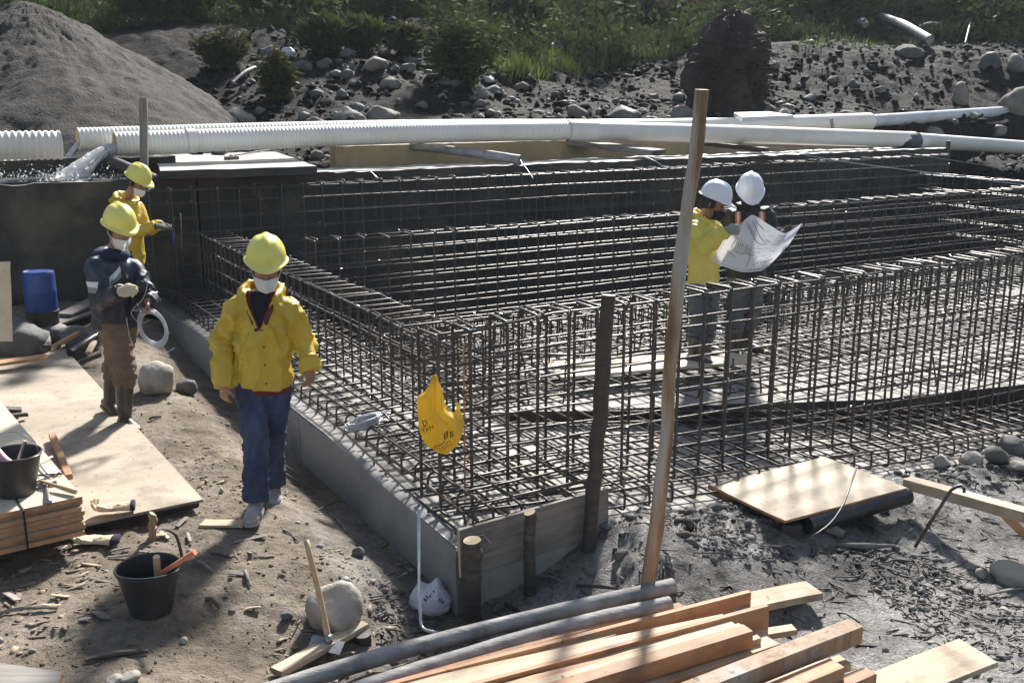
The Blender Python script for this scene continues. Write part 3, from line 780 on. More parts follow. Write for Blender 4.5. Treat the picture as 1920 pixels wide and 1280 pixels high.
# ================================================================== BACKGROUND
# gravel heap
hx, hy = -9.25, 20.2; hb = gz(hx, hy) - .6; hp = aty(95, 14, hy).z
nr, na = 110, 260; vs = []
Rm = 7.6
R2, A2 = np.meshgrid(np.linspace(0, 1, nr), np.linspace(0, 2 * math.pi, na, endpoint=False), indexing='ij')
rad = R2 * Rm; px_ = hx + rad * np.cos(A2) * 1.0; py_ = hy + rad * np.sin(A2) * .9
slope = .635 + .06 * np.cos(A2 - 2.4) + .05 * np.cos(3 * A2)
hz = hp - np.sqrt((rad * slope) ** 2 + .22) + .47 - .07 * np.abs(np.sin(A2 * 5 + 1.2 * np.sin(A2 * 2) + .25 * rad)) * np.minimum(rad / 2, 1) * .8
hz = hz + .22 * fbm2(px_, py_, .7, 5, 90, .6) + .09 * fbm2(px_, py_, 4, 5, 91, .75)
i = np.arange(nr - 1)[:, None] * na; j = np.arange(na)[None, :]; j2 = (j + 1) % na
F_ = np.stack([i + j, i + j2, i + na + j2, i + na + j], -1).reshape(-1, 4)
me = mesh_arrays('gravel_heap', np.stack([px_, py_, hz], -1).reshape(-1, 3), F_[:, ::-1], M_gravel, True)
tag(link('gravel_heap', me), 'tall cone of grey sand and gravel behind the pipes', 'gravel heap')

# boulders: pixel, width px, height px
SP = [
 (1170, 211, 66, 40, 'large grey boulder just behind the white pipe collar', 0), (1080, 207, 44, 26, 'low dark boulder left of the largest pipe-side boulder', 0),
 (1276, 208, 44, 26, 'pale stone between the tall pole top and the big boulder', 0), (655, 211, 62, 32, 'rounded flat grey boulder behind the ribbed pipe', 0),
 (722, 208, 64, 30, 'brown rounded boulder beside the flat grey one', 1), (452, 214, 64, 34, 'big pale wedge rock at the foot of the gravel heap', 1),
 (568, 116, 36, 20, 'pale rounded stone topping the left rock row', 0), (612, 116, 34, 18, 'flat grey stone right of the first row stone', 0),
 (508, 96, 44, 26, 'highest rounded stone at left end of the rock row', 0), (502, 110, 26, 18, 'small stone below the highest row stone', 0),
 (706, 112, 42, 28, 'brownish boulder on the right of the rock row', 1), (740, 128, 20, 16, 'small pale stone right of brownish boulder', 0),
 (768, 124, 32, 18, 'smooth pale oval stone at the row end', 0), (732, 150, 40, 24, 'pale angular rock leaning on the dirt slope', 0),
 (904, 170, 28, 24, 'round stone below the overhanging bush', 0), (978, 158, 30, 14, 'sunlit flat stone below the bright grass', 1),
 (925, 165, 34, 16, 'low flat stone beside the litter below the bush', 0), (1798, 168, 42, 40, 'tall pale boulder on the right bank', 0),
 (1706, 90, 52, 24, 'smooth tan boulder high on the right bank edge', 1), (1858, 104, 44, 34, 'round dark boulder upper right', 0),
 (1905, 112, 44, 32, 'boulder cut by the right edge, upper one', 0), (1905, 176, 70, 50, 'large sloping rock at the right edge above the grey pipe', 0),
 (1750, 245, 50, 22, 'rounded stone just above the right pipe end', 1), (1870, 246, 36, 18, 'stone above the far right pipe end', 0),
 (570, 216, 30, 18, 'small dark stone left of the flat boulder', 0), (595, 225, 40, 14, 'low pile of pale pebbly stone behind the pipe', 1),
 (1470, 212, 40, 20, 'dark stone behind the white panel', 0), (1590, 214, 44, 18, 'flat stone behind the rear pipe end', 0),
 (1450, 118, 22, 14, 'small stone right of the earth stump', 0), (1560, 146, 22, 12, 'small pale stone midway up the right bank', 0),
 (1650, 165, 26, 12, 'small flat stone left of the tall pale boulder', 0), (1600, 155, 20, 12, 'pebble-like stone high above the rear pipe', 0),
 (1120, 150, 24, 12, 'small pale stone beside the wheel ruts', 0), (1225, 178, 22, 12, 'small stone left of the tall pole', 0),
 (1205, 205, 24, 14, 'pale stone touching the right of the large boulder', 0), (545, 170, 18, 20, 'upright stone set in the left dirt slope', 0),
 (790, 195, 26, 14, 'small stone at the foot of the left slope', 0), (830, 180, 22, 12, 'small grey stone under the hanging bush', 0),
 (1520, 180, 26, 14, 'dark stone in the middle of the right slope', 0), (1400, 190, 26, 14, 'grey stone at the foot of the earth stump', 0),
 (1680, 226, 40, 16, 'stone above the meeting of the two pipes', 0), (1820, 212, 34, 14, 'stone right of the pipe meeting', 0),
]
for k, (x, y, w_, h_, lab, tan) in enumerate(SP):
    p = gp(x, y + h_ / 2); dep = p.y * _c + 1.0; s = dep / FPX
    sx, sz = w_ * s / 2 * 1.05, h_ * s / 2 * 1.25
    rock('boulder', p, sx, sx * .85, sz, 100 + k, M_stonebank if tan or k % 4 == 1 else M_stone, lab, 'boulder', None, .30, 5 + k % 4, 3, .36, k)
# loose stones and clods strewn over the bank: past counting
def scatter_stones(name, n, region, smin, smax, mat, seed, sub=1, power=2.0):
    rs = np.random.RandomState(seed)
    bm = bmesh.new(); bmesh.ops.create_icosphere(bm, subdivisions=sub, radius=1)
    base = np.array([v.co[:] for v in bm.verts]); fc = np.array([[v.index for v in f.verts] for f in bm.faces]); bm.free()
    xy = region(rs, n); n = len(xy); z = ground_z(xy[:, 0], xy[:, 1])
    size = smin + (smax - smin) * rs.rand(n) ** power
    sc = size[:, None] * (1 + .35 * rs.randn(n, 3).clip(-1.5, 1.5)); sc[:, 2] *= .7; sc = np.maximum(sc, size[:, None] * .3)
    jit = 1 + .22 * rs.randn(n, len(base), 1).clip(-2, 2)
    V_ = base[None] * jit * sc[:, None, :]
    an = rs.rand(n) * 6.28; ca, sa = np.cos(an), np.sin(an)
    x = V_[..., 0] * ca[:, None] - V_[..., 1] * sa[:, None]; y = V_[..., 0] * sa[:, None] + V_[..., 1] * ca[:, None]
    V_ = np.stack([x + xy[:, 0:1], y + xy[:, 1:2], V_[..., 2] + z[:, None] + size[:, None] * .15], -1)
    F_ = fc[None] + (np.arange(n) * len(base))[:, None, None]
    return tag(link(name, mesh_arrays(name, V_.reshape(-1, 3), F_.reshape(-1, 3), mat, False)), kind='stuff')
def box_region(x0, x1, y0, y1, test=None):
    def f(rs, n):
        p = np.stack([rs.uniform(x0, x1, n), rs.uniform(y0, y1, n)], -1)
        return p[test(p[:, 0], p[:, 1])] if test is not None else p
    return f
def on_bank(x, y):
    u, v = to_uv(x, y); return ((v > 10.9) | (u > 16.4)) & (fbm2(x, y, .5, 3, 12) > -.35)
scatter_stones('bank_rubble', 1900, box_region(-6, 22, 14, 36.5, on_bank), .03, .15, M_stone, 5, 1, 5)
def stream_bed(x, y):
    u, v = to_uv(x, y); return ((v > 10.9) | (u > 16.4)) & (y < 24 + 2.5 * fbm2(x, y, .4, 2, 3))
scatter_stones('bank_rubble', 1700, box_region(-6, 20, 14, 27, stream_bed), .03, .15, M_stone, 6, 1, 4)
scatter_stones('soil_clods', 16000, box_region(-7, 22, 14, 37, on_bank), .02, .12, M_bank, 7, 1, 3)

# root stump of earth standing on the bank
sp0 = gp(1375, 212)
Vb, Fb = [], []
nu_, nv_ = 70, 60
for i in range(nv_):
    for j in range(nu_):
        t_ = i / (nv_ - 1); a_ = 2 * math.pi * j / nu_
        prof = np.interp(t_, [0, .25, .6, .82, .93, 1], [1.12, 1.0, .92, .74, .52, .04])
        nz = fbm(np.array([math.cos(a_) * 1.6, math.sin(a_) * 1.6, t_ * 2.6]), 5, 31, .6)
        r_ = prof * (1 + .75 * nz)
        Vb.append((math.cos(a_) * r_ * .84 - .10 * t_, math.sin(a_) * r_ * .7, t_ * 2.3 * (1 + .16 * nz) - .1))
for i in range(nv_ - 1):
    for j in range(nu_):
        a_ = i * nu_ + j; b_ = i * nu_ + (j + 1) % nu_
        Fb.append((a_, b_, b_ + nu_, a_ + nu_))
t = thing('tree_stump', 'dark upturned root stump caked with earth on the bank', 'tree stump', sp0 + Vector((0, .5, -.1)))
mb = MB(); mb.add(Vb, Fb); mb.build('root_ball', M_leafr, t, True)
mb = MB(); rr = random.Random(8)
for k in range(170):
    a_ = rr.uniform(0, 6.28); h_ = rr.uniform(.2, 2.3); r0 = np.interp(h_, [0, .6, 1.4, 2.3], [1.1, .95, .75, .3])
    p = Vector((math.cos(a_) * r0 * .75, math.sin(a_) * r0 * .7, h_)); dd = Vector((math.cos(a_) * .5 + rr.gauss(0, .4), math.sin(a_) * .4, rr.gauss(-.1, .5)))
    mb.tube(catmull([p, p + dd * .3, p + dd * .5 + Vector((rr.gauss(0, .1), 0, -.12))], 3), [.018, .012, .012, .01, .01, .008, .004], 4)
mb.build('roots', M_leafr, t, True)

# ------------------------------------------------------------------ leaves
def leaf_quads(P, size, rs, up=.5, aspect=.45, lean=None):
    n = len(P)
    d = rs.randn(n, 3); d[:, 2] = np.abs(d[:, 2]) * up + (up - .5); d /= np.linalg.norm(d, axis=1)[:, None]
    if lean is not None: d = d * (1 - lean) + np.array([0, 0, 1.0]) * lean; d /= np.linalg.norm(d, axis=1)[:, None]
    s = np.cross(d, rs.randn(n, 3)); s /= np.linalg.norm(s, axis=1)[:, None] + 1e-9
    L = size[:, None]
    a = P; b = P + d * L * .5 + s * L * aspect * .5; c = P + d * L; e = P + d * L * .5 - s * L * aspect * .5
    V_ = np.stack([a, b, c, e], 1)
    F_ = np.arange(n * 4).reshape(n, 4)
    return V_.reshape(-1, 3), F_
def veg_region(x, y):
    u, v = to_uv(x, y)
    edge = np.interp(x, [-20, -8, -4, -1, 1, 4, 8, 12, 20, 30], [24, 27, 27, 27.5, 25.5, 29.5, 32.5, 33, 33, 31])
    return (y > edge + 1.2 * fbm2(x, y, .6, 3, 77)) & (fbm2(x, y, .8, 3, 78) > -.28 - .25 * (y > 40))
rs = np.random.RandomState(21)
def veg(name, n, box, size, mat, up, aspect, lean, hgt, test, seed):
    rs = np.random.RandomState(seed)
    x = rs.uniform(box[0], box[1], n); y = box[2] + (box[3] - box[2]) * rs.rand(n) ** 1.25
    k = test(x, y); x, y = x[k], y[k]
    clump = np.clip(.5 + fbm2(x, y, .45, 3, seed) * 1.3, .05, 1.6)
    z = ground_z(x, y) + rs.rand(len(x)) ** 1.6 * hgt * clump
    P = np.stack([x, y, z], -1)
    sz = size * (.5 + rs.rand(len(x)) * .9) * (.6 + .5 * clump)
    V_, F_ = leaf_quads(P, sz, rs, up, aspect, lean)
    return tag(link(name, mesh_arrays(name, V_, F_, mat)), kind='stuff')
veg('undergrowth', 190000, (-24, 30, 22, 54), .23, M_leaf, .6, .5, None, 1.7, veg_region, 31)
veg('hill_grass', 90000, (-20, 28, 25, 48), .42, M_leaf, .9, .10, .45, .5, veg_region, 32)
veg('olive_weeds', 40000, (-16, 26, 24, 46), .24, M_leafy, .7, .22, .25, 1.0, lambda x, y: veg_region(x, y) & (fbm2(x, y, .35, 3, 5) > .12), 33)
def strip_region(pts, half):
    def f(x, y):
        m = np.zeros(len(x), bool)
        for a, b in zip(pts, pts[1:]):
            ab = np.array([b.x - a.x, b.y - a.y]); L2 = ab @ ab
            t = np.clip(((x - a.x) * ab[0] + (y - a.y) * ab[1]) / L2, 0, 1)
            m |= (np.hypot(x - a.x - t * ab[0], y - a.y - t * ab[1]) < half * (.7 + .6 * fbm2(x, y, 1.2, 3, 2)))
        return m
    return f
def grass_patch(pts, half, n, h, seed, label):
    rs = np.random.RandomState(seed)
    x0, x1 = min(p.x for p in pts) - half * 2, max(p.x for p in pts) + half * 2; y0, y1 = min(p.y for p in pts) - half * 2, max(p.y for p in pts) + half * 2
    x = rs.uniform(x0, x1, n); y = rs.uniform(y0, y1, n); k = strip_region(pts, half)(x, y); x, y = x[k], y[k]
    P = np.stack([x, y, ground_z(x, y) - .03], -1)
    V_, F_ = leaf_quads(P, h * (.4 + .8 * rs.rand(len(x))), rs, .9, .085, .55)
    return tag(link('grass_patch', mesh_arrays('grass_patch', V_, F_, M_leafb)), label, 'grass', kind='stuff')
grass_patch([gp(948, 142), gp(985, 136), gp(1012, 128)], .5, 4000, .36, 3, 'small')
grass_patch([gp(1050, 128), gp(1095, 117), gp(1150, 112), gp(1250, 104)], .55, 12000, .36, 4, 'long')
grass_patch([gp(1480, 92), gp(1560, 90), gp(1640, 92)], .4, 900, .32, 5, 'far')
def bush(px, py, w, h, label, mat=M_leaf, n=2600, leaf=.2, seed=0, aspect=.5, up=.5, drop=0):
    rs = np.random.RandomState(seed + 500); p = gp(px, py); dep = p.y + 1; s = dep / FPX
    rx, rz = w * s / 2, h * s
    t = thing('bush', label, 'bush', p)
    ns = 34; an = rs.rand(ns) * 6.28; rr_ = np.sqrt(rs.rand(ns)); tip = np.stack([np.cos(an) * rx * 1.15 * rr_, np.sin(an) * rx * .8 * rr_, rz * (.95 - .40 * rr_) * rs.uniform(.30, 1.1, ns)], -1)
    cl = tip[:17]; si = rs.randint(0, ns, n); tt = rs.rand(n)[:, None] ** .6
    P = tip[si] * tt; P[:, 2] += (rz * .35 * np.sin(tt[:, 0] * 2.6)) * rs.uniform(.3, 1, n); P = P + rs.randn(n, 3) * np.array([rx, rx, rz]).mean() * .14
    P[:, 2] = np.maximum(P[:, 2], -.3 if drop else 0.0)
    V_, F_ = leaf_quads(P, leaf * (.5 + rs.rand(n)), rs, up, aspect)
    link('foliage', mesh_arrays('foliage', V_, F_, mat), t)
    mb = MB()
    for c in cl: mb.tube(catmull([Vector((0, 0, -.15)), Vector(c) * .5 + Vector((rs.randn() * .1, 0, .1)), Vector(c)], 3), [.05, .045, .04, .035, .03, .02, .012], 5)
    mb.build('stem', M_leafr, t, True)
BU = [(870, 160, 120, 110, 'dense overhanging bush above the litter on the bank', M_leaf, .26, .3, .2), (680, 95, 60, 50, 'rounded green fern clump behind the rock row', M_leaf, .4, .25, .6),
      (608, 100, 70, 50, 'broad green fern clump left behind the rock row', M_leaf, .4, .25, .6), (760, 100, 60, 44, 'low bush with pale flower heads behind the rocks', M_leafy, .2, .5, .5),
      (420, 130, 90, 60, 'sparse brownish bush on the dark slope right of the heap', M_leafy, .25, .25, .5), (1080, 60, 170, 60, 'wide grassy bush on the hillside centre', M_leaf, .5, .12, .9),
      (1260, 60, 130, 60, 'dry pale tuft bush left of the stump on the hill', M_leafy, .55, .08, .9), (960, 60, 110, 60, 'dark bush behind the overhanging one', M_leaf, .3, .4, .5),
      (1395, 100, 60, 40, 'small bright bush growing on the root stump', M_leafy, .2, .35, .6), (1560, 45, 180, 60, 'dim wide bush at the top right of the hill', M_leaf, .45, .3, .5),
      (1830, 60, 150, 70, 'shaded bush at the upper right corner', M_leaf, .45, .3, .5), (560, 35, 200, 70, 'dark shrub high on the left hillside', M_leaf, .4, .4, .5),
      (320, 40, 160, 70, 'dark shrub on the hillside right of heap peak', M_leaf, .4, .4, .5), (60, 10, 150, 60, 'dark shrub behind the top of the gravel heap', M_leaf, .4, .4, .5),
      (520, 185, 50, 70, 'small ferny overhang on the cut earth slope', M_leafy, .22, .3, .2), (1200, 30, 150, 60, 'dark bush at the top centre of the hill', M_leaf, .4, .4, .5),
      (745, 30, 130, 70, 'leafy bush at the top left of centre', M_leaf, .35, .4, .5)]
for k, (x, y, w_, h_, lab, m_, lf, asp, up_) in enumerate(BU):
    bush(x, y, w_, h_, lab, m_, 5200, lf * .6, k, asp, up_)
bush(1372, 210, 100, 150, 'ragged dead roots and weeds hanging over the earth stump', M_leafr, 1500, .28, 77, .16, .3)
# fallen timber on the hill
def fallen(a, b, r, lab, cat='log', m=M_barkgrey, lift=.25):
    p, q = gp(*a), gp(*b); p.z += lift; q.z += lift
    mid = (p + q) / 2 + Vector((0, 0, .06))
    log('fallen_log', [p, mid, q], r, m, lab, cat)
fallen((1648, 44), (1742, 92), [.10, .13, .12], 'pale fallen trunk lying on the right hill edge')
fallen((1745, 0), (1890, 56), [.20, .18, .14], 'thick rotting fallen trunk at the top right', lift=.95)
fallen((1630, 30), (1640, 56), [.05, .06, .06], 'short pale snag beside the fallen trunk', 'branch', lift=.6)
fallen((1720, 76), (1760, 70), [.05, .05, .04], 'short pale branch crossing the fallen trunk foot', 'branch', lift=.4)
fallen((1610, 66), (1622, 72), [.10, .12, .1], 'grey weathered stub on the hill edge', 'log', lift=.4)
fallen((1822, 45), (1808, 98), [.03, .03, .02], 'thin curved pale twig beside the thick trunk', 'branch')
fallen((438, 180), (486, 150), [.03, .045, .05], 'bare pale branch on the dark slope right of the heap', 'branch')
for k, (x, y, w_, lab) in enumerate(((397, 42, 34, 'crumpled pale plastic sheet high on the left slope'), (541, 104, 24, 'blue grey plastic scrap between the row stones'),
                              (918, 156, 20, 'blue white litter bag below the bush'), (1035, 92, 22, 'torn plastic strip hanging in the grass'), (970, 52, 18, 'pale plastic rag in the hillside bushes'))):
    p = gp(x, y); s = (p.y + 1) / FPX * w_ / 2
    o = rock('plastic_litter', p, s, s * .6, s * .55, 300 + k, M_litter, lab, 'litter', None, .6, 2, 3, .1)
# ================================================================== REINFORCEMENT
BR = .0088
def bar_mesh(name, pts, r=BR, n=6):
    mb = MB(); mb.tube(pts, r, n); return mb.mesh(name, M_steel, True)
def rounded(pts, r=.03, k=3):                    # polyline with its inner corners bent, not sharp
    P_ = [Vector(p) for p in pts]; out = [P_[0]]
    for a, b, c in zip(P_, P_[1:], P_[2:]):
        d1 = (a - b); d2 = (c - b); q = min(r, d1.length * .45, d2.length * .45)
        s, e = b + d1.normalized() * q, b + d2.normalized() * q
        for i in range(k + 1):
            t = i / k; out.append(s * (1 - t) ** 2 + b * 2 * t * (1 - t) + e * t * t)
    out.append(P_[-1]); return out
def tie(mb, p, rr, s=.03):
    p = Vector(p); a = Vector((rr.uniform(-1, 1), rr.uniform(-1, 1), rr.uniform(-1, .4))).normalized()
    mb.tube([p - a * .014 + Vector((0, 0, .010)), p + Vector((rr.uniform(-.01, .01), rr.uniform(-.01, .01), .012)), p + a * .014], .0028, 3, cap=False)
    e = p + Vector((rr.uniform(-s, s), rr.uniform(-s, s), rr.uniform(-s * .8, s)))
    mb.tube([p, (p + e) / 2 + Vector((0, 0, .006)), e], .0018, 3, cap=False)
def cage(label, us_, va, vb, zt, zb, levels, along='u', seed=0, group='rebar wall cages', foot=.10, lo=None, hi=None, thick=1.0, tie_n=1.0):
    """closed stirrups standing in a row on the footing, tied to long bars on both faces"""
    rr = random.Random(seed)
    f = (lambda a, b, z: W(a, b, z)) if along == 'u' else (lambda a, b, z: W(b, a, z))
    ztf = zt if callable(zt) else (lambda a: zt)
    zbf = zb if callable(zb) else (lambda a: zb)
    org = f(us_[0], va, zbf(us_[0]))
    t = thing('rebar_cage', label, 'rebar cage', org, group)
    ties = MB()
    for a in us_:
        zz, z0 = ztf(a) + rr.gauss(0, .007), zbf(a)
        j = lambda: rr.gauss(0, .006)
        ja, jb = a + j(), a + j()
        pa, pb = va + j() * .5, vb + j() * .5
        path = [f(ja + foot * rr.uniform(-.2, .2), pa - foot, z0 + .004), f(ja, pa, z0), f(ja + j(), pa, zz), f(jb + j(), pb, zz + rr.gauss(0, .006)), f(jb, pb, z0), f(jb, pb + foot, z0 + .004)]
        o = link('stirrup', bar_mesh('stirrup', [p - org for p in rounded(path, .035)], BR * thick), t)
        # the short cap bar hooked over the top
        if along == 'u' and rr.random() < .85:
            x = a + rr.uniform(.018, .035)
            cp = [f(x + j() * 3, pa + .03, zz - .05), f(x, pa - .004, zz + .014), f(x + j() * 4, pb + .004, zz + .016), f(x + j() * 3, pb - .04, zz - .03)]
            link('cap_bar', bar_mesh('cap_bar', [p - org for p in rounded(cp, .03, 2)], BR), t)
        for face in (pa, pb):
            for l in levels:
                if rr.random() < tie_n: tie(ties, f(a, face, z0 + (ztf(a) - z0) * l) - org, rr, .035)
    a0, a1 = us_[0] - .06 if lo is None else lo, us_[-1] + .06 if hi is None else hi
    for face, sgn in ((va, -1), (vb, 1)):
        for l in levels:
            n = 10; y = face - sgn * .016; pts = []
            for k in range(n + 1):
                a = a0 + (a1 - a0) * k / n; zc_ = zbf(min(max(a, us_[0]), us_[-1]))
                pts.append(f(a, y + rr.gauss(0, .003), zc_ + (ztf(a) - zc_) * l + rr.gauss(0, .008) - (.015 if l > .98 else 0)) - org)
            link('long_bar', bar_mesh('long_bar', pts, BR * 1.05), t)
    o = ties.build('tie_wire', M_wire, t); o['kind'] = 'stuff'
    return t
ar = lambda a, b, s: list(np.arange(a, b, s))
front_top = lambda u: 1.27 + min(.07, .08 * u)
cage('rebar cage running from the near corner to the right edge of the photo', [.10, .34] + ar(.60, 8.2, .232), .44, .70, front_top, lambda u: .16 - .085 * min(u, 1.4) - .055 * max(0, min(u, 6) - 1.4),
     [.02, .17, .33, .5, .66, .83, 1.0], 'u', 1, hi=9.0, lo=.06, thick=1.25)
cage('rebar cage running from the near corner back towards the dark tank wall', ar(1.38, 8.15, .205), .56, .94, 1.0, .24, [.03, .27, .52, .76, 1.0], 'v', 2, lo=1.2)
cage('middle rebar cage crossing behind the two men in white hats', ar(.98, 14.2, .27), 5.0, 5.26, 1.25, .12, [.03, .17, .31, .45, .59, .73, .87, 1.0], 'u', 3, tie_n=.6, thick=1.15)
cage('rear rebar cage standing along the old tank wall', ar(.02, 15.5, .285), 8.30, 8.54, 1.55, .17, [.03, .17, .31, .45, .59, .73, .87, 1.0], 'u', 4, tie_n=.45, thick=1.15)
cage('far right rebar cage joining the middle and rear cages', ar(5.5, 8.3, .26), 14.3, 14.62, 1.25, .12, [.03, .25, .5, .75, 1.0], 'v', 5, tie_n=.4)
cage('right rebar cage joining the front and middle cages at the right edge', ar(.9, 4.9, .26), 13.7, 14.0, 1.25, .1, [.03, .25, .5, .75, 1.0], 'v', 6, tie_n=.2)
cage('low rebar rib on the floor beyond the near front cage', ar(.95, 9.6, .205), 3.05, 3.22, .62, .14, [.06, .5, 1.0], 'u', 7, 'low rebar ribs', tie_n=.6, foot=.06)
cage('low rebar rib on the floor close before the middle cage', ar(1.2, 10, .24), 4.05, 4.2, .48, .14, [.06, 1.0], 'u', 8, 'low rebar ribs', tie_n=.4, foot=.06)

def mat_thing(label, org, bars, seed, ties_pts):
    t = thing('rebar_mat', label, 'rebar mat', org, 'rebar mats on the footing')
    for pts in bars: link('mat_bar', bar_mesh('mat_bar', [Vector(p) - org for p in pts], BR), t)
    rr = random.Random(seed); mb = MB()
    for p in ties_pts: tie(mb, Vector(p) - org, rr, .03)
    if ties_pts:
        o = mb.build('tie_wire', M_wire, t); o['kind'] = 'stuff'
    return t
rr = random.Random(4)
g = lambda s=.006: rr.gauss(0, s)
bars, tp = [], []
for v in ar(.06, 8.4, .205):                     # U bars of the left strip, open side inwards
    zt_, zb_ = .325 + g(.004), .195
    bars.append(rounded([W(1.25, v + g(), zt_), W(.14, v + g(), zt_), W(.135, v + g(), zb_), W(.14, v + .05 + g(), zb_ - .01), W(1.25, v + .05 + g(), zb_)], .04))
for u in (.175, .39, .62, .85, 1.08):
    for z in (.339, .210):
        bars.append([W(u + g(), .02 + 8.4 * k / 8, z + g(.003)) for k in range(9)])
    tp += [W(u, v, .345) for v in ar(.06, 6, .205) if rr.random() < .6]
mat_thing('two layer rebar mat along the left edge of the footing', W(.6, .1, .2), bars, 5, tp)
bars, tp = [], []
zfr = lambda u: min(.16, float(slab_front_z(u)) - .03)
for u in ar(.1, 8.6, .2):
    vb_ = slab_parts(u)[0] - .06; zb_ = zfr(u) + .025; zt_ = zb_ + .15
    bars.append(rounded([W(u + g(), vb_, zt_), W(u + g(), .1, zt_), W(u + g(), .09, zb_), W(u + g(), vb_, zb_)], .04))
for k in range(6):
    for dz in (.04, .166):
        pts = []
        for i in range(22):
            u = .05 + 8.5 * i / 21; pts.append(W(u, .13 + (slab_parts(u)[0] - .25) * k / 5 + g(), zfr(u) + dz + g(.003)))
        bars.append(pts)
mat_thing('rebar mat in the sloping trench under the front cage', W(2, .4, .0), bars, 6, [W(rr.uniform(.2, 6), rr.uniform(.1, 1), zfr(3) + .18) for _ in range(0)])
bars, tp = [], []
for v in ar(1.15, 5.4, .205):
    u0 = 1.25 if v > 2.15 else float(np.interp(v, [.8, 1.1, 2.07, 2.2], [6.7, 4.9, 1.8, 1.3]))
    for z in ((.22, .30) if v > 2.0 else (.29,)):
        bars.append([W(u0 + .03 + (14.6 - u0) * k / 12, v + g(.01), z - .19 + mid_z(u0 + .03 + (14.6 - u0) * k / 12) + g(.004)) for k in range(13)])
for u in ar(1.4, 14.6, .2):
    v0 = slab_parts(u)[0] + .05
    for z, vs_ in ((.225, v0), (.145, max(v0, 2.2))):
        bars.append([W(u + g(.01), vs_ + (5.38 - vs_) * k / 5, z - .10 + mid_z(u) + g(.004)) for k in range(6)])
    tp += [W(u, v, .135 + mid_z(u)) for v in ar(1.15, 5, .215) if v > v0 and rr.random() < .45 and u < 9]
mat_thing('wide two layer rebar mat over the middle floor where the engineers stand', W(5, 3, .12), bars, 7, tp)
bars = []
for u in ar(1.5, 9.5, .3):
    v0 = slab_parts(u)[0] + .10
    h_ = rr.uniform(.28, .45)
    bars.append(rounded([W(u, v0 + .3, mid_z(u) + .03), W(u + g(.01), v0 + g(.02), mid_z(u) + .04), W(u + g(.02), v0 + g(.03), mid_z(u) + .04 + h_)], .04))
for u in ar(1.2, 11, .25):
    bars.append([W(u, 3.7 + g(.05), .1), W(u + g(.01), 3.7 + g(.06), .42 + g(.06))])
mat_thing('row of short upright starter bars along the step of the floor', W(2, 2, .12), bars, 8, [])
# odd loose bars in the near corner
def loose_bar(pts, label, r=BR, mat=M_steel, n=6):
    P_ = [Vector(p) for p in pts]; org = P_[0].copy(); mb = MB(); mb.tube([p - org for p in P_], r, n)
    o = mb.build('rebar_rod', mat, None, True); o.location = org
    return tag(o, label, 'rebar rod')
loose_bar(rounded([aty(560 / 1, 0, 1)] * 0 + [aty(785, 955, 5.35), aty(786, 1100, 5.3), aty(789, 1178, 5.15), aty(820, 1186, 5.05)], .05), 'pale bent rod leaning on the footing corner above the white bag', .0095, M_wire)
loose_bar(rounded([W(.62, .9, 1.02), W(1.6, .95, .86), W(1.95, 1.0, .90)], .1), 'bent rod lying slanted inside the near cage corner')
loose_bar(rounded([W(.25, .5, .98), W(.42, .62, .74), W(1.0, 1.0, .70)], .1), 'short crossing rod tied low in the near cage corner')
loose_bar([W(.30, .47, .2), W(.30, .47, 1.22)], 'rusty thin rod tied upright in the near cage corner', .006, M_woodo)
loose_bar(rounded([aty(1605, 880, 6.1), aty(1580, 950, 5.75), aty(1555, 985, 5.6), aty(1512, 1012, 5.5)], .15), 'thin curved rod stuck in the mud across the right plywood sheet', .006)
loose_bar(rounded([aty(1808, 922, 5.45), aty(1806, 908, 5.5), aty(1785, 915, 5.5), aty(1715, 1026, 5.42)], .06), 'hooked rod stuck in the mud against the right beam', .010)
loose_bar(rounded([W(-.28, 3.15, gz(*W(-.28, 3.15)[:2]) + .03), W(-.42, 2.9, gz(*W(-.42, 2.9)[:2]) + .03), W(-.42, 2.85, gz(*W(-.42, 2.85)[:2]) + .03), W(-.2, 1.9, gz(*W(-.2, 1.9)[:2]) + .03)], .05), 'bent rod on the earth behind the walking man', .008)
loose_bar(rounded([W(-.22, 3.12, gz(*W(-.25, 3.15)[:2]) + .05), W(-.37, 2.92, gz(*W(-.4, 2.9)[:2]) + .05), W(-.37, 2.86, gz(*W(-.4, 2.85)[:2]) + .05), W(-.14, 1.9, gz(*W(-.2, 1.9)[:2]) + .05)], .05), 'second bent rod nested against the first behind the walking man', .008)
loose_bar([onv(345, 540, 7.9), onv(338, 400, 7.9)], 'single dark upright rod beside the gloved hands of the rear worker', .010)
# cords
def cord(pts, r, mat, label):
    P_ = catmull(pts, 6); org = P_[0].copy(); mb = MB(); mb.tube([p - org for p in P_], r, 4)
    o = mb.build('cord', mat, None, True); o.location = org; return tag(o, label, 'cord')
cord([onv(292, 341, 8.66), onv(640, 322, 8.66) , onv(1000, 305, 8.66)], .006, M_redline, 'thin red cord stretched along the old tank wall')
cord([onv(1430, 272, 8.6), onv(1560, 300, 7.9), onv(1760, 326, 6.6), onv(1960, 352, 5.6)], .008, M_wire, 'pale cord stretched from the channel plank to the far right cage')
cord([onv(1690, 286, 8.6), onv(1800, 303, 8.0), onv(1960, 328, 7.4)], .005, M_wire, 'thin cord stretched above the far right cage')
cord([onv(975, 300, 8.8), onv(990, 320, 8.5), onv(1000, 335, 8.3)], .006, M_wire, 'short pale cord hanging from the mossy log end')
cord([onv(690, 317, 8.8), onv(702, 328, 8.5), onv(712, 338, 8.4)], .006, M_wire, 'short cord tied from the ledge to the rear cage at left')
cord([onv(1205, 292, 8.8), onv(1230, 303, 8.5), onv(1250, 318, 8.4)], .006, M_wire, 'short cord tied from the ledge to the rear cage below the wide plank')
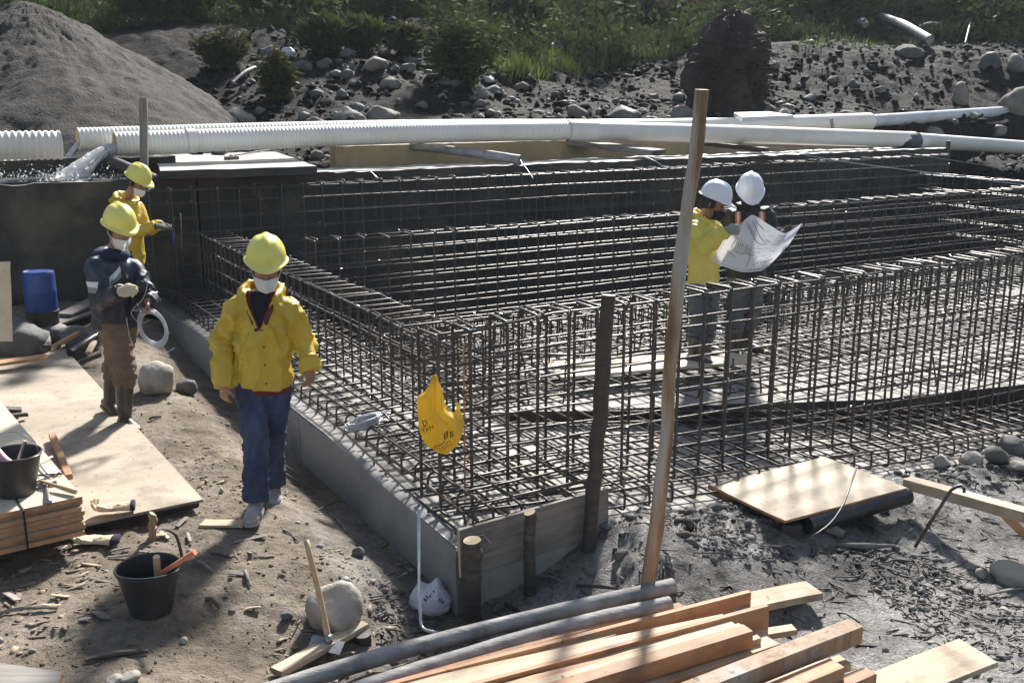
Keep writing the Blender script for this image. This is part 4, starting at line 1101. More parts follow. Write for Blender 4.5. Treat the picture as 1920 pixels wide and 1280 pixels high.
# boards the two engineers stand on
for k, (a, b, w_, lab) in enumerate((((1045, 704), (1408, 672), .24, 'pale board under the boots of the two engineers, nearer one'), ((1022, 684), (1400, 664), .22, 'pale board under the engineers, farther one'))):
    plank('walk_board', at(*a, .19 + .002 * k), at(*b, .19 + .002 * k), w_, .028, M_plyp, lab, 'board', 'boards under the engineers')
plank('grey_plank', W(9.4, 2.9, .20), W(12.6, 3.1, .20), .25, .03, M_woodg, 'grey plank lying on the rebar mat right of the engineers', 'plank')
# ================================================================== TIMBER, POSTS, SHEETS
# form board and its stakes at the near corner
z_ = lambda x, y: gz(x, y)
plank('form_board', W(-.01, -.035, .09), W(1.06, -.035, .125), .31, .03, M_woodg, 'grey form board nailed along the front of the footing corner', 'board', up=tuple(W(0, -1) - W(0, 0)), endmat=M_endgrain)
def post(px0, px1, Y0, Y1, r0, r1, mat, lab, name='post', endmat=M_endgrain, bend=0, n=16):
    a, b = aty(*px0, Y0), aty(*px1, Y1)
    mid = (a + b) / 2 + Vector((bend, 0, 0)); a2 = a - (b - a).normalized() * .25
    rr = random.Random(int(px0[0])); m_ = 9
    pts = [a2] + [a.lerp(b, k / m_) + Vector((bend * math.sin(2.2 * k / m_ * 3.1) * .6 + rr.gauss(0, .004 + bend * .12), rr.gauss(0, .004), 0)) * (0 if k in (0, m_) else 1) for k in range(m_ + 1)]
    rads = [r0] + [(r0 + (r1 - r0) * k / m_) * (rr.uniform(.92, 1.08) if b.z - a.z > .5 else 1) for k in range(m_ + 1)]
    return log(name, pts, rads, mat, lab, 'post', endmat=endmat, jit=.03)
post((885, 1090), (885, 1012), 5.42, 5.40, .054, .052, M_woodd, 'short thick round stake at the left end of the form board', 'round_stake')
post((993, 1050), (993, 960), 5.62, 5.60, .036, .035, M_woodd, 'thin dark round stake in the middle of the form board', 'round_stake')
post((1109, 962), (1141, 553), 5.86, 5.9, .046, .044, M_woodd, 'dark upright post standing at the right end of the form board', 'upright_post')
post((1216, 1083), (1316, 168), 5.42, 5.25, .041, .034, M_polewood, 'tall leaning peeled pole standing in the mud', 'tall_pole', bend=.016)

# plywood sheet propped over a black pipe, right
def sheet(name, corners, th, mat, lab, cat='plywood sheet', group=None, n=10, warp=.006, seed=0):
    A, B, Cc, D = [Vector(c) for c in corners]; mb = MB(); vs = []
    org = (A + B + Cc + D) / 4
    nrm = (B - A).cross(D - A).normalized()
    if nrm.z < 0: nrm = -nrm
    rr = random.Random(seed)
    for k in (0, 1):
        for i in range(n + 1):
            for j in range(n + 1):
                s, t = i / n, j / n
                p = (A * (1 - s) + B * s) * (1 - t) + (D * (1 - s) + Cc * s) * t
                p = p + nrm * (-th * k + warp * math.sin(3.0 * s + seed) * math.cos(2.3 * t + seed * 2)) - org
                if i in (0, n) or j in (0, n): p = p + Vector((rr.gauss(0, .001), rr.gauss(0, .001), 0))
                vs.append(p)
    q = (n + 1) ** 2; a_ = lambda i, j, k: i * (n + 1) + j + k * q
    fs, ms = [], []
    for i in range(n):
        for j in range(n):
            fs.append((a_(i, j, 0), a_(i + 1, j, 0), a_(i + 1, j + 1, 0), a_(i, j + 1, 0))); ms.append(0)
            fs.append((a_(i, j, 1), a_(i, j + 1, 1), a_(i + 1, j + 1, 1), a_(i + 1, j, 1))); ms.append(0)
    for i in range(n):
        for (p, r) in (((i, 0), (i + 1, 0)), ((i + 1, n), (i, n)), ((0, i + 1), (0, i)), ((n, i), (n, i + 1))):
            fs.append((a_(*p, 0), a_(*p, 1), a_(*r, 1), a_(*r, 0))); ms.append(1)
    mb.v = [tuple(v) for v in vs]; mb.f = fs; mb.m = ms
    bm_ = mb.mesh(name, [mat, M_woodo if mat is not M_plydirty else M_woodg], False)
    b2 = bmesh.new(); b2.from_mesh(bm_); bmesh.ops.recalc_face_normals(b2, faces=b2.faces); b2.to_mesh(bm_); b2.free()
    o = link(name, bm_); o.location = org
    return tag(o, lab, cat, group)
sheet('plywood_sheet', [at(1331, 908, .05), at(1472, 975, .02), at(1701, 914, .02), at(1546, 856, .07)], .02, M_ply, 'square plywood sheet propped on a black pipe at right', seed=3)
a, b = at(1512, 984, -.06), at(1700, 929, -.055)
log('black_pipe', [a, (a + b) / 2, b], [.062, .062, .062], M_blackpipe, 'black pipe under the near edge of the right plywood sheet', 'pipe', n=24, jit=0)
plank('wood_block', at(1462, 992, -.10), at(1500, 993, -.10), .12, .12, M_woodd, 'dark block under the near corner of the right plywood sheet', 'block')
plank('wood_block', at(1331, 914, -.04), at(1470, 980, -.07), .05, .06, M_woodo, 'brown batten under the left edge of the right plywood sheet', 'batten')
log('split_branch', [gp(1508, 990) + Vector((0, 0, .03)), gp(1545, 997) + Vector((0, 0, .04)), gp(1583, 1008) + Vector((0, 0, .02))], [.035, .04, .03], M_woodg, 'short split branch sticking out before the right plywood sheet', 'branch', endmat=M_woodd, jit=.12)
log('branch', [gp(1570, 1028) + Vector((0, 0, .01)), gp(1620, 1031) + Vector((0, 0, .02)), gp(1680, 1030) + Vector((0, 0, .015))], [.010, .022, .008], M_woodg, 'thin split stick lying in the mud below the right plywood sheet', 'stick', jit=.1)
# right beam with a batten under it
o = plank('timber_beam', at(1702, 905, -.02), at(1960, 975, .06), .11, .075, M_woodp, 'pale squared beam reaching in from the right edge', 'beam', endmat=M_woodo, roll=.0)
plank('timber_batten', at(1880, 962, -.03), at(1950, 1030, -.28), .07, .06, M_woodo, 'short brown leg slanting under the right beam', 'batten')

# lumber pile in the foreground
def lum(a, b, w_, t_, z0, z1, mat, lab, ext=1.0, roll=0, name='timber_plank', cat='plank', endm=None, group='sawn timber pile in the foreground'):
    p, q = at(*a, z0), at(*b, z1)
    p = p - (q - p).normalized() * ext
    return plank(name, p, q, w_, t_, mat, lab, cat, group, endmat=endm or mat, roll=roll, warp=.008)
GZ = -.27
PO, PP = M_woodo, M_woodp
log('grey_pole', [at(420, 1322, -.12), at(640, 1252, -.12), at(900, 1180, -.11), at(1262, 1098, -.09)], [.044, .046, .043, .047], M_barkgrey, 'grey barked pole farthest from the sawn timber', 'pole', endmat=M_woodd, jit=.05)
log('grey_pole', [at(560, 1330, -.12), at(800, 1252, -.11), at(1040, 1180, -.10), at(1256, 1131, -.09)], [.044, .046, .045, .043], M_barkgrey, 'pale grey pole lying against the sawn timber', 'pole', endmat=M_woodd, jit=.05)
log('grey_pole', [at(540, 1330, -.22), at(640, 1292, -.21), at(702, 1266, -.19)], [.024, .025, .022], M_bark, 'short round stick end at the bottom edge beside the poles', 'pole', endmat=M_endgrain)
lum((700, 1305), (1190, 1163), .05, .10, -.15, -.15, PO, 'dark orange plank on edge next to the pale grey pole')
lum((1080, 1180), (1276, 1141), .06, .07, -.14, -.14, PO, 'short orange plank end behind the first plank on edge', .1)
lum((740, 1300), (1405, 1125), .035, .13, -.14, -.12, PO, 'orange plank on edge, longest of the left planks')
lum((800, 1330), (1436, 1152), .035, .14, -.12, -.11, PO, 'reddish plank on edge in front of the longest one')
lum((860, 1290), (1378, 1176), .24, .03, -.095, -.085, PP, 'wide saw marked board lying flat in the pile')
lum((1330, 1150), (1526, 1108), .17, .045, -.17, -.17, PP, 'pale sunlit board end poking out beyond the pile', .3, endm=M_woodd)
lum((900, 1322), (1392, 1182), .05, .05, -.05, -.04, PP, 'pale squared batten behind the thick brown beam')
lum((930, 1340), (1400, 1190), .085, .095, -.05, -.03, PO, 'thick brown beam with a square cut end', name='timber_beam', cat='beam')
lum((1290, 1210), (1490, 1178), .07, .035, -.19, -.19, PP, 'small pale batten end right of the thick brown beam', .5)
lum((1060, 1340), (1450, 1208), .10, .07, -.12, -.12, PP, 'pale sunlit timber in front of the thick brown beam')
lum((1160, 1352), (1604, 1185), .10, .10, -.05, -.03, M_bark, 'long knotty beam reaching farthest right', name='timber_beam', cat='beam', endm=M_endgrain)
lum((840, 1312), (1345, 1196), .07, .025, -.075, -.065, PO, 'thin reddish lath lying on the wide saw marked board')
lum((980, 1345), (1424, 1200), .04, .06, -.09, -.08, PP, 'narrow pale lath between the thick brown beam and the sunlit timber')
lum((720, 1322), (1150, 1190), .06, .025, -.115, -.11, PP, 'short pale lath beside the pale grey pole')
lum((1120, 1352), (1500, 1215), .05, .04, -.13, -.12, PO, 'orange lath wedged before the long knotty beam')
lum((1300, 1330), (1582, 1240), .09, .05, -.17, -.17, PP, 'pale batten below the long knotty beam')
lum((1330, 1355), (1570, 1260), .10, .09, -.12, -.10, PO, 'brown squared end in the lower right of the pile')
lum((1480, 1330), (1632, 1266), .08, .07, -.15, -.14, PO, 'short orange block end at the bottom right of the pile', .3)
lum((1560, 1330), (1835, 1226), .26, .03, -.24, -.16, PP, 'separate pale board tilted at the lower right', .4, endm=M_woodd, group=None)
o = plank('small_plank', gp(520, 1276) + Vector((0, 0, .035)), gp(682, 1186) + Vector((0, 0, .05)), .085, .035, PP, 'short pale plank lying below the round rock', 'plank', endmat=M_woodg)
log('cut_stump', [gp(680, 1205) + Vector((0, .02, -.08)), gp(680, 1205) + Vector((0, 0, .05))], [.05, .048], M_woodd, 'small dark cut stump beside the round rock', 'stump', endmat=M_woodg, n=12)
sheet('board', [at(-80, 1345, .07), at(104, 1290, .07), at(118, 1256, .075), at(-60, 1234, .075)], .03, M_woodg, 'brown weathered board at the bottom left corner', 'board', seed=2)

# plywood on the ground, left
A, B = at(122, 653, .09), at(381, 936, .07)
ab = (B - A); perp = Vector((-ab.y, ab.x, 0)).normalized()
if perp.x > 0: perp = -perp
sheet('plywood_sheet', [A, B, B + perp * 1.62, A + perp * 1.62], .018, M_plydirty, 'large muddy plywood sheet the man in the dark jacket stands on', seed=1, n=14)
plank('support_batten', at(150, 990, -.02), at(372, 944, .00), .06, .05, M_woodd, 'dark batten under the near edge of the large plywood sheet', 'batten')
post((286, 995), (286, 962), 5.92, 5.92, .024, .022, M_bark, 'small round peg in front of the large plywood sheet', 'round_peg')
# stack of plywood sheets
T0, T1 = at(153, 930, .36), at(-8, 742, .36)
ed = (T1 - T0).normalized(); pr = Vector((-ed.y, ed.x, 0)); pr = pr if pr.x < 0 else -pr
LAY = ['topmost pale plywood sheet of the stack under the bucket', 'second sheet from the top of the plywood stack', 'third sheet from the top of the plywood stack', 'fourth sheet from the top of the plywood stack',
       'fifth sheet from the top of the plywood stack', 'sixth sheet from the top of the plywood stack', 'seventh sheet from the top of the plywood stack', 'lowest sheet of the plywood stack at left']
zt_ = .36
for k in range(8):
    s = Vector((random.uniform(-.012, .012), random.uniform(-.012, .012), 0)) - ed * random.uniform(-.012, .02)
    z = zt_ - k * .0305
    c = [T0 + s, T1 + s, T1 + pr * 1.25 + s, T0 + pr * 1.25 + s]
    sheet('plywood_sheet', [Vector((p.x, p.y, z)) for p in c], .027, M_plyp if k == 0 else M_ply, LAY[k], group='stacked plywood sheets', n=6, warp=.001, seed=k)
for off, lab in ((.33, 'dark strap wrapped round the plywood stack near its corner'),):
    p = T0 + pr * off; mb = MB()
    mb.tube([p + ed * 1.2 + Vector((0, 0, .006)), p + Vector((0, 0, .006)), p - ed * .03 + Vector((0, 0, .0)), p - ed * .03 + Vector((0, 0, -.24))], [(.006, .002)] * 4, 6, side=tuple(pr))
    o = mb.build('strap', M_navycloth); tag(o, lab, 'strap')
# planks and scraps between the stack and the tank wall
plank('plank', at(-40, 684, .16), at(88, 670, .16), .16, .03, M_woodo, 'reddish plank lying on the far edge of the large plywood sheet', 'plank', endmat=M_woodd)
o = plank('plank', at(98, 815, .12), at(130, 895, .12), .05, .04, M_woodo, 'narrow reddish batten lying beside the plywood stack', 'batten')
plank('wood_block', at(2, 768, .15), at(40, 768, .13), .10, .035, M_woodd, 'dark flat offcut on the plywood left of the boots, upper one', 'offcut')
plank('wood_block', at(14, 782, .13), at(50, 776, .12), .05, .03, M_woodd, 'dark flat offcut on the plywood left of the boots, lower one', 'offcut')
sheet('leaning_board', [onv(-40, 640, 5.6), onv(24, 640, 5.6), onv(19, 490, 5.75), onv(-40, 492, 5.75)], .02, M_plyp, 'pale plywood board standing upright at the left edge', 'board', seed=5)
SCR = [((40, 628), (172, 580), .24, .03, .22, M_woodg, 'wide grey board leaning in the scrap heap below the blue drum'),
       ((32, 630), (180, 590), .10, .06, .16, M_woodd, 'grey beam lying below the wide scrap board'), ((100, 650), (180, 604), .05, .04, .2, M_woodo, 'brown batten pointing into the scrap heap'),
       ((8, 640), (110, 652), .05, .03, .12, M_woodd, 'dark slat lying along the foot of the scrap heap'), ((120, 590), (182, 560), .20, .03, .3, M_woodg, 'pale scrap board behind the man in the dark jacket'),
       ((150, 678), (190, 664), .06, .04, .06, M_woodd, 'dark offcut by the corner of the large plywood sheet'), ((165, 662), (176, 640), .06, .03, .1, M_woodp, 'small pale offcut in the shadowed scrap heap'),
       ((60, 600), (180, 570), .06, .04, .22, M_woodd, 'dark bar lying across the top of the scrap heap')]
for a, b, w_, t_, z, m_, lab in SCR:
    plank('scrap_plank', at(*a, z), at(*b, z + .06), w_, t_, m_, lab, 'plank', 'scrap timber by the tank wall')
a, b = at(132, 662, .12), at(195, 622, .2)
log('black_pipe', [a, (a + b) / 2 + Vector((0, 0, .01)), b], [.045] * 3, M_blackpipe, 'black pipe end in the scrap heap beside the plywood', 'pipe', n=16, jit=0)
for k, (x, y, w_, lab) in enumerate(((30, 560, 60, 'dark rock left of the blue drum'), (55, 615, 44, 'grey rock under the scrap boards'), (25, 600, 40, 'low rock beside the upright board'), (160, 640, 22, 'pale stone in the scrap heap'), (135, 545, 40, 'tan block right of the blue drum'))):
    p = onv(x, y + 10, 6.6); p.z = gz(p.x, p.y); rock('stone', p, w_ / 200, w_ / 230, w_ / 260, 400 + k, M_stone, lab, 'stone', None, .25, 3, 3, .2)
# blue drum
dp = onv(78, 574, 7.0); dp.z = gz(dp.x, dp.y) + .16
t = thing('blue_drum', 'blue plastic drum with a dark rusty base by the tank wall', 'drum', dp)
mb = MB(); R_ = .165
mb.lathe([(R_ * .98, .16), (R_, .17), (R_, .36), (R_ * 1.03, .375), (R_ * 1.0, .39), (R_, .55), (R_ * .97, .585), (R_ * .90, .60), (R_ * .86, .59), (.001, .59)], 32); mb.build('body', M_blue, t, True, None, .7)
mb = MB(); mb.lathe([(.001, 0), (R_ * .95, 0), (R_ * .99, .02), (R_ * 1.0, .14), (R_ * 1.04, .15), (R_ * 1.04, .165), (R_ * .98, .168)], 32); mb.build('base', M_woodd, t, True, None, .7)
rock('stone', Vector((dp.x, dp.y, dp.z - .17)), .28, .22, .12, 420, M_stone, 'dark flat rock under the blue drum', 'stone', None, .2, 2, 3, .15)

# rocks near the footing
p = gp(296, 735); rock('rock', p, .21, .17, .17, 431, M_stonetan, 'angular pale rock against the footing behind the dark jacket man', 'rock', None, .14, 7, 4, .12, .5)
p = gp(352, 738); rock('rock', p, .10, .10, .09, 432, M_stone, 'smaller dark rock tucked behind the angular rock', 'rock', None, .25, 2, 3, .2)
p = gp(622, 1204); rock('rock', p + Vector((0, .13, 0)), .19, .15, .155, 433, M_stonetan, 'round topped tan rock behind the hoe handle', 'rock', None, .12, 5, 4, .12, 1.2)
RK = [(925, 1095, 90, 60, 'dark wedge rock beside the thick round stake'), (1040, 1028, 60, 20, 'flat dark rock under the form board'), (1895, 1092, 84, 40, 'pale smooth stone at the right edge of the mud'),
      (1765, 875, 30, 26, 'tan rounded stone in the mud by the right beam'), (1868, 862, 52, 30, 'grey oval stone by the footing edge at far right, nearer'), (1895, 850, 56, 36, 'big grey stone by the footing edge at far right, behind'),
      (1702, 872, 12, 20, 'small upright pale pebble in the dark bank, left'), (1714, 868, 12, 22, 'small upright pale pebble in the dark bank, right'), (1908, 880, 40, 14, 'flat pale slab at the right edge below the stones'),
      (1820, 872, 44, 30, 'mud covered stone between the tan stone and oval stone'), (1754, 888, 12, 8, 'tiny white stone below the tan rounded stone'), (1838, 1082, 22, 18, 'muddy clod like stone beside the pale smooth stone'),
      (672, 1045, 26, 20, 'small earthy stone by the footing flank'), (245, 1278, 40, 16, 'white stone cut by the bottom edge, right'), (215, 1282, 36, 14, 'white stone cut by the bottom edge, left'),
      (1885, 1148, 22, 8, 'flat pale stone on the mud at right'), (538, 1160, 22, 14, 'dirt clod left of the round topped rock'), (345, 1205, 16, 9, 'pale pebble right of the black bucket'), (1135, 985, 50, 16, 'long flat stone at the foot of the dark post')]
for k, (x, y, w_, h_, lab) in enumerate(RK):
    p = gp(x, y); s = (p.y + .5) / FPX
    rock('stone', p, w_ * s / 2, w_ * s / 2.4, max(h_ * s / 1.7, .02), 450 + k, M_stonetan if 'tan' in lab or 'pale' in lab or 'white' in lab else M_stone, lab, 'stone', None, .18, 2, 3, .2, k)
# ================================================================== SMALL THINGS
def bucket(p, s, label, handle_side=1):
    t = thing('bucket', label, 'bucket', p, 'black rubber builder buckets')
    mb = MB(); h, r0, r1 = .275 * s, .115 * s, .172 * s
    mb.lathe([(.001, .004), (r0 - .006, .004), (r0, 0.0), (r0 + (r1 - r0) * .5, h * .5), (r1, h - .02), (r1 + .006, h - .018), (r1 + .009, h - .006), (r1 + .004, h), (r1 - .004, h - .004), (r0 + (r1 - r0) * .5 - .006, h * .5), (r0 - .008, .012), (.001, .012)], 40)
    mb.build('body', M_black, t, True, None, .8)
    mb = MB(); q = [Vector((math.cos(a) * (r1 + .008), math.sin(a) * .02 , h - .02)) for a in (0, math.pi)]
    arc = [Vector((math.cos(a) * (r1 + .010), -math.sin(a) * r1 * .92 * handle_side, h - .012 + math.sin(a) * .012)) for a in np.linspace(0, math.pi, 24)]
    mb.tube(arc, .003, 6); mb.build('handle', M_tool, t, True)
    return t, h, r0, r1
bp = gp(272, 1173); bp.z += .005
t1, h1, _, r1_ = bucket(bp + Vector((0, .11, 0)), .95, 'black rubber bucket standing on the earth with tools inside')
c = bp + Vector((0, .11, 0))
mb = MB(); a, b = c + Vector((.03, .05, .03)), c + Vector((.055, -.01, .32)); mb.tube(catmull([a, (a + b) / 2, b], 3), [.016, .017, .018, .019, .019, .019, .018], 12, capmi=1)
tag(mb.build('tool_handle', [M_handle, M_endgrain], None, True, a, .8), 'round wooden tool handle standing up in the bucket on the earth', 'handle')
t = thing('trowel', 'trowel with an orange grip leaning out of the bucket on the earth', 'trowel', c + Vector((.06, -.03, .2)))
M_, L_2 = from_to((0, 0, .02), (.18, -.015, .14), (0, 0, 1)); mb = MB(); mb.box(M_, L_2, .028, .022); mb.build('grip', M_redh, t)
M_, L_2 = from_to((.165, -.014, .13), (.215, -.018, .165)); mb = MB(); mb.box(M_, L_2, .034, .028); mb.build('grip_end', M_redh, t)
M_, L_2 = from_to((-.05, .01, -.03), (.02, 0, .03)); mb = MB(); mb.box(M_, L_2, .07, .003); mb.build('blade', M_tool, t)
log('bent_bar', [c + Vector((.17, .06, .26)), c + Vector((.15, .075, .36)), c + Vector((.125, .085, .41)), c + Vector((.06, .1, .43))], [.009, .009, .008, .002], M_black, 'dark rubber covered bucket grip standing up behind the bucket', 'grip', n=8, jit=0)
# bucket on the plywood stack, cut by the left edge
bp2 = at(16, 935, .365)
t2, h2, _, _ = bucket(bp2 + Vector((0, .1, 0)), .93, 'black bucket on the plywood stack cut by the left edge')
c = bp2 + Vector((0, .1, 0))
log('wire_loop', [c + Vector((.15 * math.cos(a), .02, .25 + .13 * math.sin(a))) for a in np.linspace(0, math.pi, 12)], [.002] * 12, M_tool, 'thin wire handle raised over the bucket at the left edge', 'wire', n=5, jit=0)
log('steel_bar', [c + Vector((.0, .0, .12)), c + Vector((.075, .03, .32))], [.012, .012], M_tool, 'blue grey steel bar standing in the bucket at the left edge', 'bar', n=8, jit=0)
log('tool_handle', [c + Vector((.06, -.07, .19)), c + Vector((-.02, -.04, .22)), c + Vector((-.09, 0, .27))], [.02, .024, .024], M_pink, 'pink tool grip in the bucket at the left edge', 'handle', n=10, jit=0)
# hammers and bars on the stack
def hammer(p_head, p_end, label, hm=M_handle):
    p_head, p_end = Vector(p_head), Vector(p_end)
    t = thing('hammer', label, 'hammer', p_head)
    d_ = p_end - p_head; side = Vector((-d_.y, d_.x, 0)).normalized()
    mb = MB(); mb.tube(catmull([-d_ * .06, d_ * .3, d_ * .7, d_], 4), [.010] * 6 + [.0125, .0145, .016, .017, .018, .0175, .016], 10); mb.build('handle', hm, t, True)
    mb = MB(); mb.tube([side * .062, side * .045, side * .038, side * .012, -side * .012], [.016, .016, .010, .014, .012], 12); mb.build('face', M_tool, t, True, None, .7)
    for s_ in (-1, 1):
        mb = MB(); dd = d_.normalized()
        mb.tube(catmull([-side * .005 + dd * .006 * s_, -side * .045 + dd * .009 * s_ + Vector((0, 0, .008)), -side * .085 + dd * .013 * s_ - Vector((0, 0, .012))], 4), [(.008, .010)] * 5 + [(.006, .006), (.005, .004), (.004, .003), (.002, .002)], 8); mb.build('claw', M_tool, t, True)
    return t
hammer(at(72, 900, .40), at(142, 922, .385), 'claw hammer with a wooden handle on the plywood stack')
hammer(at(86, 908, .375), at(92, 942, .375), 'steel handled hammer lying under the claw hammer', M_tool)
log('bent_rod', [at(114, 882, .372), at(96, 893, .372), at(76, 872, .38), at(82, 862, .38), at(98, 856, .375)], [.006] * 5, M_tool, 'bent hook shaped rod on the plywood stack', 'rod', n=6, jit=0, k=3)
log('steel_rod', [at(52, 892, .372), at(84, 890, .372), at(117, 888, .372)], [.007] * 3, M_black, 'dark straight rod on the plywood stack behind the hammer', 'rod', n=6, jit=0)

# hands and gloves share one generator
def hand(mb, wrist, dirn, normal, side, curl=.35, sc=1.0, fat=1.0, thumb=.5, spread=.1):
    """palm plane normal points out of the palm; side is the thumb's side"""
    w_ = Vector(wrist); d_ = Vector(dirn).normalized(); nn = Vector(normal); nn = (nn - d_ * nn.dot(d_)).normalized(); s_ = d_.cross(nn).normalized()
    if s_.dot(Vector(side)) < 0: s_ = -s_
    L = .088 * sc
    mb.tube(catmull([w_ - d_ * .03 * sc, w_ + d_ * .01 * sc, w_ + d_ * L * .55, w_ + d_ * L * 1.02], 3),
            [(.028 * sc * fat, .021 * sc * fat)] * 3 + [(.034 * sc * fat, .020 * sc * fat), (.040 * sc * fat, .019 * sc * fat), (.043 * sc * fat, .017 * sc * fat), (.044 * sc * fat, .016 * sc * fat), (.043 * sc * fat, .014 * sc * fat), (.040 * sc * fat, .011 * sc * fat), (.036 * sc * fat, .009 * sc * fat)], 12, side=tuple(s_))
    for k, (o_, l_) in enumerate(((.033, .072), (.011, .080), (-.011, .075), (-.032, .058))):
        base = w_ + d_ * (L * .93 - abs(o_ - .005) * .2 * sc) + s_ * o_ * sc
        ang = 0; p = base - d_ * .015 * sc; pts = [p, base]; cur = d_ + s_ * (o_ * spread * 8)
        cur.normalize()
        cc = curl * (1 + .15 * k) if not isinstance(curl, (list, tuple)) else curl[k]
        for seg, f in enumerate((.45, .32, .23)):
            ang += cc * (.8, 1.1, .8)[seg]
            q = (cur * math.cos(ang) + nn * math.sin(ang)); p = pts[-1] + q * l_ * f * sc; pts.append(p)
        mb.tube(pts, [.0095 * sc * fat, .0095 * sc * fat, .0088 * sc * fat, .008 * sc * fat, .006 * sc * fat], 8)
    base = w_ + d_ * .018 * sc + s_ * .024 * sc
    t1_ = (d_ * .62 + s_ * .70 + nn * .25).normalized(); t2_ = (d_ * .85 + s_ * (.35 - .5 * thumb) + nn * (.25 + thumb * .5)).normalized()
    mb.tube(catmull([base - t1_ * .01, base + t1_ * .042 * sc, base + t1_ * .042 * sc + t2_ * .032 * sc, base + t1_ * .042 * sc + t2_ * .055 * sc], 2), [.014 * sc * fat, .0135 * sc * fat, .0125 * sc * fat, .0115 * sc * fat, .0105 * sc * fat, .0095 * sc * fat, .007 * sc * fat], 9)
def loose_glove(p, yaw, label, curl, sc=1.15):
    t = thing('work_glove', label, 'glove', p, 'beige work gloves dropped near the stack')
    mb = MB(); d_ = Vector((math.cos(yaw), math.sin(yaw), 0))
    hand(mb, (0, 0, .03), d_, (0, 0, 1), (-d_.y, d_.x, 0), curl, sc, 1.12, .4, .2)
    mb.tube(catmull([Vector((0, 0, .03)) + d_ * .02, Vector((0, 0, .028)) - d_ * .05, Vector((0, 0, .03)) - d_ * .10], 4), [(.042, .022), (.044, .022), (.046, .023), (.048, .024), (.05, .026), (.053, .027), (.055, .028), (.057, .029), (.058, .030)], 14, side=(-d_.y, d_.x, 0))
    me = remeshed(mb.mesh('g', M_glove), .005, 'glove_body', M_glove, 2)
    me = displace(me, lambda co, no: co + no * (.004 * fbm(co * 45, 3, 3))[:, None])
    link('glove_body', me, t)
    mb = MB(); mb.tube([Vector((0, 0, .03)) - d_ * .092, Vector((0, 0, .03)) - d_ * .115], [(.060, .031), (.062, .032)], 16, side=(-d_.y, d_.x, 0)); mb.build('cuff', M_navyblue, t, True)
loose_glove(at(218, 958, .09), math.radians(195), 'beige work glove lying on the edge of the large plywood sheet', .55)
loose_glove(gp(186, 1022), math.radians(178), 'beige work glove lying on the earth below the plywood', .3)

# coils of tie wire
def coil_mesh(R, r, loops, seed, squash=(1, 1), wr=.0022):
    rr = random.Random(seed); mb = MB()
    for k in range(loops):
        R_k = R + rr.gauss(0, r * .55); dz = rr.gauss(0, r * .7); ph = rr.uniform(0, 6.28); e_ = rr.uniform(-.05, .05)
        pts = [Vector((math.cos(a) * R_k * squash[0] * (1 + e_), math.sin(a) * R_k * squash[1], dz + .3 * r * math.sin(2 * a + ph))) for a in np.linspace(0, 6.283, 30, endpoint=False)]
        mb.tube(pts, wr, 4, closed=True)
    for k in range(4):
        a = rr.uniform(0, 6.28); p = Vector((math.cos(a) * R * squash[0], math.sin(a) * R * squash[1], 0))
        mb.tube(catmull([p, p * 1.15 + Vector((rr.gauss(0, .03), rr.gauss(0, .03), .03)), p * 1.3 + Vector((rr.gauss(0, .06), rr.gauss(0, .06), .02))], 4), wr, 4)
    return mb
o = coil_mesh(.125, .018, 46, 3, (1.0, .34), .0026).build('wire_coil', M_wire, None, True)
o.location = at(682, 789, .385); o.rotation_euler = (.18, -.12, .62); tag(o, 'flattened coil of shiny tie wire lying on the left rebar mat', 'wire coil')
o = coil_mesh(.03, .006, 16, 5, (1, .8), .002).build('wire_coil', M_wire, None, True)
o.location = W(.05, .02, .19); o.rotation_euler = (.3, .2, 0); tag(o, 'small loop of tie wire lying on the near corner of the footing', 'wire coil')
# bag hung on the near cage
BY = 5.78
t = thing('plastic_bag', 'yellow plastic carrier bag hanging from the near cage corner', 'bag', aty(815, 708, BY))
org = t.location.copy()
lev = [(704, 812, 817), (712, 810, 820), (725, 804, 824), (738, 795, 828), (744, 785, 829), (752, 784, 831), (762, 784, 833), (770, 784, 837), (778, 785, 850), (788, 787, 866), (800, 788, 868), (812, 791, 866), (822, 795, 862), (830, 798, 858), (836, 806, 852), (841, 816, 847), (846, 826, 840)]
mb = MB(); vs = []; n = 40
for (y, xl, xr) in lev:
    L_a, R_a = aty(xl, y, BY), aty(xr, y, BY); c = (L_a + R_a) / 2; hw = (R_a - L_a).length / 2
    for j in range(n):
        a = 2 * math.pi * j / n
        dpt = min(.085, hw * .75 + .004)
        fold = 1 + .26 * math.sin(7 * a + y * .02) * math.sin(a) + .14 * math.sin(13 * a + 1 + y * .015)
        vs.append(c + Vector((math.cos(a) * hw, -math.sin(a) * dpt * fold, 0)) - org)
m_ = len(lev)
mb.add(vs, [(i * n + j, (i + 1) * n + j, (i + 1) * n + (j + 1) % n, i * n + (j + 1) % n) for i in range(m_ - 1) for j in range(n)] + [tuple(range(n)), tuple((m_ - 1) * n + j for j in reversed(range(n)))])
ear = [aty(x, y, BY + .005) - org for x, y in ((853, 800), (857, 786), (858, 774), (859, 764), (857, 754))]
mb.tube(catmull(ear, 3), [(.045, .03)] * 3 + [(.036, .028), (.03, .024), (.025, .02), (.018, .014), (.012, .010), (.008, .006), (.005, .004), (.004, .003), (.003, .003), (.001, .001)], 12, side=(1, 0, 0))
bag = mb.build('bag_body', M_ybag, t, True)
bm = bmesh.new(); bm.from_mesh(bag.data); bmesh.ops.subdivide_edges(bm, edges=bm.edges, cuts=1, use_grid_fill=True); bmesh.ops.recalc_face_normals(bm, faces=bm.faces); bm.to_mesh(bag.data); bm.free()
bag.data.update()
displace(bag.data, lambda co, no: co + no * (.009 * (1 - 2 * np.abs(fbm(co * np.array([15, 15, 6]), 4, 4))) + .004 * fbm(co * 40, 2, 6))[:, None])
bag.data.polygons.foreach_set('use_smooth', np.ones(len(bag.data.polygons), bool))
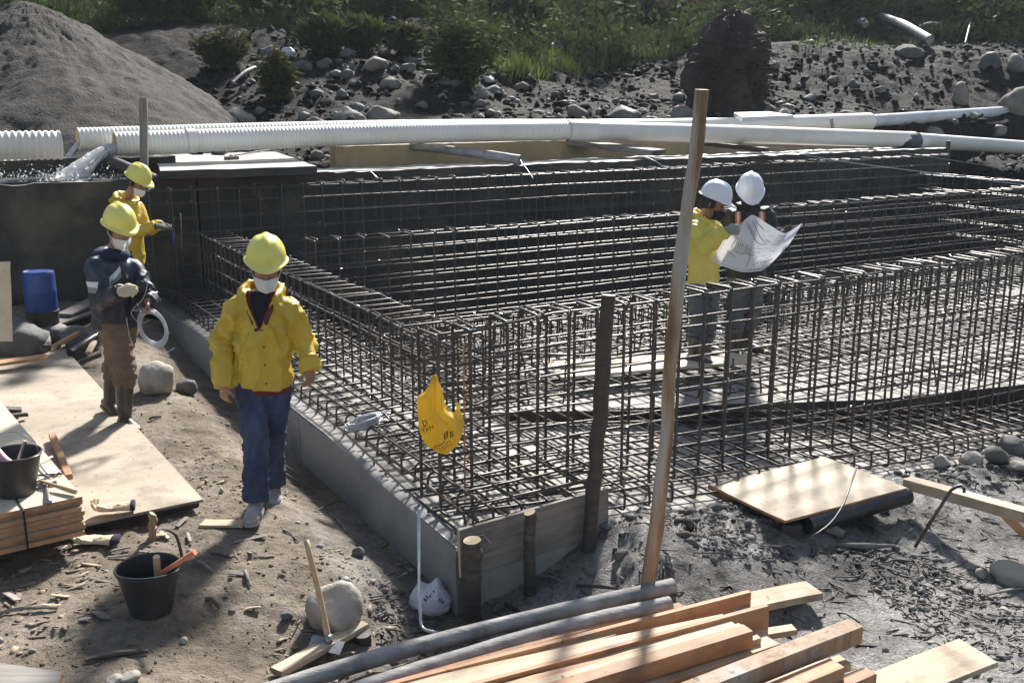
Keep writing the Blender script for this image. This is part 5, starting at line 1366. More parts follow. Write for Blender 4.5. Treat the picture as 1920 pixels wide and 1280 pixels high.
mb = MB(); mb.tube([Vector((0, 0, -.02)), Vector((-.004, .01, .03)), Vector((.0, .02, .06))], [.012, .008, .012], 8); mb.build('knot', M_black, t, True)
bagtree = bvh_of(bag)
def printed(parent, tree, polys, mat, off=.003, direction=(0, 1, 0)):
    """flat lettering laid on a surface: each outline (x, z) is projected along direction onto it"""
    mb = MB(); dd = Vector(direction)
    for poly, faces in polys:
        vs = []
        for x, z in poly:
            h = tree.ray_cast(Vector((x, -1.5, z)), dd)
            vs.append((h[0] - dd * off) if h[0] is not None else None)
        ok = [f for f in faces if all(vs[i] is not None for i in f)]
        mb.add([v if v is not None else Vector() for v in vs], ok)
    o = mb.build('printed_lettering', mat, parent); o['kind'] = 'stuff'; return o
def text_polys(txt, size, cx, cz, rot, shear=0):
    cu = bpy.data.curves.new('txt', 'FONT'); cu.body = txt; cu.size = size; cu.align_x = 'CENTER'; cu.align_y = 'CENTER'; cu.resolution_u = 2
    ob = bpy.data.objects.new('txt', cu); COL.objects.link(ob)
    dg = bpy.context.evaluated_depsgraph_get(); me = bpy.data.meshes.new_from_object(ob.evaluated_get(dg), depsgraph=dg)
    ca, sa = math.cos(rot), math.sin(rot)
    P_ = [(cx + v.co.x * ca - v.co.y * sa, cz + v.co.x * sa + v.co.y * ca) for v in me.vertices]
    F_ = [tuple(p.vertices) for p in me.polygons]
    bpy.data.objects.remove(ob); bpy.data.curves.remove(cu); bpy.data.meshes.remove(me)
    return (P_, F_)
def rect(cx, cz, w, h, rot):
    ca, sa = math.cos(rot), math.sin(rot); q = [(-w / 2, -h / 2), (w / 2, -h / 2), (w / 2, h / 2), (-w / 2, h / 2)]
    return ([(cx + x * ca - z * sa, cz + x * sa + z * ca) for x, z in q], [(0, 1, 2, 3)])
bl_ = lambda x, y: (aty(x, y, BY) - org)
pol = []
p = bl_(803, 797); pol.append(text_polys('ITAN', .037, p.x, p.z, .42))
p = bl_(799, 787); q_ = .30
pol += [rect(p.x - .012, p.z + .004, .005, .034, q_), rect(p.x - .002, p.z + .020, .02, .005, q_), rect(p.x + .010, p.z + .008, .006, .02, q_), rect(p.x + .002, p.z - .010, .016, .006, q_ + .6), rect(p.x - .006, p.z - .016, .010, .006, q_)]
p = bl_(843, 806)
for dx in (-.016, .016):
    for k in range(4): pol.append(rect(p.x + dx, p.z + .016 - .011 * k, .022, .0045, .35))
    pol.append(rect(p.x + dx - .007, p.z, .004, .036, .1)); pol.append(rect(p.x + dx + .008, p.z + .003, .004, .036, .1))
rr = random.Random(2)
for line, (x0, y0, x1, y1) in enumerate(((812, 834, 838, 814), (818, 836, 846, 817), (826, 837, 850, 822))):
    a, b = bl_(x0, y0), bl_(x1, y1); d_ = b - a; L = math.hypot(d_.x, d_.z); ang = math.atan2(d_.z, d_.x); s = 0
    while s < L:
        w_ = rr.uniform(.004, .012); f = s / L
        pol.append(rect(a.x + d_.x * f, a.z + d_.z * f, w_, .0055, ang)); s += w_ + rr.uniform(.002, .004)
printed(t, bagtree, pol, M_inkd, .006)
# white bag on the ground
p = gp(806, 1150)
t = thing('plastic_bag', 'crumpled white plastic bag on the ground against the footing corner', 'bag', p + Vector((0, .04, .055)))
bm = bmesh.new(); bmesh.ops.create_icosphere(bm, subdivisions=5, radius=1)
co = np.array([v.co[:] for v in bm.verts])
rg = 1 - np.abs(fbm(co * 1.7 + 4, 4, 8)) * 1.0; co2 = co * (.80 + .22 * rg + .05 * fbm(co * 5, 3, 4))[:, None] * np.array([.130, .10, .098])
co2[:, 2] += .05 * np.exp(-(((co[:, 0] + .55) / .25) ** 2)) * (co[:, 2] > 0) * co[:, 2] + .06 * np.exp(-(((co[:, 0] - .35) / .25) ** 2)) * (co[:, 2] > 0) * co[:, 2]
for v, c in zip(bm.verts, co2): v.co = c
me = bpy.data.meshes.new('bag_body'); bm.to_mesh(me); bm.free(); setup(me, M_wbag, True)
wb = link('bag_body', me, t); tr = bvh_of(wb)
pol = [rect(-.022 + .011 * k, .055 + .012 * k, .006 if k % 2 else .010, .02 + .004 * (k % 3), .75) for k in range(5)] + [rect(.06 + .012 * k, .05 - .01 * k, .008, .016, -.5) for k in range(3)]
printed(t, tr, pol, M_inkd)
# hoe leaning on the round rock
a = at(617, 1206, -.15); b = aty(574, 1012, a.y + .20)
t = thing('hoe', 'hoe with a long wooden handle leaning before the round rock', 'hoe', a)
mb = MB(); d_ = b - a; mb.tube(catmull([Vector((0, 0, 0)), d_ * .5 + Vector((.006, 0, 0)), d_], 4), [.0175, .0175, .017, .0165, .016, .016, .0155, .015, .0155], 10); mb.build('handle', M_handle, t, True)
mb = MB(); M_, L_2 = from_to((-.10, .0, .015), (.075, -.03, -.012), (0, -.4, 1)); mb.box(M_, L_2, .085, .006); mb.build('blade', M_tool, t)
mb = MB(); mb.tube([(0, 0, -.02), (0, 0, .05)], [.024, .02], 10); mb.build('socket', M_tool, t, True)

# ------------------------------------------------------------------ sticks one can pick out
ST = [((1080, 1102), (1165, 1108), .012, 'dark twig on the mud below the tall pole'), ((1160, 1108), (1163, 1075), .014, 'short upright twig below the tall pole'), ((948, 1138), (985, 1160), .014, 'broken stick beside the grey poles'),
      ((862, 1150), (886, 1172), .012, 'small pale stick right of the white bag'), ((1290, 990), (1390, 1030), .010, 'pair of thin dark sticks in the mud left of the plywood, upper'), ((1285, 1000), (1380, 1034), .008, 'pair of thin dark sticks in the mud left of the plywood, lower'),
      ((1300, 1040), (1395, 1044), .006, 'thin straight twig below the pair of dark sticks'), ((1720, 1062), (1790, 1050), .006, 'thin curled root in the mud at right'), ((1735, 1092), (1785, 1092), .006, 'short dark twig below the curled root'),
      ((1850, 1118), (1925, 1108), .010, 'dark root at the right edge below the smooth stone'), ((280, 790), (303, 783), .013, 'short round twig beside the front boot'), ((98, 1000), (60, 1010), .010, 'flat chip before the plywood stack'),
      ((160, 1245), (278, 1226), .018, 'curved brown branch below the bucket'), ((530, 995), (560, 1018), .008, 'thin pale twig in front of the walking man'), ((395, 1042), (435, 1050), .010, 'flat chip left of the walking man'),
      ((372, 1056), (400, 1076), .011, 'short stick right of the bucket rim'), ((385, 1130), (412, 1148), .014, 'curved bark piece right of the bucket'), ((0, 1155), (110, 1146), .012, 'long grey stick at the left edge'),
      ((90, 1018), (150, 1000), .008, 'thin stick in the shade of the plywood'), ((620, 965), (650, 1000), .008, 'thin dark root at the foot of the footing flank'), ((590, 960), (640, 940), .006, 'slender twig by the footing flank'),
      ((460, 1075), (470, 1105), .012, 'upright pale splinter right of the bucket'), ((1050, 1000), (1080, 1015), .016, 'root stub left of the tall pole foot'), ((1000, 1085), (1060, 1100), .009, 'brown twig right of the footing corner')]
for k, (a, b, r_, lab) in enumerate(ST):
    p, q = gp(*a), gp(*b); p.z += r_; q.z += r_; m = (p + q) / 2 + Vector((random.uniform(-.02, .02), random.uniform(-.02, .02), .012))
    log('stick', [p, m, q], [r_ * .7, r_, r_ * .6], M_woodg if k % 2 else M_woodd, lab, 'stick', n=7, jit=.12, k=4)
plank('offcut', gp(380, 985) + Vector((0, 0, .012)), gp(462, 988) + Vector((0, 0, .02)), .10, .018, M_woodp, 'flat pale offcut board beside the walking man', 'offcut', endmat=M_woodd)
CH = [((278, 1008), (312, 1012), .03, 'wide pale chip below the round peg'), ((300, 1000), (318, 1014), .03, 'angled pale chip below the round peg'), ((352, 1005), (358, 1018), .022, 'small upright chip right of the round peg'),
      ((332, 990), (352, 974), .03, 'brown chip under the plywood corner'), ((205, 1040), (245, 1034), .02, 'long brown splinter above the bucket'), ((205, 1046), (243, 1046), .02, 'dark splinter above the bucket'),
      ((262, 1038), (278, 1038), .02, 'short grey splinter above the bucket rim'), ((98, 1124), (130, 1124), .025, 'white chip left of the bucket'), ((80, 1138), (112, 1138), .02, 'thin chip below the white chip'),
      ((182, 1152), (200, 1168), .05, 'broad flat chip left of the bucket foot'), ((150, 1164), (168, 1168), .045, 'grey flat chip beside the broad chip'), ((10, 1115), (35, 1130), .05, 'rough bark piece at the left edge'),
      ((465, 1080), (430, 1078), .03, 'grey board splinter near the small pit'), ((440, 1020), (500, 1010), .03, 'bark strip in front of the walking man'), ((460, 1148), (490, 1146), .025, 'oval pale chip right of the curved bark')]
for a, b, w_, lab in CH:
    p, q = gp(*a), gp(*b); plank('wood_chip', p + Vector((0, 0, .012)), q + Vector((0, 0, .014)), w_, .008, M_woodp if 'pale' in lab or 'white' in lab else M_woodg, lab, 'wood chip', roll=random.uniform(-.3, .3), warp=.003)
# ------------------------------------------------------------------ litter past counting
def chips(name, n, region, lmin, lmax, wmin, wmax, th, mat, seed, bend=0.0):
    rs = np.random.RandomState(seed); xy = region(rs, n); n = len(xy); z = ground_z(xy[:, 0], xy[:, 1])
    L = lmin + (lmax - lmin) * rs.rand(n) ** 2; w_ = wmin + (wmax - wmin) * rs.rand(n) ** 2; a = rs.rand(n) * 6.28
    d = np.stack([np.cos(a), np.sin(a), rs.randn(n) * .12], -1); s = np.stack([-np.sin(a), np.cos(a), rs.randn(n) * .2], -1); up = np.cross(d, s)
    c = np.stack([xy[:, 0], xy[:, 1], z + th * .8], -1)
    vs = []
    for t_, k_ in ((-1, 1), (0, 1), (1, .6)):
        b = np.sin(rs.rand(n) * 6.28)[:, None] * bend * L[:, None] if t_ == 0 else 0
        for y, zz in ((-1, -1), (1, -1), (1, 1), (-1, 1)):
            vs.append(c + d * (t_ * L / 2)[:, None] + s * (y * w_ / 2 * k_)[:, None] + up * zz * th / 2 + s * b)
    V_ = np.stack(vs, 1)
    f = np.array([(0, 1, 5, 4), (1, 2, 6, 5), (2, 3, 7, 6), (3, 0, 4, 7), (4, 5, 9, 8), (5, 6, 10, 9), (6, 7, 11, 10), (7, 4, 8, 11), (3, 2, 1, 0), (8, 9, 10, 11)])
    F_ = f[None] + (np.arange(n) * 12)[:, None, None]
    return tag(link(name, mesh_arrays(name, V_.reshape(-1, 3), F_.reshape(-1, 4), mat)), kind='stuff')
def outside(x, y):
    u, v = to_uv(x, y); return ~((u > -.03) & (v > -.06) & (v < 9)) & (v < 8.7)
leftr = lambda x, y: outside(x, y) & (to_uv(x, y)[0] < .3) & (fbm2(x, y, 1.9, 3, 4) > .12)
rightr = lambda x, y: outside(x, y) & (to_uv(x, y)[0] > -.6) & (to_uv(x, y)[1] < .3)
clumps = lambda x, y: rightr(x, y) & (fbm2(x, y, 1.5, 4, 15) > .02)
chips('wood_chips', 2300, box_region(-3.6, .4, 3.9, 6.9, leftr), .015, .13, .006, .036, .005, M_chip, 41)
chips('wood_chips', 500, box_region(-4.5, 0, 6.5, 9.5, leftr), .015, .08, .005, .02, .004, M_chip, 42)
chips('twigs', 1500, box_region(-1.6, 5, 3.6, 8.2, rightr), .03, .26, .004, .011, .007, M_root, 43, .12)
chips('roots', 11000, box_region(-1.6, 5, 3.6, 8.4, clumps), .025, .15, .003, .008, .007, M_root, 44, .2)
chips('straw', 2600, box_region(-4, 5, 3.8, 8.2, lambda x, y: outside(x, y)), .02, .09, .002, .004, .002, M_chip, 45, .15)
scatter_stones('pebbles', 1500, box_region(-4.5, 5, 3.7, 9.0, outside), .004, .028, M_pebble, 46, 1, 4)
scatter_stones('mud_clods', 13000, box_region(-1.8, 5.4, 3.6, 8.4, clumps), .004, .03, M_soil, 47, 1, 3)
scatter_stones('soil_crumbs', 6000, box_region(-5, .4, 3.7, 9.4, lambda x, y: outside(x, y) & (fbm2(x, y, 1.1, 3, 19) > -.1)), .003, .014, M_soil, 48, 1, 2)
lipr = lambda x, y: (lambda uv: (uv[1] < -.02) & (uv[1] > -.5) & (uv[0] > .9))(to_uv(x, y)) & (fbm2(x, y, 2, 2, 6) > -.2)
scatter_stones('mud_clods', 2600, box_region(0, 5.6, 5.6, 9.0, lipr), .008, .05, M_root, 49, 1, 3)
# ================================================================== PEOPLE
def basis(fwd, pitch=0, roll=0):                 # columns: right of viewer-facing figure's left (x), back (y), up (z); face looks along -y
    f = Vector(fwd).normalized(); y = -f; z = Vector((0, 0, 1)); x = y.cross(z).normalized(); z = x.cross(y)
    M = Matrix((x, y, z)).transposed()
    return M @ Matrix.Rotation(pitch, 3, 'X') @ Matrix.Rotation(roll, 3, 'Y')
HS = 1.10                                       # heads read a little large under their hats
def head_slices(mb, o, R0):
    R = R0 * HS
    H = [(-.122, .020, .022, -.052), (-.112, .036, .040, -.045), (-.095, .048, .060, -.030), (-.07, .056, .075, -.016), (-.04, .064, .086, -.006), (-.01, .069, .093, 0), (.02, .073, .097, .003), (.05, .075, .098, .005), (.08, .071, .093, .006), (.102, .056, .076, .007), (.115, .034, .05, .008), (.120, .012, .018, .008)]
    mb.tube([o + R @ Vector((0, y, z)) for z, a, b, y in H], [(a * HS, b * HS) for z, a, b, y in H], 20, side=tuple(R0 @ Vector((1, 0, 0))))
    n_ = [(0, -.088, .012, .008), (0, -.102, -.008, .010), (0, -.114, -.026, .0135), (0, -.100, -.036, .013)]
    mb.tube([o + R @ Vector(p[:3]) for p in n_], [p[3] for p in n_], 8)
    for s in (-1, 1):
        mb.tube([o + R @ Vector((s * .070, .004, .012)), o + R @ Vector((s * .080, .012, .018)), o + R @ Vector((s * .079, .014, -.018)), o + R @ Vector((s * .070, .004, -.034))], [(.012, .006), (.018, .007), (.015, .007), (.008, .005)], 8)
        mb.tube([o + R @ Vector((s * .015, -.094, .024)), o + R @ Vector((s * .045, -.084, .027))], [.010, .009], 7)     # brow
    mb.tube([o + R @ Vector((-.024, -.084, -.064)), o + R @ Vector((0, -.093, -.063)), o + R @ Vector((.024, -.084, -.064))], [.006, .0085, .006], 7)
def hat_mesh(mat, ridge=True):
    na, ne = 56, 16; V_, F_ = [], []
    a0, b0, h0 = .120, .146, .142
    for i in range(ne + 4):
        for j in range(na):
            th = 2 * math.pi * j / na; cx, sy = math.cos(th), math.sin(th)          # front is -y
            front = max(0, -sy)
            if i < 3:                                                                   # lip and peak
                e = (2 - i) / 2
                k = 1.0 + e * (.11 + .36 * front ** 2.4); z = -.006 - e * (.004 + .020 * front ** 2) + (.006 if i == 0 else 0) * 0
                x, y = a0 * cx * (1.0 + e * .13), b0 * sy * k
                V_.append((x, y, z))
            else:
                el = (i - 3) / ne * math.pi / 2
                c = max(math.cos(el), 0) ** .82; s = math.sin(el)
                x, y, z = a0 * cx * c, b0 * sy * c, h0 * s
                if ridge:
                    w_ = math.exp(-(x / .020) ** 4) * sst(.35, .75, s) * (.009); z += w_
                    w2 = math.exp(-((abs(x) - .062) / .012) ** 2) * sst(.3, .6, s) * .003; z += w2
                V_.append((x, y, z))
    m_ = ne + 4
    for i in range(m_ - 1):
        for j in range(na):
            F_.append((i * na + j, i * na + (j + 1) % na, (i + 1) * na + (j + 1) % na, (i + 1) * na + j))
    me = bpy.data.meshes.new('hard_hat'); me.from_pydata(V_, [], F_)
    bm = bmesh.new(); bm.from_mesh(me); bmesh.ops.remove_doubles(bm, verts=bm.verts, dist=.0008)
    bmesh.ops.recalc_face_normals(bm, faces=bm.faces)
    bmesh.ops.solidify(bm, geom=bm.faces[:], thickness=.004); bm.to_mesh(me); bm.free()
    return setup(me, mat, True)
def wrinkle(amp, seed, joints=(), sc=(11, 11, 16)):
    def f(co, no):
        q = co * np.array(sc)
        n1 = np.clip(1 - np.abs(fbm(q + .7 * fbm(co * 5, 2, seed)[:, None], 2, seed)) * 3.2, 0, 1) ** 1.5 * 2 - .7
        w_ = np.full(len(co), .45)
        for j in joints: w_ += .9 * np.exp(-(np.linalg.norm(co - np.array(j), axis=1) / .13) ** 2)
        n2 = fbm(co * 4, 2, seed + 9) * .6
        return co + no * ((amp * n1 * w_) + amp * .8 * n2)[:, None]
    return f
def person(label, root, pose, look, group='workers on the site'):
    root = Vector(root)
    t = thing('person', label, 'person', root, group)
    J = {k: Vector(v) - root for k, v in pose.items() if isinstance(v, (Vector, tuple)) and k not in ('face', 'chest')}
    chest = Vector(pose['chest']).normalized(); sd = Vector((-chest.y, chest.x, 0)).normalized()   # sd: figure's left
    R = basis(pose['face'], pose.get('pitch', 0), pose.get('roll', 0))
    hd = J['head']; nk = J['neck']; pv = J['pelvis']
    S = pose.get('scale', 1.0)
    # ---- body: one continuous skin
    mb = MB(); head_slices(mb, hd, R)
    mb.tube([nk + (pv - nk) * .08, nk, nk * .5 + hd * .5 + R @ Vector((0, .02, -.03)), hd + R @ Vector((0, .015, -.06))], [.06, .056, .053, .055], 14)
    mid = (pv + nk) / 2
    mb.tube(catmull([pv - Vector((0, 0, .10)), pv, pv * .6 + nk * .4, pv * .25 + nk * .75, pv * .08 + nk * .92, nk], 3), lerp_list([(.135, .09), (.15, .10), (.13, .09), (.155, .105), (.14, .085), (.06, .055)], 16), 18, side=tuple(sd))
    for s in ('L', 'R'):
        sg = 1 if s == 'L' else -1
        sh, el, wr = J['sh' + s], J['el' + s], J['wr' + s]
        mb.tube(catmull([nk * .75 + sh * .25 - Vector((0, 0, .05)), sh, sh * .5 + el * .5, el, el * .5 + wr * .5, wr], 3), lerp_list([.05, .055, .047, .038, .036, .026], 16), 12)
        hp_, kn, an = J['hip' + s], J['kn' + s], J['an' + s]
        mb.tube(catmull([pv * .5 + hp_ * .5, hp_, hp_ * .5 + kn * .5, kn, kn * .5 + an * .5, an], 3), lerp_list([.08, .085, .075, .052, .05, .036], 16), 12)
        toe = Vector(pose['toe' + s]).normalized()
        mb.tube([an + Vector((0, 0, .02)), an - Vector((0, 0, .04)) - toe * .02, an - Vector((0, 0, .05)) + toe * .12], [.04, .042, .03], 10)
        hspec = look.get('hand' + s, {})
        hd_ = hspec.get('dir', wr - el); hn = hspec.get('normal', sd * -sg); hs = hspec.get('side', chest)
        hand(mb, wr, hd_, hn, hs, hspec.get('curl', .35), .98, .95, hspec.get('thumb', .5))
    me = remeshed(mb.mesh('b', M_skin), .0065, 'body', M_skin, 2)
    link('body', me, t)
    # ---- trousers
    mb = MB(); tr = look['trousers']
    mb.tube(catmull([pv + (nk - pv) * .12, pv, pv - Vector((0, 0, .12))], 4), lerp_list([(.165, .125), (.178, .135), (.15, .12)], 9), 18, side=tuple(sd))
    for s in ('L', 'R'):
        hp_, kn, an = J['hip' + s], J['kn' + s], J['an' + s]
        end = an + (kn - an) * tr.get('cut', 0.0)
        mb.tube(catmull([hp_ + Vector((0, 0, .05)), hp_ - Vector((0, 0, .02)), hp_ * .5 + kn * .5, kn, kn * .5 + end * .5, end], 4), lerp_list(tr.get('rad', [.098, .102, .092, .075, .074, .076]), 21), 16)
    me = remeshed(mb.mesh('t', tr['mat']), .012, 'trousers', tr['mat'], 4)
    displace(me, wrinkle(tr.get('amp', .012), look['seed'], [J['knL'], J['knR'], pv - Vector((0, 0, .1)), J['anL'] + Vector((0, 0, .08)), J['anR'] + Vector((0, 0, .08))], (11, 11, 17)))
    link('trousers', me, t)
    # ---- jacket or coat
    jk = look['jacket']; mb = MB()
    hem = pv + (pv - nk).normalized() * jk['hem']
    up = (nk - pv).normalized()
    br = look.get('breadth', 1.0)
    tor = [hem, pv + up * .04, pv * .62 + nk * .38, pv * .30 + nk * .70, pv * .10 + nk * .90, nk - up * .015, nk + up * .03]
    rad_ = [(.222 * br, .158), (.212 * br, .152), (.202 * br, .145), (.205 * br, .145), (.175 * br, .115), (.105, .095), (.085, .085)]
    if jk.get('hood'): rad_[-1] = (.100, .10); rad_[-2] = (.125, .115)
    mb.tube(catmull(tor, 3), lerp_list(rad_, 19), 22, side=tuple(sd))
    for s in ('L', 'R'):
        sh, el, wr = J['sh' + s], J['el' + s], J['wr' + s]
        e = wr + (wr - el).normalized() * jk.get('cuff', .0)
        mb.tube(catmull([nk * .62 + sh * .38 - up * .085, sh - up * .005, sh * .5 + el * .5, el, el * .5 + e * .5, e], 4), lerp_list(jk.get('srad', [.085, .088, .080, .071, .066, .062]), 21), 16)
    if jk.get('hood'):
        bk = R @ Vector((0, 1, 0)); bk = Vector((-chest.x, -chest.y, 0))
        ring = []
        for k in range(15):
            a = math.radians(-152 + 304 * k / 14)
            ring.append(nk + bk * (.105 * math.cos(a) + .012) + sd * (.118 * math.sin(a)) + Vector((0, 0, .030 + .045 * math.cos(a))))
        mb.tube(ring, [(.022, .034)] + [(.030, .046)] * 13 + [(.022, .034)], 10)
        mb.tube(catmull([nk + bk * .11 + sd * .10 + Vector((0, 0, .01)), nk + bk * .175 + Vector((0, 0, -.02)), nk + bk * .11 - sd * .10 + Vector((0, 0, .01))], 5), .05, 10)
    if jk.get('collar'):
        ring = [nk + chest * (.075 * math.cos(a) - .005) + sd * (.082 * math.sin(a)) + Vector((0, 0, .045)) for a in np.linspace(0, 2 * math.pi, 16, endpoint=False)]
        mb.tube(ring, [(.022, .045)] * 16, 8, closed=True, side=None)
    me = remeshed(mb.mesh('j', jk['mat']), .0115, 'jacket', jk['mat'], 3)
    displace(me, wrinkle(jk.get('amp', .011), look['seed'] + 3, [J['elL'], J['elR'], pv * .5 + nk * .5, J['shL'] * .8 + pv * .2, J['shR'] * .8 + pv * .2], jk.get('wsc', (9, 9, 7))))
    mats = [jk['mat']]
    if jk.get('lining'): me.materials.append(jk['lining'])
    if jk.get('vneck'):                          # the coat stands open down to this depth
        depth, half = jk['vneck']; bm = bmesh.new(); bm.from_mesh(me)
        kill = []
        for f in bm.faces:
            c = f.calc_center_median() - nk; x = c.dot(sd) - jk.get('vshift', 0); y = c.dot(chest)
            h_ = c.z + depth
            inside_ring = abs(x) < .07 and abs(y) < .085 and c.z > .0
            if (y > .02 and 0 < h_ and abs(x) < half * min(1, h_ / depth) and c.z < .14) or inside_ring: kill.append(f)
        bmesh.ops.delete(bm, geom=kill, context='FACES')
        bm.normal_update()
        for _ in range(10):                     # ease the cut edge
            mv = []
            for v in bm.verts:
                be = [e.other_vert(v).co for e in v.link_edges if e.is_boundary]
                if len(be) == 2: mv.append((v, v.co * .5 + (be[0] + be[1]) * .25))
            for v, c in mv: v.co = c
        bm.normal_update(); vm = {}
        for v in list(bm.verts): vm[v] = bm.verts.new(v.co - v.normal * .006)
        fl = list(bm.faces); be = [e for e in bm.edges if e.is_boundary]
        for f in fl:
            try: bm.faces.new([vm[v] for v in reversed(f.verts)]).material_index = 1 if jk.get('lining') else 0
            except ValueError: pass
        for e in be:
            a, b = e.verts
            try: bm.faces.new((a, b, vm[b], vm[a]))
            except ValueError: pass
        bmesh.ops.recalc_face_normals(bm, faces=bm.faces)
        bm.to_mesh(me); bm.free(); me.polygons.foreach_set('use_smooth', np.ones(len(me.polygons), bool)); me.update()
    jo = link('jacket', me, t); jt = bvh_of(jo)
    def patch(pts, w_, off=.004, th=.004, name='strap', mat=M_orange, parent=t, n=14, dirn=None):
        """a band laid on the jacket along (x across, z) points, x to the figure's left, seen from the front"""
        P_ = catmull([Vector((a, 0, b)) for a, b in pts], n // max(1, len(pts) - 1)) if len(pts) > 2 else [Vector((pts[0][0], 0, pts[0][1])).lerp(Vector((pts[1][0], 0, pts[1][1])), i / n) for i in range(n + 1)]
        vs = []; dd = -(dirn or chest)
        for i, p in enumerate(P_):
            tn = (P_[min(i + 1, len(P_) - 1)] - P_[max(i - 1, 0)]).normalized(); nn_ = Vector((-tn.z, 0, tn.x))
            for e in (-1, 0, 1):
                q = p + nn_ * e * w_ / 2
                o_ = nk + sd * q.x + Vector((0, 0, q.z)) - dd * .8
                h = jt.ray_cast(o_, dd)
                vs.append(None if h[0] is None else (h[0] - dd * (off + (0 if e else .001))))
        mb = MB(); last = None
        for i, v in enumerate(vs):
            if v is None: vs[i] = last or next(x for x in vs if x is not None)
            last = vs[i]
        nn2 = len(P_)
        mb.add(vs, [(i * 3 + j, i * 3 + j + 1, (i + 1) * 3 + j + 1, (i + 1) * 3 + j) for i in range(nn2 - 1) for j in range(2)])
        return mb.build(name, mat, parent, True)
    # ---- hat
    hat = link('hard_hat', hat_mesh(look['hat']), t)
    hm = R.to_4x4(); hm.translation = hd + R @ Vector((0, .0, .066 * HS))
    hat.matrix_local = hm @ Matrix.Rotation(look.get('hat_tilt', 0), 4, 'X') @ Matrix.Diagonal((*[look.get('hat_scale', 1.04)] * 3, 1))
    # ---- hair
    mb = MB(); na, ne = 20, 8; vs = []
    for i in range(ne):
        for j in range(na):
            a = math.radians(-112 + 224 * j / (na - 1)); z = .075 - .15 * i / (ne - 1) * (.75 + .25 * math.cos(a))
            w_ = 1.05 - .10 * max(0, i - 4) / 4
            vs.append(hd + HS * R @ Vector((math.sin(a) * .079 * w_, .005 + math.cos(a) * .106 * w_, z)))
    mb.add(vs, [(i * na + j, i * na + j + 1, (i + 1) * na + j + 1, (i + 1) * na + j) for i in range(ne - 1) for j in range(na - 1)])
    mb.build('hair', M_hair, t, True)
    # ---- mask
    if look.get('mask'):
        mb = MB(); na, ne = 18, 9; vs = []
        for i in range(ne):
            q = i / (ne - 1)
            for j in range(na):
                a = math.radians(-66 + 132 * j / (na - 1)); z = -.030 - .088 * q
                bul = .024 * math.exp(-(a / .35) ** 2) * (1 - .4 * q) + .010 * math.sin(math.pi * q)
                rx, ry = .072 - .026 * q * q, .106 - .026 * q * q
                vs.append(hd + HS * R @ Vector((math.sin(a) * (rx + .004), -math.cos(a) * (ry + bul) + .004 - .012 * q, z + (.010 * math.cos(a) - .01) * (1 - q) + .003 * math.sin(q * 19) * (0))))
        mb.add(vs, [(i * na + j, i * na + j + 1, (i + 1) * na + j + 1, (i + 1) * na + j) for i in range(ne - 1) for j in range(na - 1)])
        mo = mb.build('face_mask', look['mask'], t, True)
        mb = MB()
        for j, s in ((0, -1), (na - 1, 1)):
            e = hd + HS * R @ Vector((s * .084, .012, .005))
            for i in (0, ne - 1): mb.tube(catmull([vs[i * na + j], (vs[i * na + j] + e) / 2 + R @ Vector((s * .006, 0, 0)), e], 3), .0018, 5)
        mb.build('ear_loop', M_mask if look['mask'] is M_mask else M_navycloth, t)
    for s in (-1, 1):
        mb = MB(); mb.lathe([(.001, -.011), (.008, -.007), (.011, 0), (.008, .007), (.001, .011)], 10, axis=tuple(R @ Vector((1, 0, 0))), org=hd + HS * R @ Vector((s * .031, -.082, .008)))
        mb.build('eye', M_eye, t, True)
    # ---- feet
    for s in ('L', 'R'):
        an, kn = J['an' + s], J['kn' + s]; toe = Vector(pose['toe' + s]).normalized(); ft = look['feet']; lat = Vector((-toe.y, toe.x, 0)).normalized()
        upv = toe.cross(lat).normalized(); upv = upv if upv.z > 0 else -upv
        sole = an - upv * .085
        mb = MB()
        prof = [(-.075, .030, .028, .040), (-.055, .042, .042, .045), (0, .046, .050, .052), (.06, .049, .044, .045), (.12, .053, .036, .036), (.165, .050, .030, .030), (.195, .036, .022, .024), (.207, .016, .012, .018)]
        mb.tube([sole + toe * x + upv * z for x, w_, h_, z in prof], [(w_, h_) for x, w_, h_, z in prof], 14, side=tuple(lat))
        if ft['kind'] == 'boot':
            top = an + (kn - an) * ft.get('h', .78)
            mb.tube(catmull([an - upv * .04, an + (kn - an) * .06, an + (kn - an) * .35, top], 4), lerp_list([.052, .055, .066, .078], 13), 16)
        else:
            mb.tube([an - upv * .03, an + upv * .015], [.05, .048], 14)
        me = remeshed(mb.mesh('f', ft['mat']), .008, 'boot', ft['mat'], 3)
        displace(me, lambda co, no: co + no * (.003 * fbm(co * np.array([14, 14, 30]), 3, 7))[:, None])
        bo = link('boot' if ft['kind'] == 'boot' else 'shoe', me, t)
        mb = MB(); pr2 = [(-.080, .026), (-.06, .043), (0, .046), (.06, .05), (.12, .055), (.17, .050), (.2, .034), (.211, .012)]
        vs = []
        for x, w_ in pr2:
            for sx, zz in ((-1, -.0), (1, -.0), (1, .020), (-1, .020)): vs.append(sole + toe * x + lat * (w_ * sx) + upv * (zz - .004))
        k_ = len(pr2)
        mb.add(vs, [(i * 4 + j, i * 4 + (j + 1) % 4, (i + 1) * 4 + (j + 1) % 4, (i + 1) * 4 + j) for i in range(k_ - 1) for j in range(4)] + [(3, 2, 1, 0), tuple((k_ - 1) * 4 + j for j in range(4))])
        sl_ = mb.build('sole', ft['sole'], bo, False)
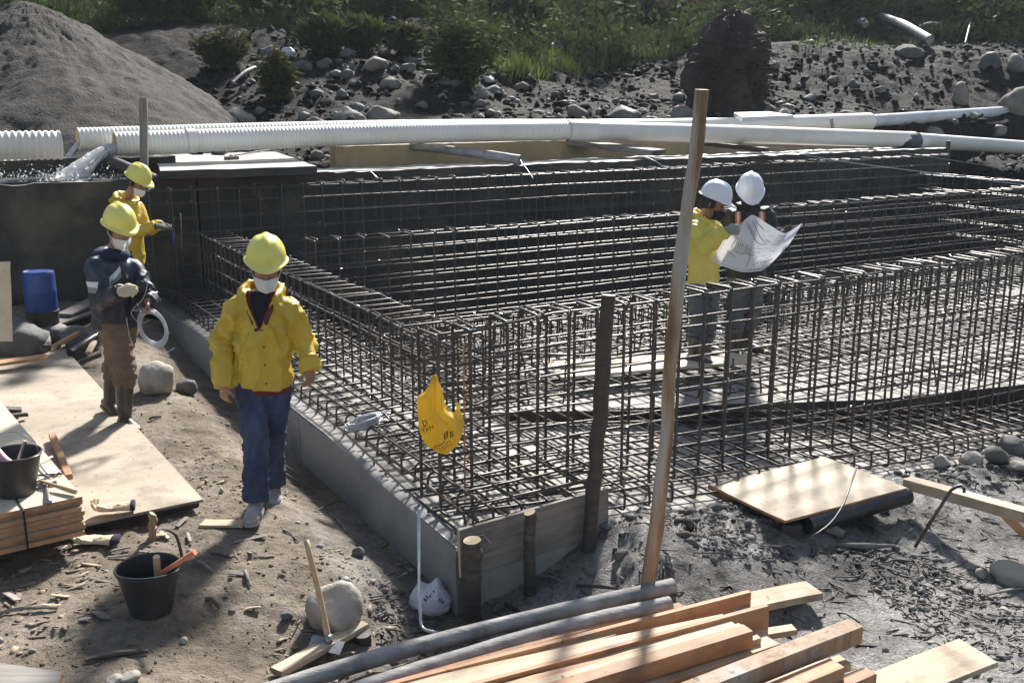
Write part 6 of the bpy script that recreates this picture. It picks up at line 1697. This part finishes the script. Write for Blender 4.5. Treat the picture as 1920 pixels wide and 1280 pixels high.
    # ---- gloves
    for s in ('L', 'R'):
        hspec = look.get('hand' + s, {})
        if hspec.get('glove'):
            sg = 1 if s == 'L' else -1; wr, el = J['wr' + s], J['el' + s]
            mb = MB(); hand(mb, wr, hspec.get('dir', wr - el), hspec.get('normal', sd * -sg), hspec.get('side', chest), hspec.get('curl', .35), 1.08, 1.22, hspec.get('thumb', .5))
            dd = (wr - el).normalized(); mb.tube([wr - dd * .045, wr + dd * .02], [.042, .036], 12)
            me = remeshed(mb.mesh('g', hspec['glove']), .0055, 'glove', hspec['glove'], 2)
            displace(me, lambda co, no: co + no * (.003 * fbm(co * 50, 2, 3))[:, None])
            link('glove', me, t)
    return t, J, dict(nk=nk, sd=sd, chest=chest, patch=patch, R=R, hd=hd, jt=jt)
def pp(Y):                                       # joints read off a vertical plane across the figure
    return lambda x, y, dy=0.0: aty(x, y, Y + dy)

# ---- 1: walking towards the camera in an open yellow raincoat
Y0 = 6.42; q = pp(Y0)
pose = dict(face=(.22, -1, -.16), chest=(.05, -1, 0), head=q(499, 503, -.06), neck=q(491, 558, .02), shR=q(446, 574, .0), shL=q(538, 576, .0), elR=q(416, 645, .04), elL=q(569, 642, .05),
            wrR=q(419, 722, -.05), wrL=q(584, 692, -.04), pelvis=q(494, 700, .05), hipR=q(470, 722, .03), hipL=q(518, 722, .06), knR=q(480, 842, -.16), knL=q(512, 826, .12),
            anR=q(479, 940, -.22), anL=q(513, 905, .26), toeR=(.05, -1, 0), toeL=(.25, -1, -.08), pitch=.02, roll=.05)
root = (q(495, 960, 0).x, Y0, gz(q(495, 960, 0).x, Y0))
look = dict(seed=3, breadth=.87, hat=M_yhat, mask=M_mask, jacket=dict(mat=M_yjack, hem=.075, hood=True, lining=M_orangein, vneck=(.20, .085), cuff=.02, amp=.019, srad=[.072, .078, .074, .067, .066, .068]), trousers=dict(mat=M_jeans, amp=.009, rad=[.10, .104, .095, .082, .080, .086]),
            feet=dict(kind='shoe', mat=M_shoe, sole=M_shoe), handR=dict(curl=.55, dir=(.03, -.10, -1), normal=(.5, .8, .1), side=(.6, -.8, 0)), handL=dict(curl=.5, dir=(-.15, -.15, -1), normal=(-.7, .5, 0), side=(-.6, -.8, 0)))
t, J, A1 = person('man in open yellow raincoat, jeans and face mask walking towards the camera', root, pose, look)
nk = A1['nk']; sdv, ch = A1['sd'], A1['chest']
# what shows in the open neck: black pullover with a maroon shirt over it
mb = MB(); mb.tube(catmull([nk - Vector((0, 0, .30)), nk - Vector((0, 0, .16)), nk - Vector((0, 0, .05)), nk + Vector((0, 0, .05))], 4), lerp_list([(.125, .10), (.13, .112), (.11, .098), (.066, .068)], 13), 20, side=tuple(sdv))
link('pullover', displace(mb.mesh('pullover', M_navycloth, True), wrinkle(.006, 5)), t)
mb = MB(); hem0 = J['pelvis'] - Vector((0, 0, .02))
mb.tube([hem0 + Vector((0, 0, .1)), hem0 - Vector((0, 0, .085)), hem0 - Vector((0, 0, .098))], [(.176, .130), (.182, .136), (.174, .128)], 24, side=tuple(sdv))
link('shirt_hem', displace(mb.mesh('shirt_hem', M_maroon, True), wrinkle(.006, 6)), t)
for s in (-1, 1):
    mb = MB(); mb.tube(catmull([nk + sdv * .078 * s + ch * .02 + Vector((0, 0, .05)), nk + sdv * .072 * s + ch * .085 - Vector((0, 0, .03)), nk + sdv * .045 * s + ch * .112 - Vector((0, 0, .11)), nk + sdv * .012 * s + ch * .128 - Vector((0, 0, .19))], 4), [(.020, .008)] * 13, 8, side=tuple(sdv))
    mb.build('shirt_collar', M_maroon, t, True)
A1['patch']([(.012, -.20), (.014, -.56)], .048, .004, name='storm_flap', mat=M_yjack)
for s in (-1, 1):                                # pocket flaps and shoulder seams
    A1['patch']([(s * .135 - .045, -.40), (s * .135 + .045, -.405)], .028, .004, name='pocket_flap', mat=M_yjack, parent=t, n=6)
    A1['patch']([(s * .150, -.03), (s * .150, -.22)], .007, .002, name='sleeve_seam', mat=M_yjack, parent=t, n=10)
for z in (-.30, -.42, -.545):
    h = A1['jt'].ray_cast(nk + sdv * .018 + ch * .8 + Vector((0, 0, z)), -ch)
    if h[0] is not None:
        mb = MB(); mb.lathe([(.001, .008), (.006, .007), (.007, .003), (.007, -.002)], 10, axis=tuple(ch), org=h[0] + ch * .003); mb.build('snap_button', M_black, t, True)

# ---- 2: dark jacket, turned to the right, winding tie wire
Y0 = 8.12; q = pp(Y0)
pose = dict(face=(.66, -.72, -.26), chest=(.80, -.60, 0), head=q(224, 432, -.04), neck=q(212, 482, .02), shR=q(182, 500, -.15), shL=q(248, 502, .12), elR=q(186, 566, -.20), elL=q(279, 562, .02),
            wrR=q(226, 547, -.36), wrL=q(277, 566, -.12), pelvis=q(218, 600, .02), hipR=q(212, 612, -.07), hipL=q(232, 612, .08), knR=q(233, 700, -.12), knL=q(215, 690, .12),
            anR=q(234, 783, -.08), anL=q(206, 752, .14), toeR=(.75, -.62, -.05), toeL=(.72, -.50, -.42), pitch=.02)
root = (q(225, 790, 0).x, Y0, .09)
look = dict(seed=11, hat=M_yhat, mask=M_mask, jacket=dict(mat=None, hem=.05, collar=True, cuff=.0, amp=.013, srad=[.090, .094, .088, .080, .072, .066]), trousers=dict(mat=M_brownp, cut=.72, amp=.011, rad=[.108, .116, .112, .094, .084, .082]),
            feet=dict(kind='boot', mat=M_boot, sole=M_sole, h=.84), handR=dict(glove=M_glove, curl=.8, dir=(.95, -.12, .18), normal=(.1, .75, -.6), side=(.2, .3, 1), thumb=.8), handL=dict(curl=.95, dir=(.15, -.45, -.9), normal=(-.75, -.3, .2), side=(.2, -.8, .3)))
def striped_jacket():
    m, nt, b = nodes_of('navy_striped_jacket')
    tc = N(nt, 'TexCoord'); sp = N(nt, 'SeparateXYZ'); nt.links.new(tc.outputs['Object'], sp.inputs[0])
    nk_ = Vector(pose['neck']) - Vector(root); sd_ = Vector((-pose['chest'][1], pose['chest'][0], 0)).normalized()
    # distance across the chest from its middle, as a fold line for the chevron
    ac = math_(nt, 'ADD', math_(nt, 'MULTIPLY', math_(nt, 'SUBTRACT', sp.outputs[0], nk_.x), sd_.x), math_(nt, 'MULTIPLY', math_(nt, 'SUBTRACT', sp.outputs[1], nk_.y), sd_.y))
    ab_ = math_(nt, 'ABSOLUTE', ac)
    rise = math_(nt, 'MULTIPLY', math_(nt, 'MAXIMUM', math_(nt, 'SUBTRACT', .15, ab_), 0), .75)
    zz = math_(nt, 'SUBTRACT', math_(nt, 'SUBTRACT', sp.outputs[2], nk_.z - .155), rise)
    fwd_ = math_(nt, 'ADD', math_(nt, 'MULTIPLY', math_(nt, 'SUBTRACT', sp.outputs[0], nk_.x), pose['chest'][0]), math_(nt, 'MULTIPLY', math_(nt, 'SUBTRACT', sp.outputs[1], nk_.y), pose['chest'][1]))
    lim = math_(nt, 'MULTIPLY', math_(nt, 'LESS_THAN', fwd_, .15), math_(nt, 'LESS_THAN', ac, -.02))
    def band(a, bb): return math_(nt, 'MULTIPLY', lim, math_(nt, 'MULTIPLY', math_(nt, 'GREATER_THAN', zz, a), math_(nt, 'LESS_THAN', zz, bb)))
    base = ramp(nt, noise(nt, tc.outputs['Object'], 6), [(.010, .013, .022), (.022, .027, .042)])
    topc = mixc(nt, math_(nt, 'GREATER_THAN', zz, .0), base, (.018, .032, .06))
    c = mixc(nt, band(-.045, .0), topc, (.62, .63, .66)); c = mixc(nt, band(-.088, -.048), c, (.20, .215, .235))
    nt.links.new(c, b.inputs['Base Color']); b.inputs['Roughness'].default_value = .5
    bp_ = N(nt, 'Bump'); bp_.inputs['Strength'].default_value = .3; bp_.inputs['Distance'].default_value = .01
    nt.links.new(noise(nt, tc.outputs['Object'], 28), bp_.inputs['Height']); nt.links.new(bp_.outputs[0], b.inputs['Normal'])
    return m
look['jacket']['mat'] = striped_jacket()
t, J, A2 = person('man in navy striped jacket, brown trousers and rubber boots winding tie wire', root, pose, look)
nk = A2['nk']; sdv, ch = A2['sd'], A2['chest']
M_navhood = pmat('navy_hood_cloth', [(.012, .017, .045), (.022, .03, .07)], 9, rough=.85, bump=.4)
mb = MB(); ring = [nk + Vector((0, 0, .035)) + ch * (.095 * math.cos(a) - .018) + sdv * (.100 * math.sin(a)) for a in np.linspace(0, 2 * math.pi, 18, endpoint=False)]
mb.tube(ring, [(.038, .060)] * 18, 10, closed=True); me = mb.mesh('hood_collar', M_navhood, True); link('hood_collar', displace(me, wrinkle(.009, 9)), t)
mb = MB(); mb.tube(catmull([J['pelvis'] + ch * .15 + Vector((0, 0, .04)), J['pelvis'] + ch * .165 - Vector((0, 0, .10)), J['pelvis'] + ch * .17 + sdv * .02 - Vector((0, 0, .22))], 4), .005, 6); mb.build('drawstring', M_glove, t, True)
cw = Vector(pose['wrL']) + Vector((.01, -.06, -.10))
# ---- 3: rear worker in yellow raincoat by the tank wall
Y0 = 11.5; q = pp(Y0)
pose = dict(face=(.80, -.38, -.34), chest=(.86, -.5, 0), head=q(257, 342, -.05), neck=q(238, 378, .0), shR=q(219, 388, -.16), shL=q(256, 390, .14), elR=q(250, 436, -.24), elL=q(276, 428, .10),
            wrR=q(292, 424, -.26), wrL=q(304, 422, .02), pelvis=q(240, 468, .03), hipR=q(232, 478, -.08), hipL=q(248, 478, .09), knR=q(240, 528, -.08), knL=q(252, 526, .1),
            anR=q(238, 574, -.05), anL=q(252, 570, .12), toeR=(.9, -.4, 0), toeL=(.9, -.3, 0), pitch=.08)
root = (q(242, 580, 0).x, Y0, .34)
look = dict(seed=23, hat=M_yhat, mask=M_silver, breadth=.95, jacket=dict(mat=M_yjack, hem=.17, hood=True, cuff=.0, amp=.012), trousers=dict(mat=M_jeans), feet=dict(kind='boot', mat=M_boot, sole=M_boot, h=.8),
            handR=dict(glove=M_gloved, curl=.6, dir=(.95, -.1, .0), normal=(.1, .3, -1), side=(.2, 1, .3)), handL=dict(glove=M_gloved, curl=.7, dir=(.95, -.2, -.05), normal=(0, -.5, -1), side=(.2, -1, .2)))
t3, J3, A3 = person('worker in yellow raincoat with hood down tying rebar by the tank wall', root, pose, look)
pl = thing('pliers', 'blue handled pliers held by the worker tying rebar', 'pliers', q(322, 434, -.22))
for s in (-1, 1):
    mb = MB(); mb.tube(catmull([Vector((0, 0, .02)), Vector((s * .016, 0, -.05)), Vector((s * .010, 0, -.15))], 4), .009, 8); mb.build('grip', M_blue if s > 0 else M_navyblue, pl, True)
mb = MB(); mb.tube([Vector((0, 0, .015)), Vector((0, 0, .05)), Vector((0, 0, .08))], [.012, .010, .004], 8); mb.build('jaw', M_tool, pl, True)
# ---- 4: engineer in pale yellow raincoat and white hat, in profile
Y0 = 9.62; q = pp(Y0)
pose = dict(face=(.88, -.38, -.28), chest=(.90, -.40, 0), head=q(1337, 382, -.04), neck=q(1319, 414, .02), shR=q(1304, 427, -.16), shL=q(1336, 427, .16), elR=q(1322, 462, -.26), elL=q(1350, 462, .10),
            wrR=q(1363, 432, -.32), wrL=q(1378, 440, -.02), pelvis=q(1318, 528, .03), hipR=q(1310, 540, -.08), hipL=q(1330, 540, .09), knR=q(1308, 606, -.08), knL=q(1330, 602, .10),
            anR=q(1300, 665, -.06), anL=q(1322, 657, .14), toeR=(.80, -.60, 0), toeL=(.95, -.35, 0), pitch=.05)
root = (q(1315, 670, 0).x, Y0, .34)
look = dict(seed=31, hat=M_what, mask=M_navycloth, breadth=.92, jacket=dict(mat=M_yjack2, hem=.04, hood=True, cuff=.0, amp=.013), trousers=dict(mat=M_greyp, cut=.45, amp=.014), feet=dict(kind='boot', mat=M_boot, sole=M_boot, h=.62),
            handR=dict(glove=M_gloveg, curl=.75, dir=(.95, -.1, .15), normal=(.2, .8, -.5), side=(.2, .3, 1), thumb=.9), handL=dict(glove=M_gloveg, curl=.7, dir=(.95, -.2, .1), normal=(.2, -.7, -.6), side=(.2, -.3, 1)))
person('engineer in yellow raincoat and white hard hat pointing at the drawing', root, pose, look, 'engineers reading the drawing')
# ---- 5: engineer in black with orange and silver braces
Y0 = 9.95; q = pp(Y0)
pose = dict(face=(-.04, -.80, -.40), chest=(.0, -1, 0), head=q(1405, 364, -.08), neck=q(1402, 394, .03), shR=q(1371, 404, .0), shL=q(1437, 402, .0), elR=q(1366, 452, -.02), elL=q(1452, 450, -.08),
            wrR=q(1390, 442, -.26), wrL=q(1464, 436, -.28), pelvis=q(1398, 508, .04), hipR=q(1386, 520, .03), hipL=q(1414, 520, .03), knR=q(1380, 588, -.03), knL=q(1410, 580, .03),
            anR=q(1376, 652, -.04), anL=q(1398, 640, .12), toeR=(.30, -.95, 0), toeL=(.75, -.65, 0), pitch=.10)
root = (q(1392, 660, 0).x, Y0, .34)
look = dict(seed=41, hat=M_what, mask=M_navycloth, breadth=.92, jacket=dict(mat=M_darkjack, hem=.05, collar=True, cuff=.0, amp=.010), trousers=dict(mat=M_greyp, cut=.52, amp=.016, rad=[.108, .112, .10, .084, .082, .084]), feet=dict(kind='boot', mat=M_boot, sole=M_boot, h=.66),
            handR=dict(curl=.8, dir=(.3, -.9, .0), normal=(.6, .2, .6), side=(0, 0, 1)), handL=dict(glove=M_gloved, curl=.8, dir=(.4, -.9, .1), normal=(-.5, .2, .6), side=(0, 0, 1)))
t5, J5, A5 = person('engineer in black jacket with orange braces and white hard hat holding the drawing', root, pose, look, 'engineers reading the drawing')
for s in (-1, 1):
    x0, x1 = s * .115, s * .115
    A5['patch']([(x0, -.005), (x1, -.10), (x1 - s * .03, -.27)], .062, .006, name='brace', mat=M_orange, parent=t5)
    A5['patch']([(x0, -.003), (x1, -.10), (x1 - s * .03, -.272)], .026, .010, name='reflective_tape', mat=M_silver, parent=t5)
mb = MB(); hd5, R5 = A5['hd'], A5['R']
mb.lathe([(.001, -.012), (.02, -.01), (.026, 0), (.02, .012), (.001, .014)], 14, axis=tuple(R5 @ Vector((1, 0, 0))), org=hd5 + R5 @ Vector((-.086, .03, -.02))); mb.build('ear_muff', M_pvcgrey, t5, True)

# the drawing they read
def surf(ctrl):
    C = np.array(ctrl)
    def cr(a, t):
        n = len(a) - 1; x = t * n; i = min(int(x), n - 1); f = x - i
        p0, p1, p2, p3 = a[max(i - 1, 0)], a[i], a[i + 1], a[min(i + 2, n)]
        k = .35
        m1, m2 = (p2 - p0) * k, (p3 - p1) * k
        return p1 * (2 * f ** 3 - 3 * f ** 2 + 1) + m1 * (f ** 3 - 2 * f ** 2 + f) + p2 * (-2 * f ** 3 + 3 * f ** 2) + m2 * (f ** 3 - f ** 2)
    return lambda s, t: Vector(cr(np.array([cr(r, s) for r in C]), t))
q = lambda x, y, dy: aty(x, y, 9.42 + dy)[:]
ctrl = [[q(1383, 426, .16), q(1410, 403, .18), q(1440, 420, .12), q(1472, 437, .06), q(1504, 418, .02)],
        [q(1367, 434, .04), q(1390, 444, .04), q(1414, 458, .01), q(1456, 460, -.01), q(1497, 431, -.03)],
        [q(1350, 462, .02), q(1380, 470, -.02), q(1410, 483, -.05), q(1446, 478, -.05), q(1478, 460, -.05)],
        [q(1333, 489, .02), q(1358, 500, -.04), q(1392, 510, -.08), q(1425, 508, -.08), q(1441, 499, -.06)]]
SF_ = surf(ctrl)
t = thing('paper_drawing', 'large unfolded white paper drawing held open by the two engineers', 'drawing', aty(1415, 465, 9.42))
n_, m_ = 48, 36
mb = MB(); V_ = [SF_(i / n_, j / m_) - t.location for j in range(m_ + 1) for i in range(n_ + 1)]
mb.add(V_, [tuple(f) for f in grid_faces(m_ + 1, n_ + 1)]); sheet_ = mb.build('sheet', M_paper, t, True)
mb = MB()
def ink(s0, t0, s1, t1, w_=.004):
    k = 10; vs = []
    for i in range(k + 1):
        f = i / k; s, tt = s0 + (s1 - s0) * f, t0 + (t1 - t0) * f
        p = SF_(s, tt); du = SF_(min(s + .01, 1), tt) - SF_(max(s - .01, 0), tt); dv = SF_(s, min(tt + .01, 1)) - SF_(s, max(tt - .01, 0))
        nr_ = du.cross(dv).normalized(); nr_ = nr_ if nr_.y < 0 else -nr_
        tn = (SF_(min(s0 + (s1 - s0) * (f + .02), 1), min(t0 + (t1 - t0) * (f + .02), 1)) - p); tn = tn.normalized() if tn.length > 1e-6 else du.normalized()
        sdv_ = nr_.cross(tn).normalized()
        for e in (-1, 1): vs.append(p + nr_ * .003 + sdv_ * e * w_ / 2 - t.location)
    mb.add(vs, [(i * 2, i * 2 + 1, i * 2 + 3, i * 2 + 2) for i in range(k)])
rr = random.Random(12)
for (a, b) in (((.30, .10), (.62, .26)), ((.27, .16), (.58, .31)), ((.33, .08), (.50, .12)), ((.60, .22), (.66, .25)), ((.58, .31), (.64, .29))): ink(*a, *b, .007)
for k in range(5): ink(.18 + .035 * k, .46, .17 + .035 * k, .60, .005)
for k in range(4): ink(.36, .47 + .035 * k, .48, .50 + .035 * k, .005)
ink(.45, .62, .50, .86, .006); ink(.36, .62, .52, .60, .005); ink(.2, .68, .36, .70, .004); ink(.14, .72, .30, .78, .005); ink(.16, .76, .24, .80, .004)
for k in range(6): ink(.55 + .04 * k, .93 - .01 * (k % 2), .575 + .04 * k, .93, .009)
for k in range(5): ink(.60 + .05 * k, .80, .635 + .05 * k, .79, .006)
for k in range(9): ink(.20 + .03 * k, .10 + .012 * k, .21 + .03 * k, .16 + .012 * k, .003)
for k in range(7): ink(.68, .10 + .035 * k, .68 + rr.uniform(.06, .16), .10 + .035 * k, .0035)
for a, b in (((.04, .06), (.04, .94)), ((.04, .94), (.90, .94)), ((.08, .40), (.62, .44)), ((.16, .44), (.16, .62)), ((.16, .62), (.34, .64)), ((.34, .46), (.34, .64)), ((.36, .46), (.52, .52)), ((.52, .52), (.50, .60))): ink(*a, *b, .003)
for k in range(40):
    s, tt = rr.uniform(.1, .75), rr.uniform(.08, .9); ink(s, tt, s + rr.uniform(.01, .06), tt + rr.uniform(-.02, .02), .003)
mb.build('drawn_lines', M_ink, t)
# wire coil held by the man in the dark jacket
o = coil_mesh(.145, .024, 24, 8, (1.0, .66), .0024).build('wire_coil', M_wire, None, True)
cp = aty(287, 614, 7.98); o.location = cp
o.rotation_euler = (math.radians(84), math.radians(72), math.radians(12)); tag(o, 'coil of shiny tie wire hanging from the hand of the dark jacketed man', 'wire coil')
cord([aty(264, 527, 7.72), aty(276, 531, 7.75), aty(268, 560, 7.8), aty(246, 585, 7.85), aty(262, 605, 7.92), aty(282, 600, 7.95)], .002, M_wire, 'loose strand of tie wire from gloved hand to coil')
